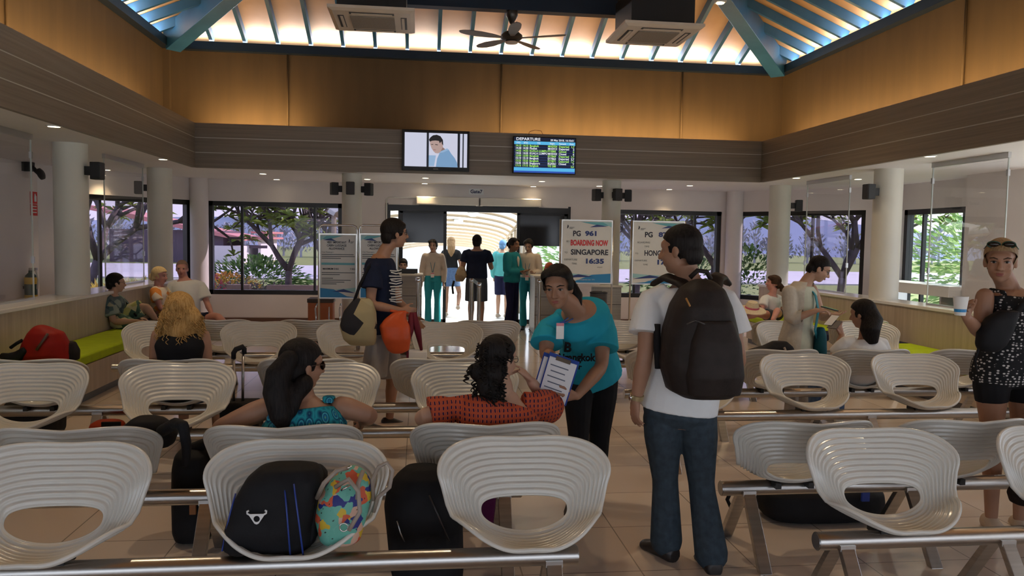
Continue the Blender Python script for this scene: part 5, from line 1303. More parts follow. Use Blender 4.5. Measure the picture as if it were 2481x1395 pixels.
c1 = ramp(m, w1.outputs['Fac'], [(.12, (.02, .012, .05)), (.30, (.40, .065, .03)), (.62, (.46, .085, .035)), (.80, (.52, .16, .09)), (.92, (.30, .04, .025))])
fm = ramp(m, w2.outputs['Fac'], [(.30, (.0, .0, .0)), (.45, (1, 1, 1))]); mxn = N(m, 'MixRGB'); mxn.blend_type = 'MIX'; mxn.inputs[1].default_value = (.42, .075, .03, 1)
L(m, fm, mxn.inputs[0]); L(m, c1, mxn.inputs[2]); L(m, mxn.outputs[0], bsdf(m).inputs['Base Color'])
C_hawaii = palette('floral_shirt_print', (.12, .16, .15), 1, 15, [(0, (.10, .14, .15)), (.35, (.22, .27, .24)), (.5, (.05, .08, .10)), (.7, (.30, .30, .22)), (.85, (.08, .13, .14))], out='Color')
C_floralshort = palette('floral_shorts_print', (.12, .2, .1), 1, 13, [(0, (.06, .12, .09)), (.4, (.50, .50, .18)), (.6, (.16, .26, .18)), (.8, (.62, .58, .34))], out='Color')
C_spot = palette('black_white_leaf_print', (.02, .02, .02), 1, 42, [(0, (.62, .58, .54)), (.24, (.55, .52, .5)), (.36, (.015, .015, .017)), (1, (.012, .012, .014))], mapping=(1, 1, 1.5), rnd=.55)
C_orgwhite = palette('orange_white_print', (.7, .5, .3), 1, 7, [(0, (.72, .62, .50)), (.4, (.70, .26, .06)), (.65, (.66, .56, .36)), (.85, (.62, .44, .20))], out='Color')

def J_(**kw): return {k: at(*v) for k, v in kw.items()}
# ---------------------------------------------------------------- man with the backpack
Y = 3.82
J = J_(head=(1649, 607, Y), neck=(1668, 690, Y+.02), chest=(1668, 820, Y+.0), hip=(1644, 985, Y+.02), sL=(1577, 728, Y+.02), sR=(1757, 728, Y-.02), eL=(1562, 868, Y-.06), wL=(1541, 968, Y-.02), eR=(1790, 868, Y-.06), wR=(1775, 900, Y+.20),
       hL=(1604, 1008, Y+.04), hR=(1690, 1008, Y), kL=(1612, 1170, Y+.06), kR=(1700, 1180, Y-.0), aL=(1614, 1312, Y+.06), aR=(1724, 1346, Y-.10))
P = Person('man in white polo shirt and jeans seen from behind, wearing a big brown backpack', (1.42, 3.8, 0), J, SK_tan, w=1.08, headf=(-.72, .66, -.12), vox=.007, hs=1.02)
P.hand('L', (.9, .25, .1), .55, d=(-.05, .05, -1)).hand('R', (-1, 0, 0), .4).finish()
P.top(C_white, lo=-.02, sleeve=.29, t=.020, loose=.030, flare=.012)
bt_ = P.bottom(C_jeans, leg=.985, t=.012, loose=.026, name='jeans')
P.shoes(M_shoe, (-.35, .9), (.10, .95), .012); P.hair(H_black, 'short')
b = MB(); c = J['neck']-V((0, 0, .010)); b.lathe(c, [(.072, -.03), (.066, .0), (.062, .03), (.066, .032), (.074, -.028)], 22); organic(b, 'collar', C_white, P.root, .008, 2)
w = mixv(J['eL'], J['wL'], .93); d = (J['wL']-J['eL']).normalized()
MB().tube([w-d*.012, w+d*.012], .036, 16).build('watch_strap', mat('watch_gold', (.45, .36, .2), .3, .8), P.root, smooth='auto'); MB().ell(w+V((-.036, -.01, 0)), (.008, .018, .018)).build('watch_face', M_chrome, P.root, smooth=True)
# backpack
cx = at(1700, 830, Y-.22); t = thing('backpack', 'big dark brown backpack worn by the man in the white polo shirt', 'backpack', (cx.x, Y-.22, at(1700, 968, Y-.25).z))
yb = Y-.20; b = MB(); R = []
for py, xl, xr, dp in ((962, 1655, 1770, .10), (945, 1622, 1786, .15), (880, 1604, 1790, .17), (800, 1614, 1782, .165), (740, 1632, 1768, .15), (700, 1655, 1752, .12), (684, 1675, 1735, .07), (676, 1690, 1722, .03)):
    a, c = at(xl, py, yb), at(xr, py, yb); ce = (a+c)/2; R.append(ringe(V((ce.x, yb+.02, ce.z)), V((1, 0, 0)), V((0, -1, 0)), (c.x-a.x)/2, dp, 24, 2.8))
b.loft(R); organic(b, 'body', C_brownpk, t, .009, 5)
b = MB(); R = []
for py, xl, xr, dp in ((945, 1648, 1768, .05), (900, 1640, 1775, .085), (820, 1650, 1768, .08), (770, 1668, 1750, .05)):
    a, c = at(xl, py, yb), at(xr, py, yb); ce = (a+c)/2; R.append(ringe(V((ce.x, yb-.12, ce.z)), V((1, 0, 0)), V((0, -1, 0)), (c.x-a.x)/2, dp, 22, 2.8))
b.loft(R); organic(b, 'front_pocket', C_brownpk, t, .009, 4)
for s, pts in ((-1, ((1585, 692, Y+.10), (1612, 676, Y+.03), (1650, 690, Y-.06), (1678, 715, Y-.13), (1690, 735, Y-.18))), (1, ((1758, 690, Y+.10), (1745, 674, Y+.03), (1735, 680, Y-.06), (1730, 705, Y-.13), (1730, 730, Y-.18)))):
    pp = [at(*q) for q in pts]; R = []
    for i, p in enumerate(pp):
        tg = (pp[min(i+1, 4)]-pp[max(i-1, 0)]).normalized(); sd = V((1, .15*s, .25*s)).cross(tg).cross(tg); sd = tg.cross(V((0, -.5, 1))).normalized(); nn = tg.cross(sd); R.append(ringe(p+UPV*.012, sd, nn, .040, .016, 14, 3))
    b = MB().loft(R); organic(b, 'shoulder_strap', C_brownpk, t, .008, 2)
b = MB(); pp = [at(1590, 730, Y+.13), at(1592, 800, Y+.16), at(1598, 880, Y-.05), at(1612, 895, Y-.2)]
MB().tube([at(1592, 785, Y-.10), at(1592, 840, Y-.12), at(1595, 892, Y-.12)], .018, 8).build('side_strap', C_black, t, smooth=True)
MB().tube([at(1672, 672, Y-.12), at(1690, 655, Y-.14), at(1712, 658, Y-.14), at(1722, 676, Y-.13)], .012, 8).build('grab_handle', C_brownpk, t, smooth=True)
MB().tube([at(1738, 800, yb-.165), at(1748, 830, yb-.17)], .007, 6).build('zip_pull', mat('zip_orange', (.35, .16, .03), .5), t, smooth=True)
MB().tube([at(1662, 722, yb-.135), at(1672, 742, yb-.15)], .005, 6).build('zip_pull', mat('zip_orange', (.35, .16, .03), .5), t, smooth=True)
MB().tube([at(1664, 786, yb-.19), at(1685, 776, yb-.20), at(1708, 786, yb-.20)], .004, 6).build('zip', M_wire, t, smooth=True)

# ---------------------------------------------------------------- bending staff woman in turquoise
Y = 4.62
J = J_(head=(1352, 697, 4.24), neck=(1402, 752, 4.36), chest=(1412, 806, 4.48), hip=(1432, 905, Y+.06), sR=(1328, 795, 4.36), sL=(1462, 776, 4.44), eR=(1322, 858, 4.26), wR=(1350, 872, 4.10), eL=(1458, 888, 4.30), wL=(1398, 958, 4.08),
       hR=(1400, 918, Y+.02), hL=(1462, 918, Y+.06), kR=(1402, 1060, Y-.10), kL=(1452, 1065, Y+.02), aR=(1392, 1200, Y), aL=(1440, 1205, Y+.14))
P = Person('woman in turquoise T-shirt and black trousers bending forward with blue clipboards', (.85, 4.65, 0), J, SK_tan, w=.93, headf=(-.36, -.90, -.20), headu=(-.10, -.12, 1), vox=.006, hs=.98, bust=.03)
P.hand('R', (.3, -.2, -.9), .5, d=(.55, -.2, -.8)).hand('L', (-.4, .55, .5), .55, d=(-.95, -.05, -.12)).finish().face()
P.top(C_turq, lo=-.03, sleeve=.31, t=.020, loose=.032, flare=.02); P.bottom(C_black, leg=.97, t=.012, loose=.010); P.shoes(M_shoe, (-.4, -.9), (-.3, -.95))
P.hair(H_black, 'sleek', vol=1.05, extra=lambda b: b.tube([P.H(-.01, -.10, .02), P.H(-.04, -.135, -.01), P.H(-.085, -.12, -.08), P.H(-.10, -.09, -.13)], [.022, .034, .030, .012], 12, round_ends=True))
# open neckline, name badge and lanyard, printed lettering
rh, rc = P.axes(); up = (J['neck']-J['chest']).normalized(); fw = up.cross(rc)
e = at(1357, 800, 4.19)
o = MB().tube([at(1376, 770, 4.235), at(1366, 778, 4.205), e+UPV*.04], .005, 6).tube([at(1388, 772, 4.245), at(1370, 781, 4.205), e+UPV*.04], .005, 6).build('lanyard', mat('lanyard_blue', (.04, .10, .35), .6), P.root, smooth=True)
MB().box(e-UPV*.005, (.042, .005, .085)).build('badge', M_white, o); MB().box(e+UPV*.032-V((0, .001, 0)), (.042, .006, .016)).build('badge_stripe', mat('badge_pink', (.7, .25, .3), .5), o)
q = at(1394, 862, 4.235); fmx = frame(q, (1, .12, -.12), (.05, -.18, 1))
text_mb('B', .075, fmx @ Matrix.Translation((-.05, .02, 0)), 'CENTER', .004, 1, .003).build('lettering', C_black, P.root)
text_mb('Airangkok', .060, fmx @ Matrix.Translation((.005, -.028, 0)) @ Matrix.Rotation(.10, 4, 'Z'), 'CENTER', .004, .9, .002).build('lettering', C_black, P.root)
text_mb('air', .045, fmx @ Matrix.Translation((.02, -.075, 0)), 'CENTER', .004, 1, .001).build('lettering', C_black, P.root)
MB().tube([mixv(J['eR'], J['wR'], .82)+V((.03*math.cos(a), 0.0+.012*math.sin(2*a), .03*math.sin(a))) for a in [2*PI*i/14 for i in range(14)]], .004, 6, closed=True).build('bracelet', M_chrome, P.root, smooth=True)
# clipboards
M_clipb = mat('clipboard_blue', (.015, .06, .32), .35); M_paper = mat('paper', (.74, .75, .78), .7); M_form = mat('form_grey', (.12, .14, .2), .6)
for i, lb in enumerate(('blue clipboard with printed forms on top of the stack in the bending woman\'s hands', 'blue clipboard at the back of the stack in the bending woman\'s hands')):
    o0 = at(1352, 918, 4.06+.035*i)+V((-.012*i-.02*i, 0, .0)); ax = V((.90, -.30, -.28)).normalized(); ay = V((-.28, -.05, .96)); ay = (ay-ax*ay.dot(ax)).normalized(); az = ax.cross(ay)
    Mx = Matrix((ax, ay, az)).transposed(); t = thing('clipboard', lb, 'clipboard', o0-UPV*.13, 'clipboards held by the bending woman')
    MB().box(o0, (.165, .26, .006), Mx).build('board', M_clipb, t); MB().box(o0+az*.007-ay*.006, (.150, .235, .006), Mx).build('paper', M_paper, t); MB().box(o0+az*.012+ay*.115, (.08, .022, .010), Mx).build('clip', M_chrome, t)
    if i == 0:
        for k in range(6): MB().box(o0+az*.0105+ay*(.07-.032*k)-ax*.01, (.10-.02*(k % 2), .006, .001), Mx).build('printed_line', M_form, t)

# ---------------------------------------------------------------- seated woman, blue print top
Y = 3.90
J = J_(head=(732, 886, Y+.02), neck=(735, 978, Y+.0), chest=(735, 1065, Y-.01), hip=(735, 1205, Y+.06), sL=(645, 988, Y), sR=(828, 985, Y), eL=(533, 1035, Y-.02), wL=(560, 1045, Y+.25), eR=(896, 1005, Y+.0), wR=(880, 1020, Y+.26))
J['hip'] = V((-.63, 4.02, .50)); J['hL'] = V((-.73, 4.06, .47)); J['hR'] = V((-.53, 4.06, .47)); J['kL'] = V((-.76, 4.46, .47)); J['kR'] = V((-.50, 4.46, .47)); J['aL'] = V((-.76, 4.50, .085)); J['aR'] = V((-.50, 4.52, .085))
P = Person('seated woman from behind in a blue and green print top, dark ponytail and sunglasses', (-.63, 4.0, 0), J, SK_tan, w=1.20, headf=(.80, .58, -.12), vox=.007, hs=1.02)
P.hand('L', (1, 0, 0), .4).hand('R', (-1, 0, 0), .4).feet((0, 1), (0, 1)).finish()
P.top(C_ikat, lo=-.02, hi=.915, sleeve=0, t=.012, name='top')
for s, n in ((-1, 'sL'), (1, 'sR')):
    q = J['neck']+(J[n]-J['neck'])*.66
    b = MB(); R = []
    for p, a, c_ in ((q+V((0, .11, -.13)), .045, .014), (q+V((0, .09, -.02)), .036, .012), (q+V((0, .04, .035)), .032, .012), (q+V((0, -.03, .045)), .032, .012), (q+V((0, -.085, 0)), .036, .012), (q+V((0, -.11, -.10)), .055, .016)): R.append(ringe(p, V((1, 0, 0)), V((0, .4, 1)).normalized() if abs(p.y-q.y) < .06 else V((0, 1, .3)).normalized(), a, c_, 12))
    b.loft(R); organic(b, 'shoulder_strap', C_ikat, P.root, .008, 2)
P.bottom(C_navy, leg=.97); P.shoes(M_shoe, (0, 1), (0, 1))
def tail(b):
    b.tube([at(700, 870, 3.80), at(675, 905, 3.78), at(668, 950, 3.76), at(682, 1010, 3.75), at(690, 1040, 3.76)], [.045, .062, .062, .055, .025], 14, round_ends=True)
    b.tube([at(735, 930, 3.84), at(712, 960, 3.80), at(705, 1000, 3.77)], [.05, .045, .03], 12, round_ends=True)
P.hair(H_black, 'short', extra=tail, vol=1.06)
P.glasses(mat('sunglass_brown', (.06, .025, .015), .25), M_lens, sun=True, name='sunglasses')
b = MB(); b.tube([J['neck']+V((.062*math.cos(a), .05*math.sin(a)-.01, .012+.012*math.sin(a))) for a in [2*PI*i/26 for i in range(26)]], .0035, 6, closed=True); b.build('necklace', mat('gold_chain', (.7, .5, .22), .25, 1), P.root, smooth=True)

# ---------------------------------------------------------------- seated woman, orange print top, curly hair
Y = 3.92
J = J_(head=(1208, 872, Y+.03), neck=(1222, 965, Y+.0), chest=(1195, 1055, Y-.01), hip=(1185, 1200, Y+.06), sL=(1095, 992, Y), sR=(1300, 982, Y+.02), eL=(1022, 1010, Y-.02), wL=(1045, 1030, Y+.24), eR=(1338, 985, Y+.24), wR=(1288, 925, Y+.20))
J['hip'] = V((.34, 4.02, .50)); J['hL'] = V((.24, 4.06, .47)); J['hR'] = V((.44, 4.06, .47)); J['kL'] = V((.21, 4.46, .47)); J['kR'] = V((.48, 4.46, .47)); J['aL'] = V((.21, 4.50, .085)); J['aR'] = V((.48, 4.52, .085))
P = Person('seated woman from behind in an orange print top with curly dark hair, hand on cheek', (.34, 4.0, 0), J, SK_light, w=1.22, headf=(.74, .62, -.10), vox=.007, hs=1.0)
P.hand('L', (1, 0, 0), .4).hand('R', (-.5, -.2, -.5), (.25, .7, .9, 1.0), d=(-.62, -.05, .75), thumb=.2).feet((0, 1), (0, 1)).finish()
P.top(C_orange, lo=-.02, hi=.95, sleeve=.36, t=.016, loose=.03, name='top'); P.bottom(C_navy, leg=.97); P.shoes(M_shoe, (0, 1), (0, 1))
ro = P.hair(H_black, 'short', vol=1.04)
def curls(P, parent, m, pts, n, ln, rad, tw, seed, name='hair_curls', droop=1.0):
    rnd = random.Random(seed); b = MB()
    for i in range(n):
        c, r = pts[rnd.randrange(len(pts))]; a = V((rnd.gauss(0, 1), rnd.gauss(0, 1), rnd.gauss(0, .9))).normalized()
        p0 = V(c)+a*r*rnd.uniform(.75, 1.0); L_ = ln*rnd.uniform(.6, 1.3); ph = rnd.uniform(0, 6); q = []; rr = rad*rnd.uniform(.7, 1.4); k0 = rnd.uniform(1.5, 2.6)
        for k in range(11):
            u = k/10; q.append(p0+V((math.cos(ph+u*2*PI*k0)*rr, math.sin(ph+u*2*PI*k0)*rr, -L_*u*droop))+a*.01*u)
        b.tube(q, [tw*(1-.6*abs(k/10-.4)) for k in range(11)], 5)
    return b.build(name, m, parent, smooth=True)
hb = MB()
cl = [(at(1195, 905, 3.84), .062), (at(1180, 935, 3.84), .055), (at(1195, 850, 3.87), .075), (at(1160, 900, 3.88), .05), (at(1192, 955, 3.85), .05)]
for c_, r_ in cl: hb.ell(c_, (r_, r_*.9, r_))
organic(hb, 'hair_mass', H_black, ro, .009, 2); curls(P, ro, H_black, [(c_, r_+.012) for c_, r_ in cl], 190, .05, .009, .0042, 3)
P.glasses()
# ---------------------------------------------------------------- standing man in navy T-shirt with bags
Y = 6.9
J = J_(head=(956, 567, Y), neck=(921, 622, Y), chest=(922, 690, Y), hip=(925, 800, Y), sR=(904, 652, Y-.16), sL=(940, 650, Y+.18), eR=(898, 738, Y-.22), wR=(972, 752, Y-.20), eL=(965, 730, Y+.2), wL=(1000, 770, Y+.15),
       hR=(918, 815, Y-.09), hL=(932, 815, Y+.09), kR=(905, 918, Y-.09), kL=(950, 920, Y+.10), aR=(878, 1018, Y-.08), aL=(944, 1012, Y+.10))
P = Person('man in navy T-shirt and grey shorts walking right with a shoulder bag and glasses', (-.35, 6.9, 0), J, SK_tan, w=.98, headf=(.93, .36, .0), vox=.008, hs=1.06)
P.hand('R', (-.1, .95, -.1), .8, d=(1, .05, -.1)).hand('L', (0, -1, 0), .5).feet((1, .1), (1, -.1)).finish().face(lips=True)
P.top(C_navy, lo=-.03, sleeve=.27, t=.018, loose=.03, flare=.012); P.bottom(C_grey, leg=.46, t=.014, loose=.034, name='shorts'); P.shoes(M_shoe, (1, .1), (1, -.1)); P.hair(H_black, 'fringe', vol=1.05); P.glasses(m_l=None)
# print on chest
b = MB()
for i in range(13):
    z = at(960, 655+i*6.2, Y-.1).z
    xa = at(951+i*.1, 655, Y-.12).x
    b.tube([V((xa-.02+.01*math.sin(i*2.1), Y-.155, z+.008*math.sin(i*1.7))), V((xa+.03, Y-.145, z-.004)), V((xa+.075, Y-.09, z+.006*math.cos(i*1.3)))], .0052, 5)
b.build('shirt_print', mat('print_white', (.62, .62, .60), .8), P.root)
# shoulder bag
bc = at(868, 772, Y-.28); t = thing('shoulder_bag', 'khaki and black patterned shoulder bag of the man in navy', 'bag', bc-UPV*.24)
C_khaki = palette('khaki_patch_print', (.3, .26, .15), 1, 7.5, [(0, (.36, .30, .17)), (.45, (.025, .025, .03)), (.72, (.40, .34, .20)), (.9, (.05, .045, .04))], out='Color')
b = MB(); R = []
for py, xl, xr, dp in ((836, 848, 908, .05), (822, 832, 912, .09), (790, 822, 914, .11), (755, 832, 912, .10), (732, 850, 905, .06), (722, 860, 896, .03)):
    a, c = at(xl, py, Y-.28), at(xr, py, Y-.28); R.append(ringe((a+c)/2, V((1, 0, 0)), V((0, -1, 0)), (c.x-a.x)/2, dp, 20, 2.6))
b.loft(R); organic(b, 'body', C_khaki, t, .012, 4); MB().tube([at(858, 730, Y-.30), at(872, 690, Y-.24), at(893, 648, Y-.22), at(912, 628, Y-.10), at(925, 626, Y+.02)], .013, 8).build('strap', C_black, t, smooth=True)
M_obag = fabric('orange_plastic', (.62, .10, .03), .35, .2, 10)
bc = at(955, 810, Y-.24); t = thing('plastic_bag', 'orange plastic carrier bag hanging from the hand of the man in navy', 'bag', bc-UPV*.19)
b = MB(); R = []
for py, xl, xr, dp in ((856, 950, 975, .03), (848, 938, 992, .07), (820, 925, 996, .09), (790, 918, 994, .08), (772, 932, 985, .06), (758, 950, 985, .035), (752, 968, 986, .02)):
    a, c = at(xl, py, Y-.24), at(xr, py, Y-.24); R.append(ringe((a+c)/2, V((1, 0, 0)), V((0, -1, 0)), (c.x-a.x)/2, dp, 18, 2.2))
b.loft(R); organic(b, 'body', M_obag, t, .012, 3); MB().tube([at(945, 752, Y-.24), at(975, 758, Y-.22), at(990, 757, Y-.20)], .012, 8).build('handle', M_obag, t, smooth=True)
M_mar = fabric('maroon_paper', (.14, .015, .03), .6, .2, 10)
t = thing('carrier_bag', 'maroon and white paper carrier bag below the hand of the man in navy', 'bag', at(1003, 900, Y-.2))
for pts in (((998, 757, Y-.2), (994, 800, Y-.22), (985, 845, Y-.22)), ((1003, 757, Y-.2), (1012, 800, Y-.2), (1021, 848, Y-.18))):
    MB().tube([at(*q) for q in pts], [.022, .030, .012], 8).build('handle', M_mar, t, smooth=True)
a, c = at(985, 850, Y-.22), at(1034, 898, Y-.22); MB().bb(a.x, c.x, Y-.26, Y-.12, c.z, a.z).build('body', M_white, t, bevel=.006)
MB().bb(a.x, a.x+.02, Y-.262, Y-.118, c.z, a.z).build('side_stripe', M_mar, t)
# ---------------------------------------------------------------- curly blonde woman seated
Y = 5.78
J = J_(head=(437, 752, Y), neck=(437, 812, Y), chest=(437, 865, Y-.01), hip=(437, 950, Y+.1), sL=(383, 812, Y), sR=(492, 812, Y), eL=(374, 890, Y+.02), wL=(392, 935, Y+.2), eR=(503, 890, Y+.02), wR=(480, 935, Y+.2))
J['hip'] = V((-1.74, 6.02, .50)); J['hL'] = V((-1.84, 6.05, .47)); J['hR'] = V((-1.64, 6.05, .47)); J['kL'] = V((-1.85, 6.46, .48)); J['kR'] = V((-1.60, 6.46, .48)); J['aL'] = V((-1.85, 6.44, .085)); J['aR'] = V((-1.60, 6.46, .085))
P = Person('woman in black sleeveless top with long curly blond hair, seated with her back to us', (-1.74, 6.0, 0), J, SK_tan, w=1.0, headf=(.1, 1, 0), vox=.009, sc=.97)
P.hand('L', (1, 0, 0), .4).hand('R', (-1, 0, 0), .4).feet((0, 1), (0, 1)).finish(); P.top(C_black, lo=-.02, hi=.90, sleeve=0, name='tank_top'); P.bottom(C_denim, leg=.5, name='shorts'); P.shoes(M_shoe, (0, 1), (0, 1))
ro = P.hair(H_blond, 'short', vol=1.08)
cl = [(at(435, 740, Y-.04), .105), (at(420, 770, Y-.05), .095), (at(455, 770, Y-.05), .095), (at(437, 800, Y-.06), .11), (at(405, 800, Y-.03), .06), (at(470, 800, Y-.03), .06)]
hb = MB()
for c_, r_ in cl: hb.ell(c_, (r_, r_*.75, r_))
organic(hb, 'hair_mass', H_blond, ro, .012, 2)
cl += [(at(425, 826, Y-.06), .07), (at(452, 826, Y-.06), .07)]
hb = MB()
for c_, r_ in cl[-2:]: hb.ell(c_, (r_, r_*.6, r_*.8))
organic(hb, 'hair_mass', H_blond, ro, .012, 2)
cl2 = [(c_, r_+.006) for c_, r_ in cl]+[(at(410, 812, Y-.06), .05), (at(440, 822, Y-.08), .06), (at(468, 812, Y-.06), .05), (at(395, 790, Y-.02), .05), (at(480, 790, Y-.02), .05)]
curls(P, ro, H_blond, cl2, 1100, .070, .007, .0030, 9)
# ---------------------------------------------------------------- man in cream jacket with phone
Y = 7.3
J = J_(head=(1984, 652, Y-.06), neck=(1944, 690, Y), chest=(1938, 755, Y), hip=(1930, 848, Y), sR=(1912, 708, Y-.10), sL=(1968, 700, Y+.14), eR=(1915, 775, Y-.16), wR=(1978, 752, Y-.26), eL=(1992, 770, Y+.10), wL=(2012, 762, Y-.14),
       hR=(1916, 862, Y-.07), hL=(1944, 862, Y+.08), kR=(1918, 970, Y-.07), kL=(1948, 970, Y+.10), aR=(1912, 1060, Y-.07), aL=(1945, 1058, Y+.12))
P = Person('man in cream jacket looking down at his phone, turquoise shoulder strap across his chest', (2.7, 7.3, 0), J, SK_light, w=1.0, headf=(.80, -.36, -.48), headu=(.45, -.15, .88), vox=.008, hs=1.02)
P.hand('R', (-.1, .2, -1), (.3, .5, .6, .7), d=(.9, -.25, .05)).hand('L', (.1, -.2, 1), .45, d=(.75, -.6, .05)).finish().face()
P.top(C_pale, lo=-.10, hi=.98, sleeve=0, t=.014, name='shirt', flare=.012); 
rh, rc = P.axes()
def jk(b):
    for q in 'LR': P._arm(b, q, .014, .93, .008)
b = MB(); P._torso(b, .026, -.08, 1.0, flare=.02); jk(b)
fwd = (J['neck']-J['hip']).normalized().cross(rc)
organic(b, 'jacket', C_cream, P.root, .009, 4, cut=[(J['chest']+fwd*.065-rc*.02, fwd*.8-rc*.25)])
P.bottom(C_grey, leg=.97, t=.012, loose=.02); P.shoes(M_shoe, (1, -.2), (1, -.1)); P.hair(H_black, 'short'); P.glasses()
sp_ = [J['sL']*.35+J['neck']*.65+V((0, 0, .05)), mixv(J['neck'], J['chest'], .35)+fwd*.15, mixv(J['neck'], J['chest'], .9)+fwd*.165+rc*-.05, at(1975, 800, Y-.14), at(1980, 818, Y-.12)]
M_strap = mat('strap_turquoise', (.015, .20, .26), .6)
b = MB(); R = []
for i, p in enumerate(sp_):
    tg = (sp_[min(i+1, 4)]-sp_[max(i-1, 0)]).normalized(); sd = tg.cross(fwd).normalized(); R.append(ringe(p, sd, tg.cross(sd), .022, .005, 10, 3))
b.loft(R); b.build('bag_strap', M_strap, P.root, smooth=True)
t = thing('sling_bag', 'dark teal sling bag hanging at the hip of the man in the cream jacket', 'bag', at(1990, 880, Y-.1))
b = lumpy([(880, 1978, 1998, .05), (850, 1974, 2000, .07), (810, 1976, 2000, .06), (792, 1980, 1996, .03)], Y-.1); organic(b, 'body', fabric('teal_bag', (.01, .09, .12), .6, .2, 10), t, .011, 3)
q = at(2010, 748, Y-.24); t = thing('mobile_phone', 'mobile phone in the hands of the man in the cream jacket', 'phone', q)
Mx = Matrix.Rotation(.25, 3, 'Y'); MB().box(q, (.15, .075, .012), Mx).build('shell', M_black, t, bevel=.003); MB().box(q+V((0, 0, .008)), (.13, .065, .002), Mx).build('screen', emi('phone_screen', (.25, .5, .2), .7), t)

# ---------------------------------------------------------------- black haired woman reading a passport
Y = 6.34
J = J_(head=(2090, 762, Y-.02), neck=(2100, 822, Y-.06), chest=(2095, 868, Y-.04), sL=(2050, 830, Y-.02), sR=(2136, 832, Y-.08), eL=(2018, 872, Y+.06), wL=(2040, 812, Y+.34), eR=(2140, 895, Y+.02), wR=(2080, 880, Y+.30), hip=(2095, 935, Y))
J['hip'] = V((3.86, 6.47, .50)); J['hL'] = V((3.76, 6.5, .47)); J['hR'] = V((3.96, 6.5, .47)); J['kL'] = V((3.72, 6.92, .48)); J['kR'] = V((3.96, 6.92, .48)); J['aL'] = V((3.74, 6.90, .085)); J['aR'] = V((3.96, 6.92, .085))
P = Person('seated woman in white T-shirt with long black hair, reading a passport', (3.86, 6.45, 0), J, SK_tan, w=1.0, headf=(-.55, .80, -.20), vox=.009, sc=.97)
P.hand('L', (.3, -.9, .3), .5, d=(-.2, .3, .9)).hand('R', (-.3, 0, .9), .5).feet((0, 1), (0, 1)).finish(); P.top(C_white, lo=-.02, sleeve=.34, t=.016, loose=.02); P.bottom(C_denim, leg=.97); P.shoes(M_shoe, (0, 1), (0, 1))
P.hair(H_black, 'short', vol=1.07, extra=lambda b: b.tube([P.H(0, -.05, .03), P.H(0, -.075, -.06), at(2108, 800, Y-.14), at(2112, 832, Y-.14)], [.075, .088, .082, .05], 16).tube([P.H(.06, -.01, .02), P.H(.07, -.02, -.10), P.H(.07, -.05, -.16)], [.04, .045, .03], 12))
q = at(2022, 786, Y+.30); t = thing('passport', 'open dark passport with a boarding pass in the hand of the woman in white', 'passport', q-UPV*.06)
Mx = Matrix.Rotation(-.6, 3, 'Y') @ Matrix.Rotation(.5, 3, 'Z') @ Matrix.Rotation(.35, 3, 'X')
MB().box(q, (.125, .09, .006), Mx).build('cover', mat('passport_cover', (.035, .02, .025), .5), t); MB().box(q+Mx @ V((.05, .05, .008)), (.16, .07, .002), Mx).build('boarding_pass', M_paper, t)

# ---------------------------------------------------------------- woman standing at the right edge with a cup
Y = 4.12
J = J_(head=(2424, 634, Y-.02), neck=(2452, 712, Y+.03), chest=(2452, 790, Y+.0), hip=(2440, 905, Y+.03), sR=(2386, 718, Y-.02), sL=(2520, 722, Y+.04), eR=(2376, 806, Y-.04), wR=(2343, 770, Y-.22), eL=(2538, 850, Y+.02), wL=(2505, 948, Y-.10),
       hR=(2402, 922, Y), hL=(2482, 922, Y+.03), kR=(2404, 1075, Y), kL=(2478, 1080, Y+.02), aR=(2402, 1250, Y+.02), aL=(2470, 1255, Y+.05))
P = Person('woman in black and white patterned top and black shorts holding a paper cup', (2.85, 4.1, 0), J, SK_tan, w=.96, headf=(-.62, -.77, -.14), vox=.006, hs=1.02, bust=.03)
P.hand('R', (.1, -1, .1), .75, d=(-.45, -.35, .55), thumb=.6).hand('L', (-1, 0, 0), .4, d=(-.15, -.05, -1)).feet((-.3, -.9), (-.2, -.95)).finish().face(brow=H_brown)
P.top(C_spot, lo=-.08, hi=.86, sleeve=0, t=.014, name='tank_top', flare=.02)
rh, rc = P.axes(); fwd = (J['neck']-J['hip']).normalized().cross(rc)
for n in ('sL', 'sR'):
    q = J['neck']+(J[n]-J['neck'])*.62; b = MB()
    b.tube([q+fwd*.10-UPV*.16, q+fwd*.095-UPV*.06, q+fwd*.05+UPV*.022, q-fwd*.03+UPV*.03, q-fwd*.09-UPV*.03, q-fwd*.11-UPV*.12], [.026, .018, .015, .015, .018, .026], 10); organic(b, 'shoulder_strap', C_spot, P.root, .007, 2)
P.bottom(C_black, leg=.16, t=.012, loose=.01, name='shorts', hi=.14); P.shoes(M_shoetan, (-.3, -.9), (-.2, -.95))
P.hair(H_dkblond, 'short', vol=1.03, extra=lambda b: b.ell(P.H(0, -.12, .06), (.04, .04, .04), None, 14, 10))
H, z = P.H, P.hs
b = MB()
for q in (-1, 1): b.tube([H((q*.036+.031*math.cos(a))*z, (.066+.014*math.sin(a))*z, (.106+.019*math.sin(a))*z) for a in [2*PI*i/18 for i in range(18)]], .004, 6, closed=True); b.tube([H(q*.062*z, .05*z, .108*z), H(q*.082*z, -.02*z, .07*z)], .003, 6)
g = b.build('sunglasses', mat('sunglass_green', (.015, .05, .035), .2), P.root, smooth=True)
for q in (-1, 1): MB().ell(H(q*.036*z, .063*z, .107*z), (.030, .014, .016), P.HM, 14, 8).build('lens', M_lens, g, smooth=True)
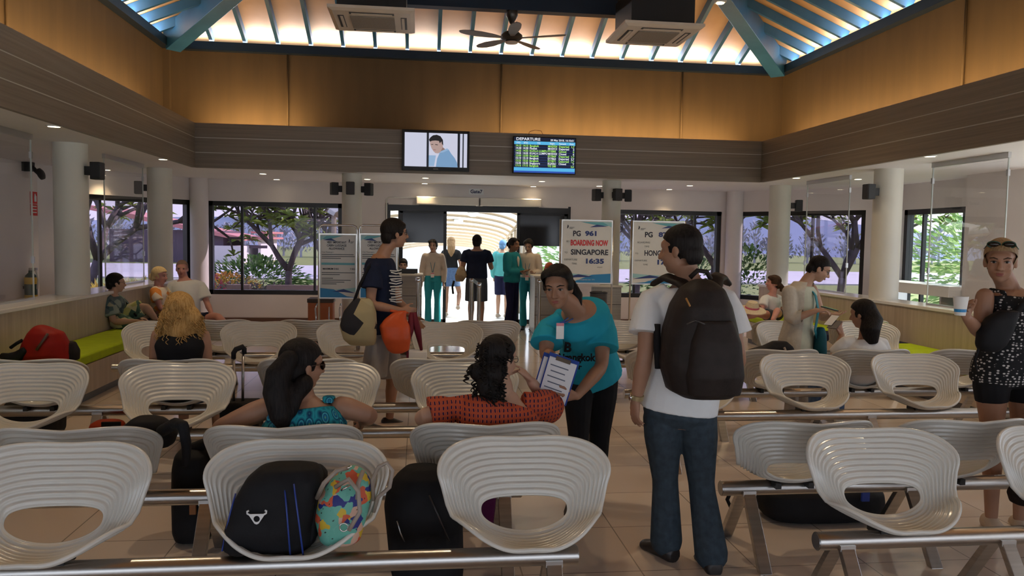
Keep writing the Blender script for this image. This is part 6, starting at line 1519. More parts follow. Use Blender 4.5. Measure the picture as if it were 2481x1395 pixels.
# crossbody bag
t = thing('crossbody_bag', 'black crossbody bag of the woman at the right edge', 'bag', at(2405, 850, Y-.2))
b = lumpy([(852, 2375, 2412, .04), (835, 2368, 2432, .06), (800, 2372, 2450, .06), (770, 2392, 2462, .05), (752, 2420, 2470, .03)], Y-.17); organic(b, 'body', M_blk, t, .010, 3)
MB().tube([at(2462, 760, Y-.18), at(2490, 718, Y-.15), at(2508, 690, Y-.06), at(2515, 680, Y+.04)], .016, 8).build('strap', M_blk, t, smooth=True)
MB().tube([at(2372, 845, Y-.18), at(2362, 870, Y-.16), at(2366, 900, Y-.14)], .007, 6).build('strap_tail', M_blk, t, smooth=True)
q = at(2327, 743, Y-.32); t = thing('paper_cup', 'white paper cup with blue print in the hand of the woman at the right edge', 'cup', q-UPV*.05)
MB().lathe(q-UPV*.045, [(.026, 0), (.038, .10), (.036, .10), (.025, .005)], 24).build('body', M_white, t, smooth='auto')
MB().lathe(q-UPV*.045, [(.0285, .018), (.0300, .034), (.0302, .034), (.0290, .018)], 24).build('printed_band', M_bluep, t)

# ---------------------------------------------------------------- people on the left bench
M_slip = mat('sandal_brown', (.10, .06, .04), .6)
Y = 10.35
J = J_(head=(281, 686, Y), neck=(271, 716, Y), chest=(274, 752, Y), hip=(272, 800, Y), sR=(260, 729, Y-.17), sL=(288, 726, Y+.17), eR=(276, 780, Y-.22), wR=(330, 778, Y-.18), eL=(305, 762, Y+.2), wL=(338, 770, Y+.2), hR=(278, 800, Y-.09), hL=(284, 800, Y+.09), kR=(332, 800, Y-.12), kL=(352, 742, Y+.08), aR=(352, 828, Y-.2), aL=(376, 790, Y+.0))
J['hip'].z = .60; J['hL'].z = J['hR'].z = .57; J['aR'] = J['kR']+V((.08, 0, -.40)); J['aL'] = V((J['kL'].x+.12, J['kL'].y, .56)) 
P = Person('man in floral shirt and shorts sitting sideways on the left bench', (-3.6, Y, .46), J, SK_light, w=1.05, headf=(.86, .45, -.05), vox=.010, hs=1.0)
P.hand('R', (0, 0, -1), .4).hand('L', (0, 0, -1), .4).finish().face(lips=True, eyes=False); P.top(C_hawaii, lo=-.02, sleeve=.36, t=.02, loose=.04); P.bottom(C_floralshort, leg=.44, t=.014, loose=.03, name='shorts'); P.shoes(M_slip, (1, .1), (1, 0)); P.hair(H_black, 'short', vol=1.05); P.glasses()
MB().tube([J['sL']+V((0, .02, .04)), mixv(J['sL'], J['hip'], .4)+V((.16, 0, 0)), at(330, 765, Y-.05)], .014, 6).build('bag_strap', C_black, P.root, smooth=True)
Y = 11.55
J = J_(head=(387, 669, Y), neck=(384, 694, Y), chest=(387, 726, Y), hip=(386, 772, Y), sR=(373, 705, Y-.14), sL=(400, 703, Y+.14), eR=(388, 745, Y-.2), wR=(412, 760, Y-.15), eL=(412, 740, Y+.15), wL=(425, 755, Y+.1), hR=(390, 775, Y-.09), hL=(394, 775, Y+.09), kR=(440, 775, Y-.1), kL=(444, 772, Y+.1), aR=(445, 820, Y-.1), aL=(450, 815, Y+.1))
J['hip'].z = .60; J['hL'].z = J['hR'].z = .57
P = Person('blonde older woman in an orange and white top on the left bench', (-3.35, Y, .46), J, SK_pink, w=1.0, headf=(.85, -.2, -.1), vox=.010, sc=.95)
P.hand('R', (0, 0, -1), .4).hand('L', (0, 0, -1), .4).finish().face(eyes=True); P.top(C_orgwhite, lo=-.02, sleeve=.30, t=.016, loose=.02); P.bottom(C_orgwhite, leg=.45, name='shorts'); P.shoes(M_slip, (1, .1), (1, 0))
P.hair(H_grey, 'short', vol=1.10, extra=lambda b: b.ell(P.H(0, -.10, -.02), (.06, .05, .06)))
Y = 12.3
J = J_(head=(441, 652, Y), neck=(446, 678, Y), chest=(451, 720, Y), hip=(456, 778, Y), sR=(417, 691, Y-.05), sL=(488, 692, Y+.08), eR=(408, 745, Y-.08), wR=(420, 775, Y-.25), eL=(502, 735, Y+.0), wL=(514, 762, Y-.15), hR=(448, 785, Y-.05), hL=(470, 785, Y+.05), kR=(470, 782, Y-.42), kL=(525, 765, Y-.25), aR=(480, 820, Y-.45), aL=(560, 800, Y-.35))
P = Person('balding man in white polo shirt leaning back at the far end of the left bench', (-2.9, Y, .46), J, SK_pink, w=1.15, belly=.05, headf=(.15, -.98, -.05), vox=.010, sc=1.05, hs=1.08)
P.hand('R', (0, 0, -1), .4).hand('L', (0, .3, -1), .4).finish().face(brow=H_grey); P.top(C_white, lo=-.02, sleeve=.36, t=.018, loose=.03); P.bottom(C_navy, leg=.33, t=.014, loose=.02, name='shorts'); P.shoes(M_slip, (1, -.6), (1, -.5)); P.hair(H_buzz, 'crop', vol=.99)

# ---------------------------------------------------------------- staff and passengers at the gate
def gate(px, pfoot, Y, ang, h, label, skin, **kw):
    x = at(px, pfoot, Y).x; J, f, r = standing(x, Y, ang, h, sw=kw.pop('sw', .155), lean=kw.pop('lean', 0)); return x, J, f, r
# ivory blouse, left
Y = 14.75; x, J, f, r = gate(1048, 783, Y, PI+.1, 1.62, '', None)
P = Person('staff member in ivory blouse, teal trousers and lanyard standing left of the open doors', (x, Y, 0), J, SK_light, w=.88, headf=(f.x-.12, f.y, -.05), vox=.010, sc=.97, hs=.98)
P.hand('L', r*-1, .35, d=(0, -.1, -1)).hand('R', r, .35, d=(0, -.1, -1)).finish().face(); P.top(C_ivory, lo=.06, sleeve=.92, t=.013, loose=.012); P.bottom(C_teal, leg=.97, t=.010, loose=.016, hi=.22); P.shoes(M_shoe, f, f); P.hair(H_black, 'sleek', vol=1.03); lanyard(P, mat('lanyard_teal', (.03, .20, .30), .6), drop=.36)
# denim skirt, walking away outside
Y = 16.6; x = at(1091, 770, Y).x; J, f, r = standing(x, Y, .05, 1.68, sw=.15); J['kR'] += V((.10, .08, .0)); J['aR'] += V((.06, -.18, .16)); J['wL'] += V((0, .1, .1))
P = Person('long haired woman in black top and denim skirt walking out along the walkway', (x, Y, 0), J, SK_tan, w=.92, headf=(0, 1, 0), vox=.011, sc=.97)
P.hand('L', (1, 0, 0), .4).hand('R', (-1, 0, 0), .4).finish(); P.top(C_black, lo=.04, sleeve=.28, t=.014, loose=.015)
b = MB(); rh, rc = P.axes(); fu = V((0, 1, 0))
b.loft([ringe(J['hip']+UPV*z, rh, fu, a, c_) for z, a, c_ in ((-.30, .21, .17), (-.15, .195, .15), (0, .175, .135), (.10, .15, .115))]); organic(b, 'skirt', C_denim, P.root, .011, 3); P.shoes(M_shoetan, f, f)
P.hair(H_dkblond, 'short', vol=1.04, extra=lambda b: b.tube([P.H(0, -.06, .03), P.H(0, -.09, -.08), P.H(0, -.10, -.20), P.H(0, -.09, -.30)], [.07, .085, .075, .04], 14))
# navy polo man
Y = 14.2; x = at(1153, 795, Y).x; J, f, r = standing(x, Y, .12, 1.72, sw=.20); J['eR'] = J['sR']+V((.06, .02, -.26)); J['wR'] = J['eR']+V((.03, .22, .04)); J['eL'] = J['sL']+V((-.05, 0, -.26)); J['wL'] = J['eL']+V((.02, .2, -.05))
P = Person('man in navy polo shirt and grey shorts walking out through the doors with a bag', (x, Y, 0), J, SK_tan, w=1.22, headf=(.25, 1, 0), vox=.010, hs=1.05)
P.hand('L', (1, 0, 0), .5).hand('R', (-1, 0, 0), .5).finish(); P.top(C_navy, lo=-.06, sleeve=.30, t=.016, loose=.012, flare=.01); P.bottom(C_dkgrey, leg=.48, t=.014, loose=.03, name='shorts'); P.shoes(M_shoe, f, f); P.hair(H_black, 'short', vol=1.03)
t = thing('waist_bag', 'brown and black bag carried under the arm of the man in the navy polo', 'bag', at(1115, 690, Y-.2))
b = lumpy([(682, 1104, 1122, .05), (668, 1102, 1132, .08), (652, 1108, 1128, .07), (645, 1112, 1122, .03)], Y-.05); organic(b, 'body', palette('brown_bag_print', (.2, .15, .1), 1, 12, [(0, (.30, .22, .14)), (.5, (.05, .04, .035)), (.8, (.36, .28, .18))], out='Color'), t, .011, 3)
MB().tube([at(1100, 680, Y-.05), at(1096, 695, Y-.05), at(1098, 712, Y-.05)], .02, 8).build('strap', C_black, t, smooth=True)
# teal blazer
Y = 13.85; x = at(1238, 800, Y).x; J, f, r = standing(x, Y, PI-.95, 1.68, sw=.155)
J['eR'] = J['sR']+f*.02+r*.05+UPV*-.27; J['wR'] = at(1258, 658, Y-.05); J['eL'] = J['sL']+f*.05-r*.05+UPV*-.27; J['wL'] = at(1266, 657, Y+.06)
P = Person('staff woman in teal blazer and navy trousers at the right of the doors', (x, Y, 0), J, SK_brown, w=.92, headf=(.72, -.62, -.05), vox=.010, sc=.97)
P.hand('R', (0, 0, 1), .5, d=(1, -.1, .05)).hand('L', (0, 0, 1), .5, d=(1, -.3, .05)).finish().face()
P.top(C_blaz, lo=-.12, sleeve=.90, t=.020, loose=.016, name='blazer', flare=.015); P.bottom(C_navyt, leg=.95, t=.010, loose=.016); P.shoes(M_shoe, f, f)
b = MB(); cn = J['neck']; b.tube([cn+f*.06-UPV*.02, cn+f*.125-UPV*.12, cn+f*.145-UPV*.25], [.035, .04, .012], 10); organic(b, 'blouse', C_ivory, P.root, .009, 2)
P.hair(H_black, 'sleek', extra=lambda b: b.ell(P.H(0, -.12, .0), (.04, .04, .045)))
# ivory blouse right
Y = 14.15; x = at(1278, 800, Y).x; J, f, r = standing(x, Y, PI+.35, 1.66, sw=.155)
J['wR'] = at(1272, 662, Y-.22); J['eR'] = J['sR']+r*.06+UPV*-.27; J['eL'] = J['sL']-r*.06+UPV*-.27; J['wL'] = at(1291, 664, Y-.2)
P = Person('staff member in ivory blouse and teal trousers beside the woman in the blazer, looking down', (x, Y, 0), J, SK_light, w=.90, headf=(-.35, -.85, -.38), headu=(-.1, -.35, .9), vox=.010, sc=.97)
P.hand('R', (0, 0, 1), .5, d=(-.4, -.8, 0)).hand('L', (0, 0, 1), .5, d=(-.3, -.8, .2)).finish().face(); P.top(C_ivory, lo=.05, sleeve=.85, t=.013, loose=.014); P.bottom(C_teal, leg=.97, t=.010, loose=.018, hi=.22); P.shoes(M_shoe, f, f); P.hair(H_black, 'sleek', vol=1.02); lanyard(P, mat('lanyard_teal', (.03, .20, .30), .6), drop=.40)
# person beyond them
Y = 16.4; x = at(1216, 780, Y).x; J, f, r = standing(x, Y, .3, 1.64, sw=.15)
P = Person('person in pale teal jacket and blue cap beyond the woman in the blazer', (x, Y, 0), J, SK_light, w=.92, headf=(.5, .8, 0), vox=.012, sc=.97)
P.hand('L', (1, 0, 0), .4).hand('R', (-1, 0, 0), .4).finish(); P.top(fabric('jacket_aqua', (.10, .45, .48), .8, .1, 10), lo=-.1, sleeve=.9, t=.02, loose=.016, name='jacket'); P.bottom(C_navyt, leg=.5, name='shorts'); P.shoes(M_shoetan, f, f); P.hair(fabric('cap_blue', (.15, .32, .60), .7, .1, 10), 'short', name='cap')
# clerks behind the desks
Y = 14.4; x = at(977, 645, Y).x; J, f, r = standing(x, Y, PI, 1.66, sw=.16)
for k in J: J[k] = J[k]-UPV*.39
for q in 'LR': J['k'+q] = V((J['h'+q].x, Y-.38, .50)); J['a'+q] = V((J['h'+q].x, Y-.32, .085)); J['w'+q] = J['e'+q]+V((0, -.22, .08))
P = Person('clerk seated behind the left gate desk, only the face showing above the monitor', (x, Y, 0), J, SK_light, w=.95, headf=(0, -1, -.1), vox=.010)
P.hand('L', (0, 0, -1), .3).hand('R', (0, 0, -1), .3).finish().face(); P.top(C_ivory, lo=0, sleeve=.9, t=.013, loose=.014); P.bottom(C_teal, leg=.97, t=.010); P.shoes(M_shoe, f, f); P.hair(H_black, 'fringe')
t = thing('office_stool', 'black stool under the clerk at the left gate desk', 'stool', (x, Y, 0)); MB().cyl((x, Y, .36), .19, .06, 24).build('seat', M_black, t); MB().cyl((x, Y, .03), .03, .33, 12).build('stem', M_chrome, t); MB().cyl((x, Y, 0), .2, .03, 20).build('base', M_black, t)
Y = 14.35; x = at(1331, 645, Y).x; J, f, r = standing(x, Y, PI+.2, 1.64, sw=.155)
for k in J: J[k] = J[k]-UPV*.42
for q in 'LR': J['k'+q] = V((J['h'+q].x, Y-.36, .50)); J['a'+q] = V((J['h'+q].x, Y-.30, .085)); J['w'+q] = J['e'+q]+V((0, -.22, .08))
P = Person('red haired clerk seated behind the right gate desk', (x, Y, 0), J, SK_light, w=.92, headf=(-.2, -.95, -.25), vox=.010)
P.hand('L', (0, 0, -1), .3).hand('R', (0, 0, -1), .3).finish().face(brow=H_red); P.top(C_black, lo=0, sleeve=.9, t=.013, loose=.014); P.bottom(C_navyt, leg=.97, t=.010); P.shoes(M_shoe, f, f); P.hair(H_red, 'fringe', vol=1.1, extra=lambda b: b.tube([P.H(.07, 0, .03), P.H(.08, -.01, -.06), P.H(.07, -.02, -.13)], [.03, .035, .02], 10).tube([P.H(-.07, 0, .03), P.H(-.08, -.01, -.06), P.H(-.07, -.02, -.13)], [.03, .035, .02], 10))
t = thing('office_stool', 'black stool under the red haired clerk', 'stool', (x, Y, 0)); MB().cyl((x, Y, .34), .19, .06, 24).build('seat', M_black, t); MB().cyl((x, Y, .03), .03, .31, 12).build('stem', M_chrome, t); MB().cyl((x, Y, 0), .2, .03, 20).build('base', M_black, t)
# ---------------------------------------------------------------- woman on the far right bench with the straw hat
Y = 11.35
J = J_(head=(1874, 686, Y), neck=(1870, 716, Y), chest=(1867, 742, Y), hip=(1872, 790, Y), sR=(1852, 724, Y-.1), sL=(1886, 722, Y+.12), eR=(1845, 752, Y-.2), wR=(1838, 742, Y-.32), eL=(1890, 755, Y+.1), wL=(1870, 760, Y-.1), hR=(1868, 800, Y-.07), hL=(1882, 800, Y+.08), kR=(1835, 760, Y-.35), kL=(1884, 752, Y-.42), aR=(1800, 790, Y-.5), aL=(1872, 788, Y-.6))
J['hip'].z = .58; J['hL'].z = J['hR'].z = .56; J['aR'].z = max(.56, J['aR'].z); J['aL'].z = .55
P = Person('woman in white T-shirt curled up on the far right bench, looking left, hair tied back', (5.6, Y, .46), J, SK_pink, w=.95, headf=(-.9, .3, .05), vox=.010, sc=.95)
P.hand('R', (0, 0, -1), .4).hand('L', (0, 0, -1), .4).finish().face(eyes=False); P.top(C_white, lo=-.02, sleeve=.32, t=.016, loose=.02); P.bottom(C_dkgrey, leg=.2, name='shorts'); P.shoes(M_shoetan, (-1, -.2), (-.6, -.8)); P.hair(H_brown, 'sleek', extra=lambda b: b.tube([P.H(0, -.09, .0), P.H(0, -.13, -.05), P.H(0, -.12, -.12)], [.03, .04, .02], 10))
q = at(1822, 748, Y-.6); t = thing('straw_hat', 'straw hat with a pink band on the knees of the far right woman', 'hat', q)
M_straw = noisy('straw', (.55, .45, .30), (.68, .58, .40), (60,)*3, .8)
MB().lathe(q, [(.02, .115), (.07, .105), (.092, .06), (.098, .012), (.13, .0), (.20, -.012), (.205, -.02), (.13, -.012), (.09, .0), (.085, .055), (.06, .095)], 36, Matrix.Rotation(.25, 3, 'X')).build('hat_body', M_straw, t, smooth='auto')
MB().lathe(q, [(.100, .012), (.0975, .038), (.099, .038), (.1015, .012)], 36, Matrix.Rotation(.25, 3, 'X')).build('band', mat('hat_band_pink', (.62, .12, .20), .6), t)
# ================================================================== the garden and apron outside
M_grass = noisy('lawn', (.16, .20, .05), (.26, .28, .08), (3, 3, 3), .9, 6)
M_apron = noisy('apron_concrete', (.50, .46, .48), (.58, .54, .56), (.3,)*3, .8)
M_pave = noisy('pale_paving', (.86, .82, .76), (.92, .88, .82), (1,)*3, .8)
def outside(o, label, cat): return tag(o, label, cat, kind='structure')
outside(MB().bb(-60, 60, -30, 140, -.4, -.16).build('ground', M_grass), 'lawn spreading around the terminal', 'ground')
outside(MB().bb(-60, 60, 33, 48, -.16, -.10).build('apron', M_apron), 'pale taxiway concrete beyond the garden', 'road')
b = MB(); b.loft([[(-2.6, y, z-.1), (6.2, y, z-.1), (6.2, y, z), (-2.6, y, z)] for y, z in ((15.26, -.02), (17, -.02), (62, -.06))])
outside(b.build('path', M_pave), 'sunlit pale paving of the covered walkway outside the doors', 'path')
outside(MB().bb(8.4, 30, -20, 9.0, -.16, -.03).build('terrace', M_pave), 'pale sunlit paving outside the right hand windows', 'path')  # unseen bright paving, added to bounce sunlight up onto the right soffit
outside(MB().bb(-14, 8.4, -30, -4.4, -.16, -.03).build('terrace', M_pave), 'pale paving outside the near end of the hall', 'path')
# covered walkway
M_cream = mat('canopy_cream', (.40, .31, .21), .5)
m = bpy.data.materials.new('canopy_sheet'); m.use_nodes = True; t_ = m.node_tree; t_.nodes.clear()
o_ = t_.nodes.new('ShaderNodeOutputMaterial'); mx = t_.nodes.new('ShaderNodeMixShader'); mx.inputs[0].default_value = .55
a1 = t_.nodes.new('ShaderNodeBsdfTransparent'); a2 = t_.nodes.new('ShaderNodeBsdfTranslucent'); a2.inputs[0].default_value = (.95, .92, .86, 1)
t_.links.new(a1.outputs[0], mx.inputs[1]); t_.links.new(a2.outputs[0], mx.inputs[2]); t_.links.new(mx.outputs[0], o_.inputs[0]); M_sheet = m
cw = thing('walkway_canopy', 'cream arched canopy over the walkway outside the doors', 'canopy', (.6, 22, -.02), kind='structure')
wx0, hw = .25, 1.95
wx_ = lambda y: wx0+(y-16.2)*.055
dzc = lambda y: -max(0, y-16.2)*.068
def arc(y, dz=0, n=16, k=1.0): return [V((wx_(y)-hw*k*math.cos(PI*i/n), y, 2.05+.36*math.sin(PI*i/n)+dz+dzc(y))) for i in range(n+1)]
for i in range(12):
    y = 16.2+i*1.35
    MB().tube(arc(y), .045, 8).build('rib', M_cream, cw, smooth=True)
    for s in (-1, 1): MB().tube([(wx_(y)+s*hw, y, -.1+dzc(y)), (wx_(y)+s*hw, y, 2.06+dzc(y))], .05, 8).build('post', M_cream, cw, smooth=True)
b = MB(); A1, A2 = arc(15.4, .06), arc(32, .06)
b.loft([A1+[p+V((0, 0, .01)) for p in reversed(A1)], A2+[p+V((0, 0, .01)) for p in reversed(A2)]]); b.build('roof_sheet', M_sheet, cw)
for s in (-1, 0, 1): MB().tube([(wx_(16.2)+s*hw*.98, 16.2, 2.09 if s else 2.40), (wx_(32)+s*hw*.98, 32, (2.09 if s else 2.40)+dzc(32))], .035, 8).build('purlin', M_cream, cw, smooth=True)
for px, py, Y, lb in ((1146, 522, 17.5, 'nearer white lantern hanging under the walkway canopy'), (1111, 537, 20.2, 'farther white lantern hanging under the walkway canopy')):
    p = at(px, py, Y)
    t = thing('hanging_lantern', lb, 'lamp', p, 'lanterns in the covered walkway')
    MB().lathe(p, [(.02, .12), (.13, .10), (.13, .06), (.02, .06)], 20).build('cap', M_clamp, t)
    MB().lathe(p, [(.12, .06), (.12, .0), (.05, -.03)], 20).build('globe', mat('lantern_glass', (.9, .9, .85), .3), t, smooth='auto')
    MB().tube([p+V((0, 0, .11)), p+V((0, 0, .60))], .01, 6).build('rod', M_clamp, t)
outside(MB().bb(-3.0, 8.2, 36, 36.2, -.05, 3.2).build('glare_wall', noisy('glare_wall_white', (.88, .87, .84), (.92, .91, .88), (1,)*3, .8)), 'plain white wall at the far end of the walkway', 'wall')  # added white wall standing in for the overexposed brightness beyond the walkway
# vegetation
M_bark = noisy('frangipani_bark', (.085, .065, .075), (.17, .13, .14), (6,)*3, .9, bump=.4)
def leafmat(name, a, b_):
    m = noisy(name, a, b_, (2.2,)*3, .55); bs = bsdf(m)
    tr = N(m, 'BsdfTranslucent'); mx = N(m, 'MixShader'); mx.inputs[0].default_value = .45
    c = bs.inputs['Base Color'].links[0].from_socket; L(m, c, tr.inputs[0])
    out = [n for n in m.node_tree.nodes if n.type == 'OUTPUT_MATERIAL'][0]
    L(m, bs.outputs[0], mx.inputs[1]); L(m, tr.outputs[0], mx.inputs[2]); L(m, mx.outputs[0], out.inputs[0]); return m
M_leaf = leafmat('frangipani_leaf', (.16, .24, .04), (.44, .52, .12))
M_leafd = leafmat('dark_leaf', (.05, .11, .04), (.14, .24, .07))
M_leafb = leafmat('bright_leaf', (.22, .42, .14), (.50, .66, .26))
M_leafy = leafmat('yellow_leaf', (.62, .44, .06), (.80, .62, .20))
M_leafo = leafmat('orange_flowers', (.30, .28, .05), (.70, .24, .06))
M_leafp = leafmat('pink_flowers', (.55, .10, .14), (.75, .20, .25))
M_hedge = leafmat('purple_hedge', (.15, .13, .12), (.30, .26, .24))
def leaf(b, p, d, l, w):
    d = d.normalized(); s = d.cross(V((0, 0, 1)))
    if s.length < .05: s = V((1, 0, 0))
    s.normalize(); s = (s+V((random.uniform(-.4, .4), random.uniform(-.4, .4), random.uniform(-.4, .4)))).normalized()
    droop = V((0, 0, -l*.25))
    b.add([p, p+d*l*.5+s*w/2, p+d*l+droop, p+d*l*.5-s*w/2], [(0, 1, 2, 3)])
def frangipani(base, h, spread, depth, seed, label, lean=(0, 0, 0), leafm=None, nl=11, ll=.28):
    rnd = random.Random(seed); t = thing('frangipani_tree', label, 'tree', base, 'frangipani trees outside the windows')
    tb = MB(); lb = MB()
    def grow(p, d, l, r, k):
        mid = p+d*l*.5+V((rnd.uniform(-.04, .04), rnd.uniform(-.04, .04), 0))*l
        q = p+d*l; tb.tube([p, mid, q], [r, r*.88, r*.78], 7)
        if k == 0 or (k == 1 and rnd.random() < .5):
            for i in range(nl):
                a = rnd.uniform(0, 2*PI); e = rnd.uniform(-.2, .9)
                leaf(lb, q, V((math.cos(a)*math.cos(e), math.sin(a)*math.cos(e), math.sin(e))), ll*rnd.uniform(.7, 1.2), ll*.34)
            if k == 0: return
        n = 3 if (k >= depth-1 or rnd.random() < .35) else 2
        a0 = rnd.uniform(0, 2*PI)
        for i in range(n):
            a = a0+i*2*PI/n+rnd.uniform(-.5, .5); tilt = rnd.uniform(.45, .8)*spread
            u = d.orthogonal().normalized(); v = d.cross(u)
            nd = (d*math.cos(tilt)+(u*math.cos(a)+v*math.sin(a))*math.sin(tilt)+V((0, 0, .16))).normalized()
            grow(q, nd, l*rnd.uniform(.68, .9), r*.74, k-1)
    grow(V(base), (V((0, 0, 1))+V(lean)).normalized(), h, h*.095, depth)
    tb.build('trunk', M_bark, t, smooth=True); lb.build('crown', leafm or M_leaf, t)
frangipani((at(700, 700, 18.6).x, 18.6, -.16), 1.0, 1.0, 6, 3, 'many branched frangipani tree filling the window left of the doors')
frangipani((at(800, 700, 20).x, 20.0, -.16), 1.1, 1.0, 6, 11, 'frangipani tree glimpsed just left of the far left door column')
frangipani((at(190, 640, 18.6).x, 18.6, -.16), 1.25, .95, 5, 5, 'leaning frangipani tree outside the far left angled window', lean=(.30, .12, 0))
frangipani((at(1545, 700, 19.4).x, 19.4, -.16), 1.1, 1.0, 6, 8, 'frangipani tree behind the HONG board in the right far window')
frangipani((at(1730, 690, 19.5).x, 19.5, -.16), 1.2, .95, 6, 21, 'leafy frangipani tree at the right end of the right far window')
frangipani((at(2040, 690, 17.0).x, 17.0, -.16), 1.05, .95, 6, 14, 'frangipani tree with a forked trunk outside the far right angled window')
def bush(c, r, n, m_, ll, label, name='garden_bush', cat='bush', group=None, up=.2):
    rnd = random.Random(int(abs(c[0]*100)+abs(c[1]*10))+n); b = MB()
    for i in range(n):
        while True:
            v = V((rnd.uniform(-1, 1), rnd.uniform(-1, 1), rnd.uniform(-.6, 1)))
            if .25 < v.length < 1: break
        p = V(c)+V((v.x*r[0], v.y*r[1], (v.z+.6)*r[2]/1.6))
        leaf(b, p, v.normalized()+V((0, 0, up)), ll*rnd.uniform(.6, 1.3), ll*.5)
    return tag(b.build(name, m_), label, cat, group or 'garden shrubs')
def gp_(px, py, Y, z=-.16): p = at(px, py, Y); return (p.x, Y, z)
bush(gp_(622, 650, 24), (1.5, .8, 1.15), 1500, M_leafd, .22, 'rounded green bush on the lawn behind the frangipani tree')
bush(gp_(543, 660, 22), (1.0, .6, .75), 900, M_leafo, .14, 'low hedge of orange flowers at the left of the left window')
bush(gp_(600, 690, 20), (2.0, .5, .62), 1500, M_hedge, .12, 'grey purple clipped hedge under the frangipani tree')
bush(gp_(522, 700, 18.2), (.35, .3, .95), 260, M_leafp, .12, 'spray of pink flowers at the corner of the left window')
def spiky(c, n, l, m_, label):
    rnd = random.Random(int(abs(c[0])*50)); b = MB()
    for i in range(n):
        a = rnd.uniform(0, 2*PI); e = rnd.uniform(.5, 1.4); leaf(b, V(c)+V((rnd.uniform(-.2, .2), rnd.uniform(-.1, .1), 0)), V((math.cos(a)*math.cos(e), math.sin(a)*math.cos(e), math.sin(e))), l*rnd.uniform(.6, 1.1), .07)
    return tag(b.build('croton_plant', m_), label, 'plant', 'yellow spiky plants in the window beds')
spiky(gp_(528, 700, 16.1, .1), 90, .62, M_leafy, 'yellow spiky plant at the bottom corner of the left window')
for i, (px, Y) in enumerate(((232, 15.3), (262, 15.6), (292, 16.0), (318, 16.3), (345, 16.6), (447, 17.4))):
    spiky(gp_(px, 700, Y, .25), 70, .72, M_leafy, 'yellow spiky plant %s outside the far left angled window' % ('first from the left', 'second from the left', 'third from the left', 'fourth from the left', 'beside the column', 'beyond the column')[i])
bush(gp_(1812, 690, 18), (.9, .6, 1.75), 900, M_leafd, .16, 'dark flowering shrub in the left pane of the far right angled window')
bush(gp_(1660, 690, 21), (1.6, .6, 1.6), 900, M_leafd, .2, 'dark shrub low in the right far window')
# bright foliage bank outside the right-hand windows
for i, (x, y, rx, rz, m_) in enumerate(((10.6, 13.6, 1.3, 3.2, M_leafb), (11.0, 11.6, 1.4, 3.6, M_leafb), (11.6, 9.6, 1.2, 3.4, M_leafb), (13.0, 15.6, 1.6, 4.0, M_leafb))):
    bush((x, y, -.16), (rx, 1.3, rz), 1500, m_, .24, 'tall bright green shrub outside the right windows, number %s along' % ('one', 'two', 'three', 'four', 'five')[i] if False else ('tall bright shrub at the left of the right window', 'tall bright shrub in the middle of the right window', 'tall bright shrub beside the wall pier outside', 'tall bright shrub farther back outside the right window', 'tall bright shrub outside the nearer right window')[i], group='bright shrubs outside the right windows')
bush((3.9, 19.5, -.16), (.9, .8, 2.6), 900, M_leafb, .24, 'bright green shrub seen through the right glass door leaf')
# low planter walls
M_stone = mat('planter_stone', (.36, .24, .20), .8)
tag(MB().bb(*sorted((at(650, 690, 18).x, at(790, 690, 18).x)), 17.8, 18.0, -.16, .55).build('planter_wall', M_stone), 'low red brown planter wall around the frangipani trunk', 'planter wall')
tag(MB().bb(*sorted((at(552, 700, 16.8).x, at(606, 700, 16.8).x)), 16.7, 16.9, -.16, .62).build('planter_wall', M_stone), 'low planter wall at the bottom of the left window', 'planter wall')
for i, x in enumerate((-5.0, -4.7)): pass
# far buildings
M_bwall = mat('far_wall', (.80, .74, .80), .8); M_broof = mat('far_roof_red', (.60, .24, .24), .8); M_bdark = mat('far_dark', (.12, .09, .12), .8)
p0, p1 = at(505, 600, 52), at(588, 600, 52)
t = thing('hangar', 'far hangar with a red sloping roof across the taxiway', 'building', ((p0.x+p1.x)/2, 52, -.16))
MB().bb(p0.x-6, p1.x-1.2, 52, 58, -.16, 1.9).build('wall', M_bdark, t)
za, zb = at(505, 560, 52).z, at(585, 583, 52).z
MB().loft([[(p0.x-7, 51.5, za+1.2), (p1.x, 51.5, zb), (p1.x, 51.5, zb+.25), (p0.x-7, 51.5, za+1.5)], [(p0.x-7, 58.5, za+1.2), (p1.x, 58.5, zb), (p1.x, 58.5, zb+.25), (p0.x-7, 58.5, za+1.5)]]).build('roof', M_broof, t)
MB().bb(p1.x-2.2, p1.x, 51.6, 57, -.16, .95).build('annex', M_bwall, t)
p0, p1 = at(588, 600, 54), at(632, 600, 54)
t = thing('control_building', 'far white building with red roof bands across the taxiway', 'building', ((p0.x+p1.x)/2, 54, -.16))
p0.x += 1.0
MB().bb(p0.x, p1.x, 54, 60, -.16, at(600, 562, 54).z).build('wall', M_bwall, t)
for a, c in ((560, 565), (574, 579)):
    MB().bb(p0.x-.4, p1.x+.4, 53.6, 60.4, at(600, c, 54).z, at(600, a, 54).z).build('roof_band', M_broof, t)
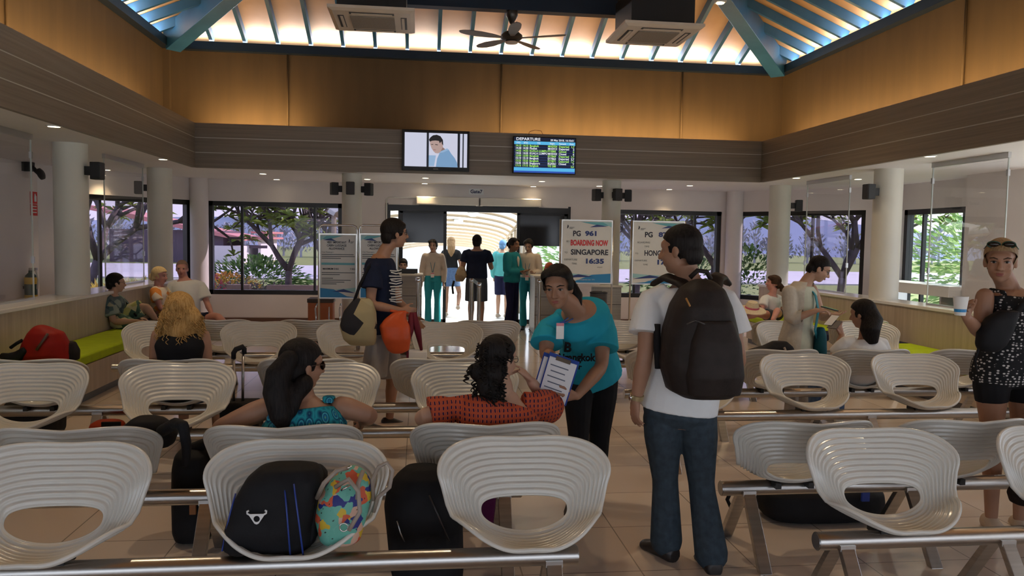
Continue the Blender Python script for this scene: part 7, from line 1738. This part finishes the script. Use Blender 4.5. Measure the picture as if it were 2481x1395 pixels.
MB().bb(p0.x+.6, p1.x-.8, 53.95, 54, at(600, 601, 54).z, at(600, 594, 54).z).build('window', M_bdark, t)
p0, p1 = at(408, 600, 60), at(446, 600, 60)
t = thing('shed', 'far white shed seen past the far left column', 'building', ((p0.x+p1.x)/2, 60, -.16))
MB().bb(p0.x, p1.x, 60, 64, -.16, at(420, 575, 60).z).build('wall', M_bwall, t)
MB().bb(p0.x-.4, p1.x+.4, 59.6, 64.4, at(420, 575, 60).z, at(420, 571, 60).z).build('roof', M_white, t)
MB().bb(p1.x-2.0, p1.x-.4, 59.9, 60, at(430, 608, 60).z, at(430, 588, 60).z).build('door', M_bdark, t)
# distant trees and hills
M_forest = noisy('far_forest_hazed', (.30, .31, .37), (.44, .44, .50), (.5, .5, .16), .9, 6); M_hill = noisy('far_hill_hazed', (.38, .42, .56), (.46, .50, .64), (.03,)*3, 1)  # distance haze is mixed into these pale bluish colours
b = MB(); rnd = random.Random(4)
for i in range(90):
    x = -48+i*1.1+rnd.uniform(-.4, .4); h = rnd.uniform(1.9, 3.7)+max(0, -x*.01); y = 70+rnd.uniform(-2, 3)
    b.tube([(x, y, -.2), (x, y, h*.9)], [.12, .03], 5, caps=False)
    for k in range(95):
        u = rnd.random()**.8; rr = 1.25*(1-u)**.6*rnd.uniform(.3, 1.1); an = rnd.uniform(0, 2*PI)
        leaf(b, V((x+rr*math.cos(an), y+rr*math.sin(an), h*(.06+.94*u))), V((math.cos(an)*.5, math.sin(an)*.5, 1)), rnd.uniform(.35, .7), .26)
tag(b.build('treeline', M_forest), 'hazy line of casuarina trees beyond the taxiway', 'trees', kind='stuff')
b = MB(); R1 = []
pts = [(-140+i*7, 1.6+1.3*math.sin(i*.5)+1.2*math.sin(i*.23+1)) for i in range(41)]
b.loft([[V((x, 135, -1)) for x, h in pts]+[V((x, 138, h+3)) for x, h in reversed(pts)], [V((x, 150, -1)) for x, h in pts]+[V((x, 150, h+3)) for x, h in reversed(pts)]])
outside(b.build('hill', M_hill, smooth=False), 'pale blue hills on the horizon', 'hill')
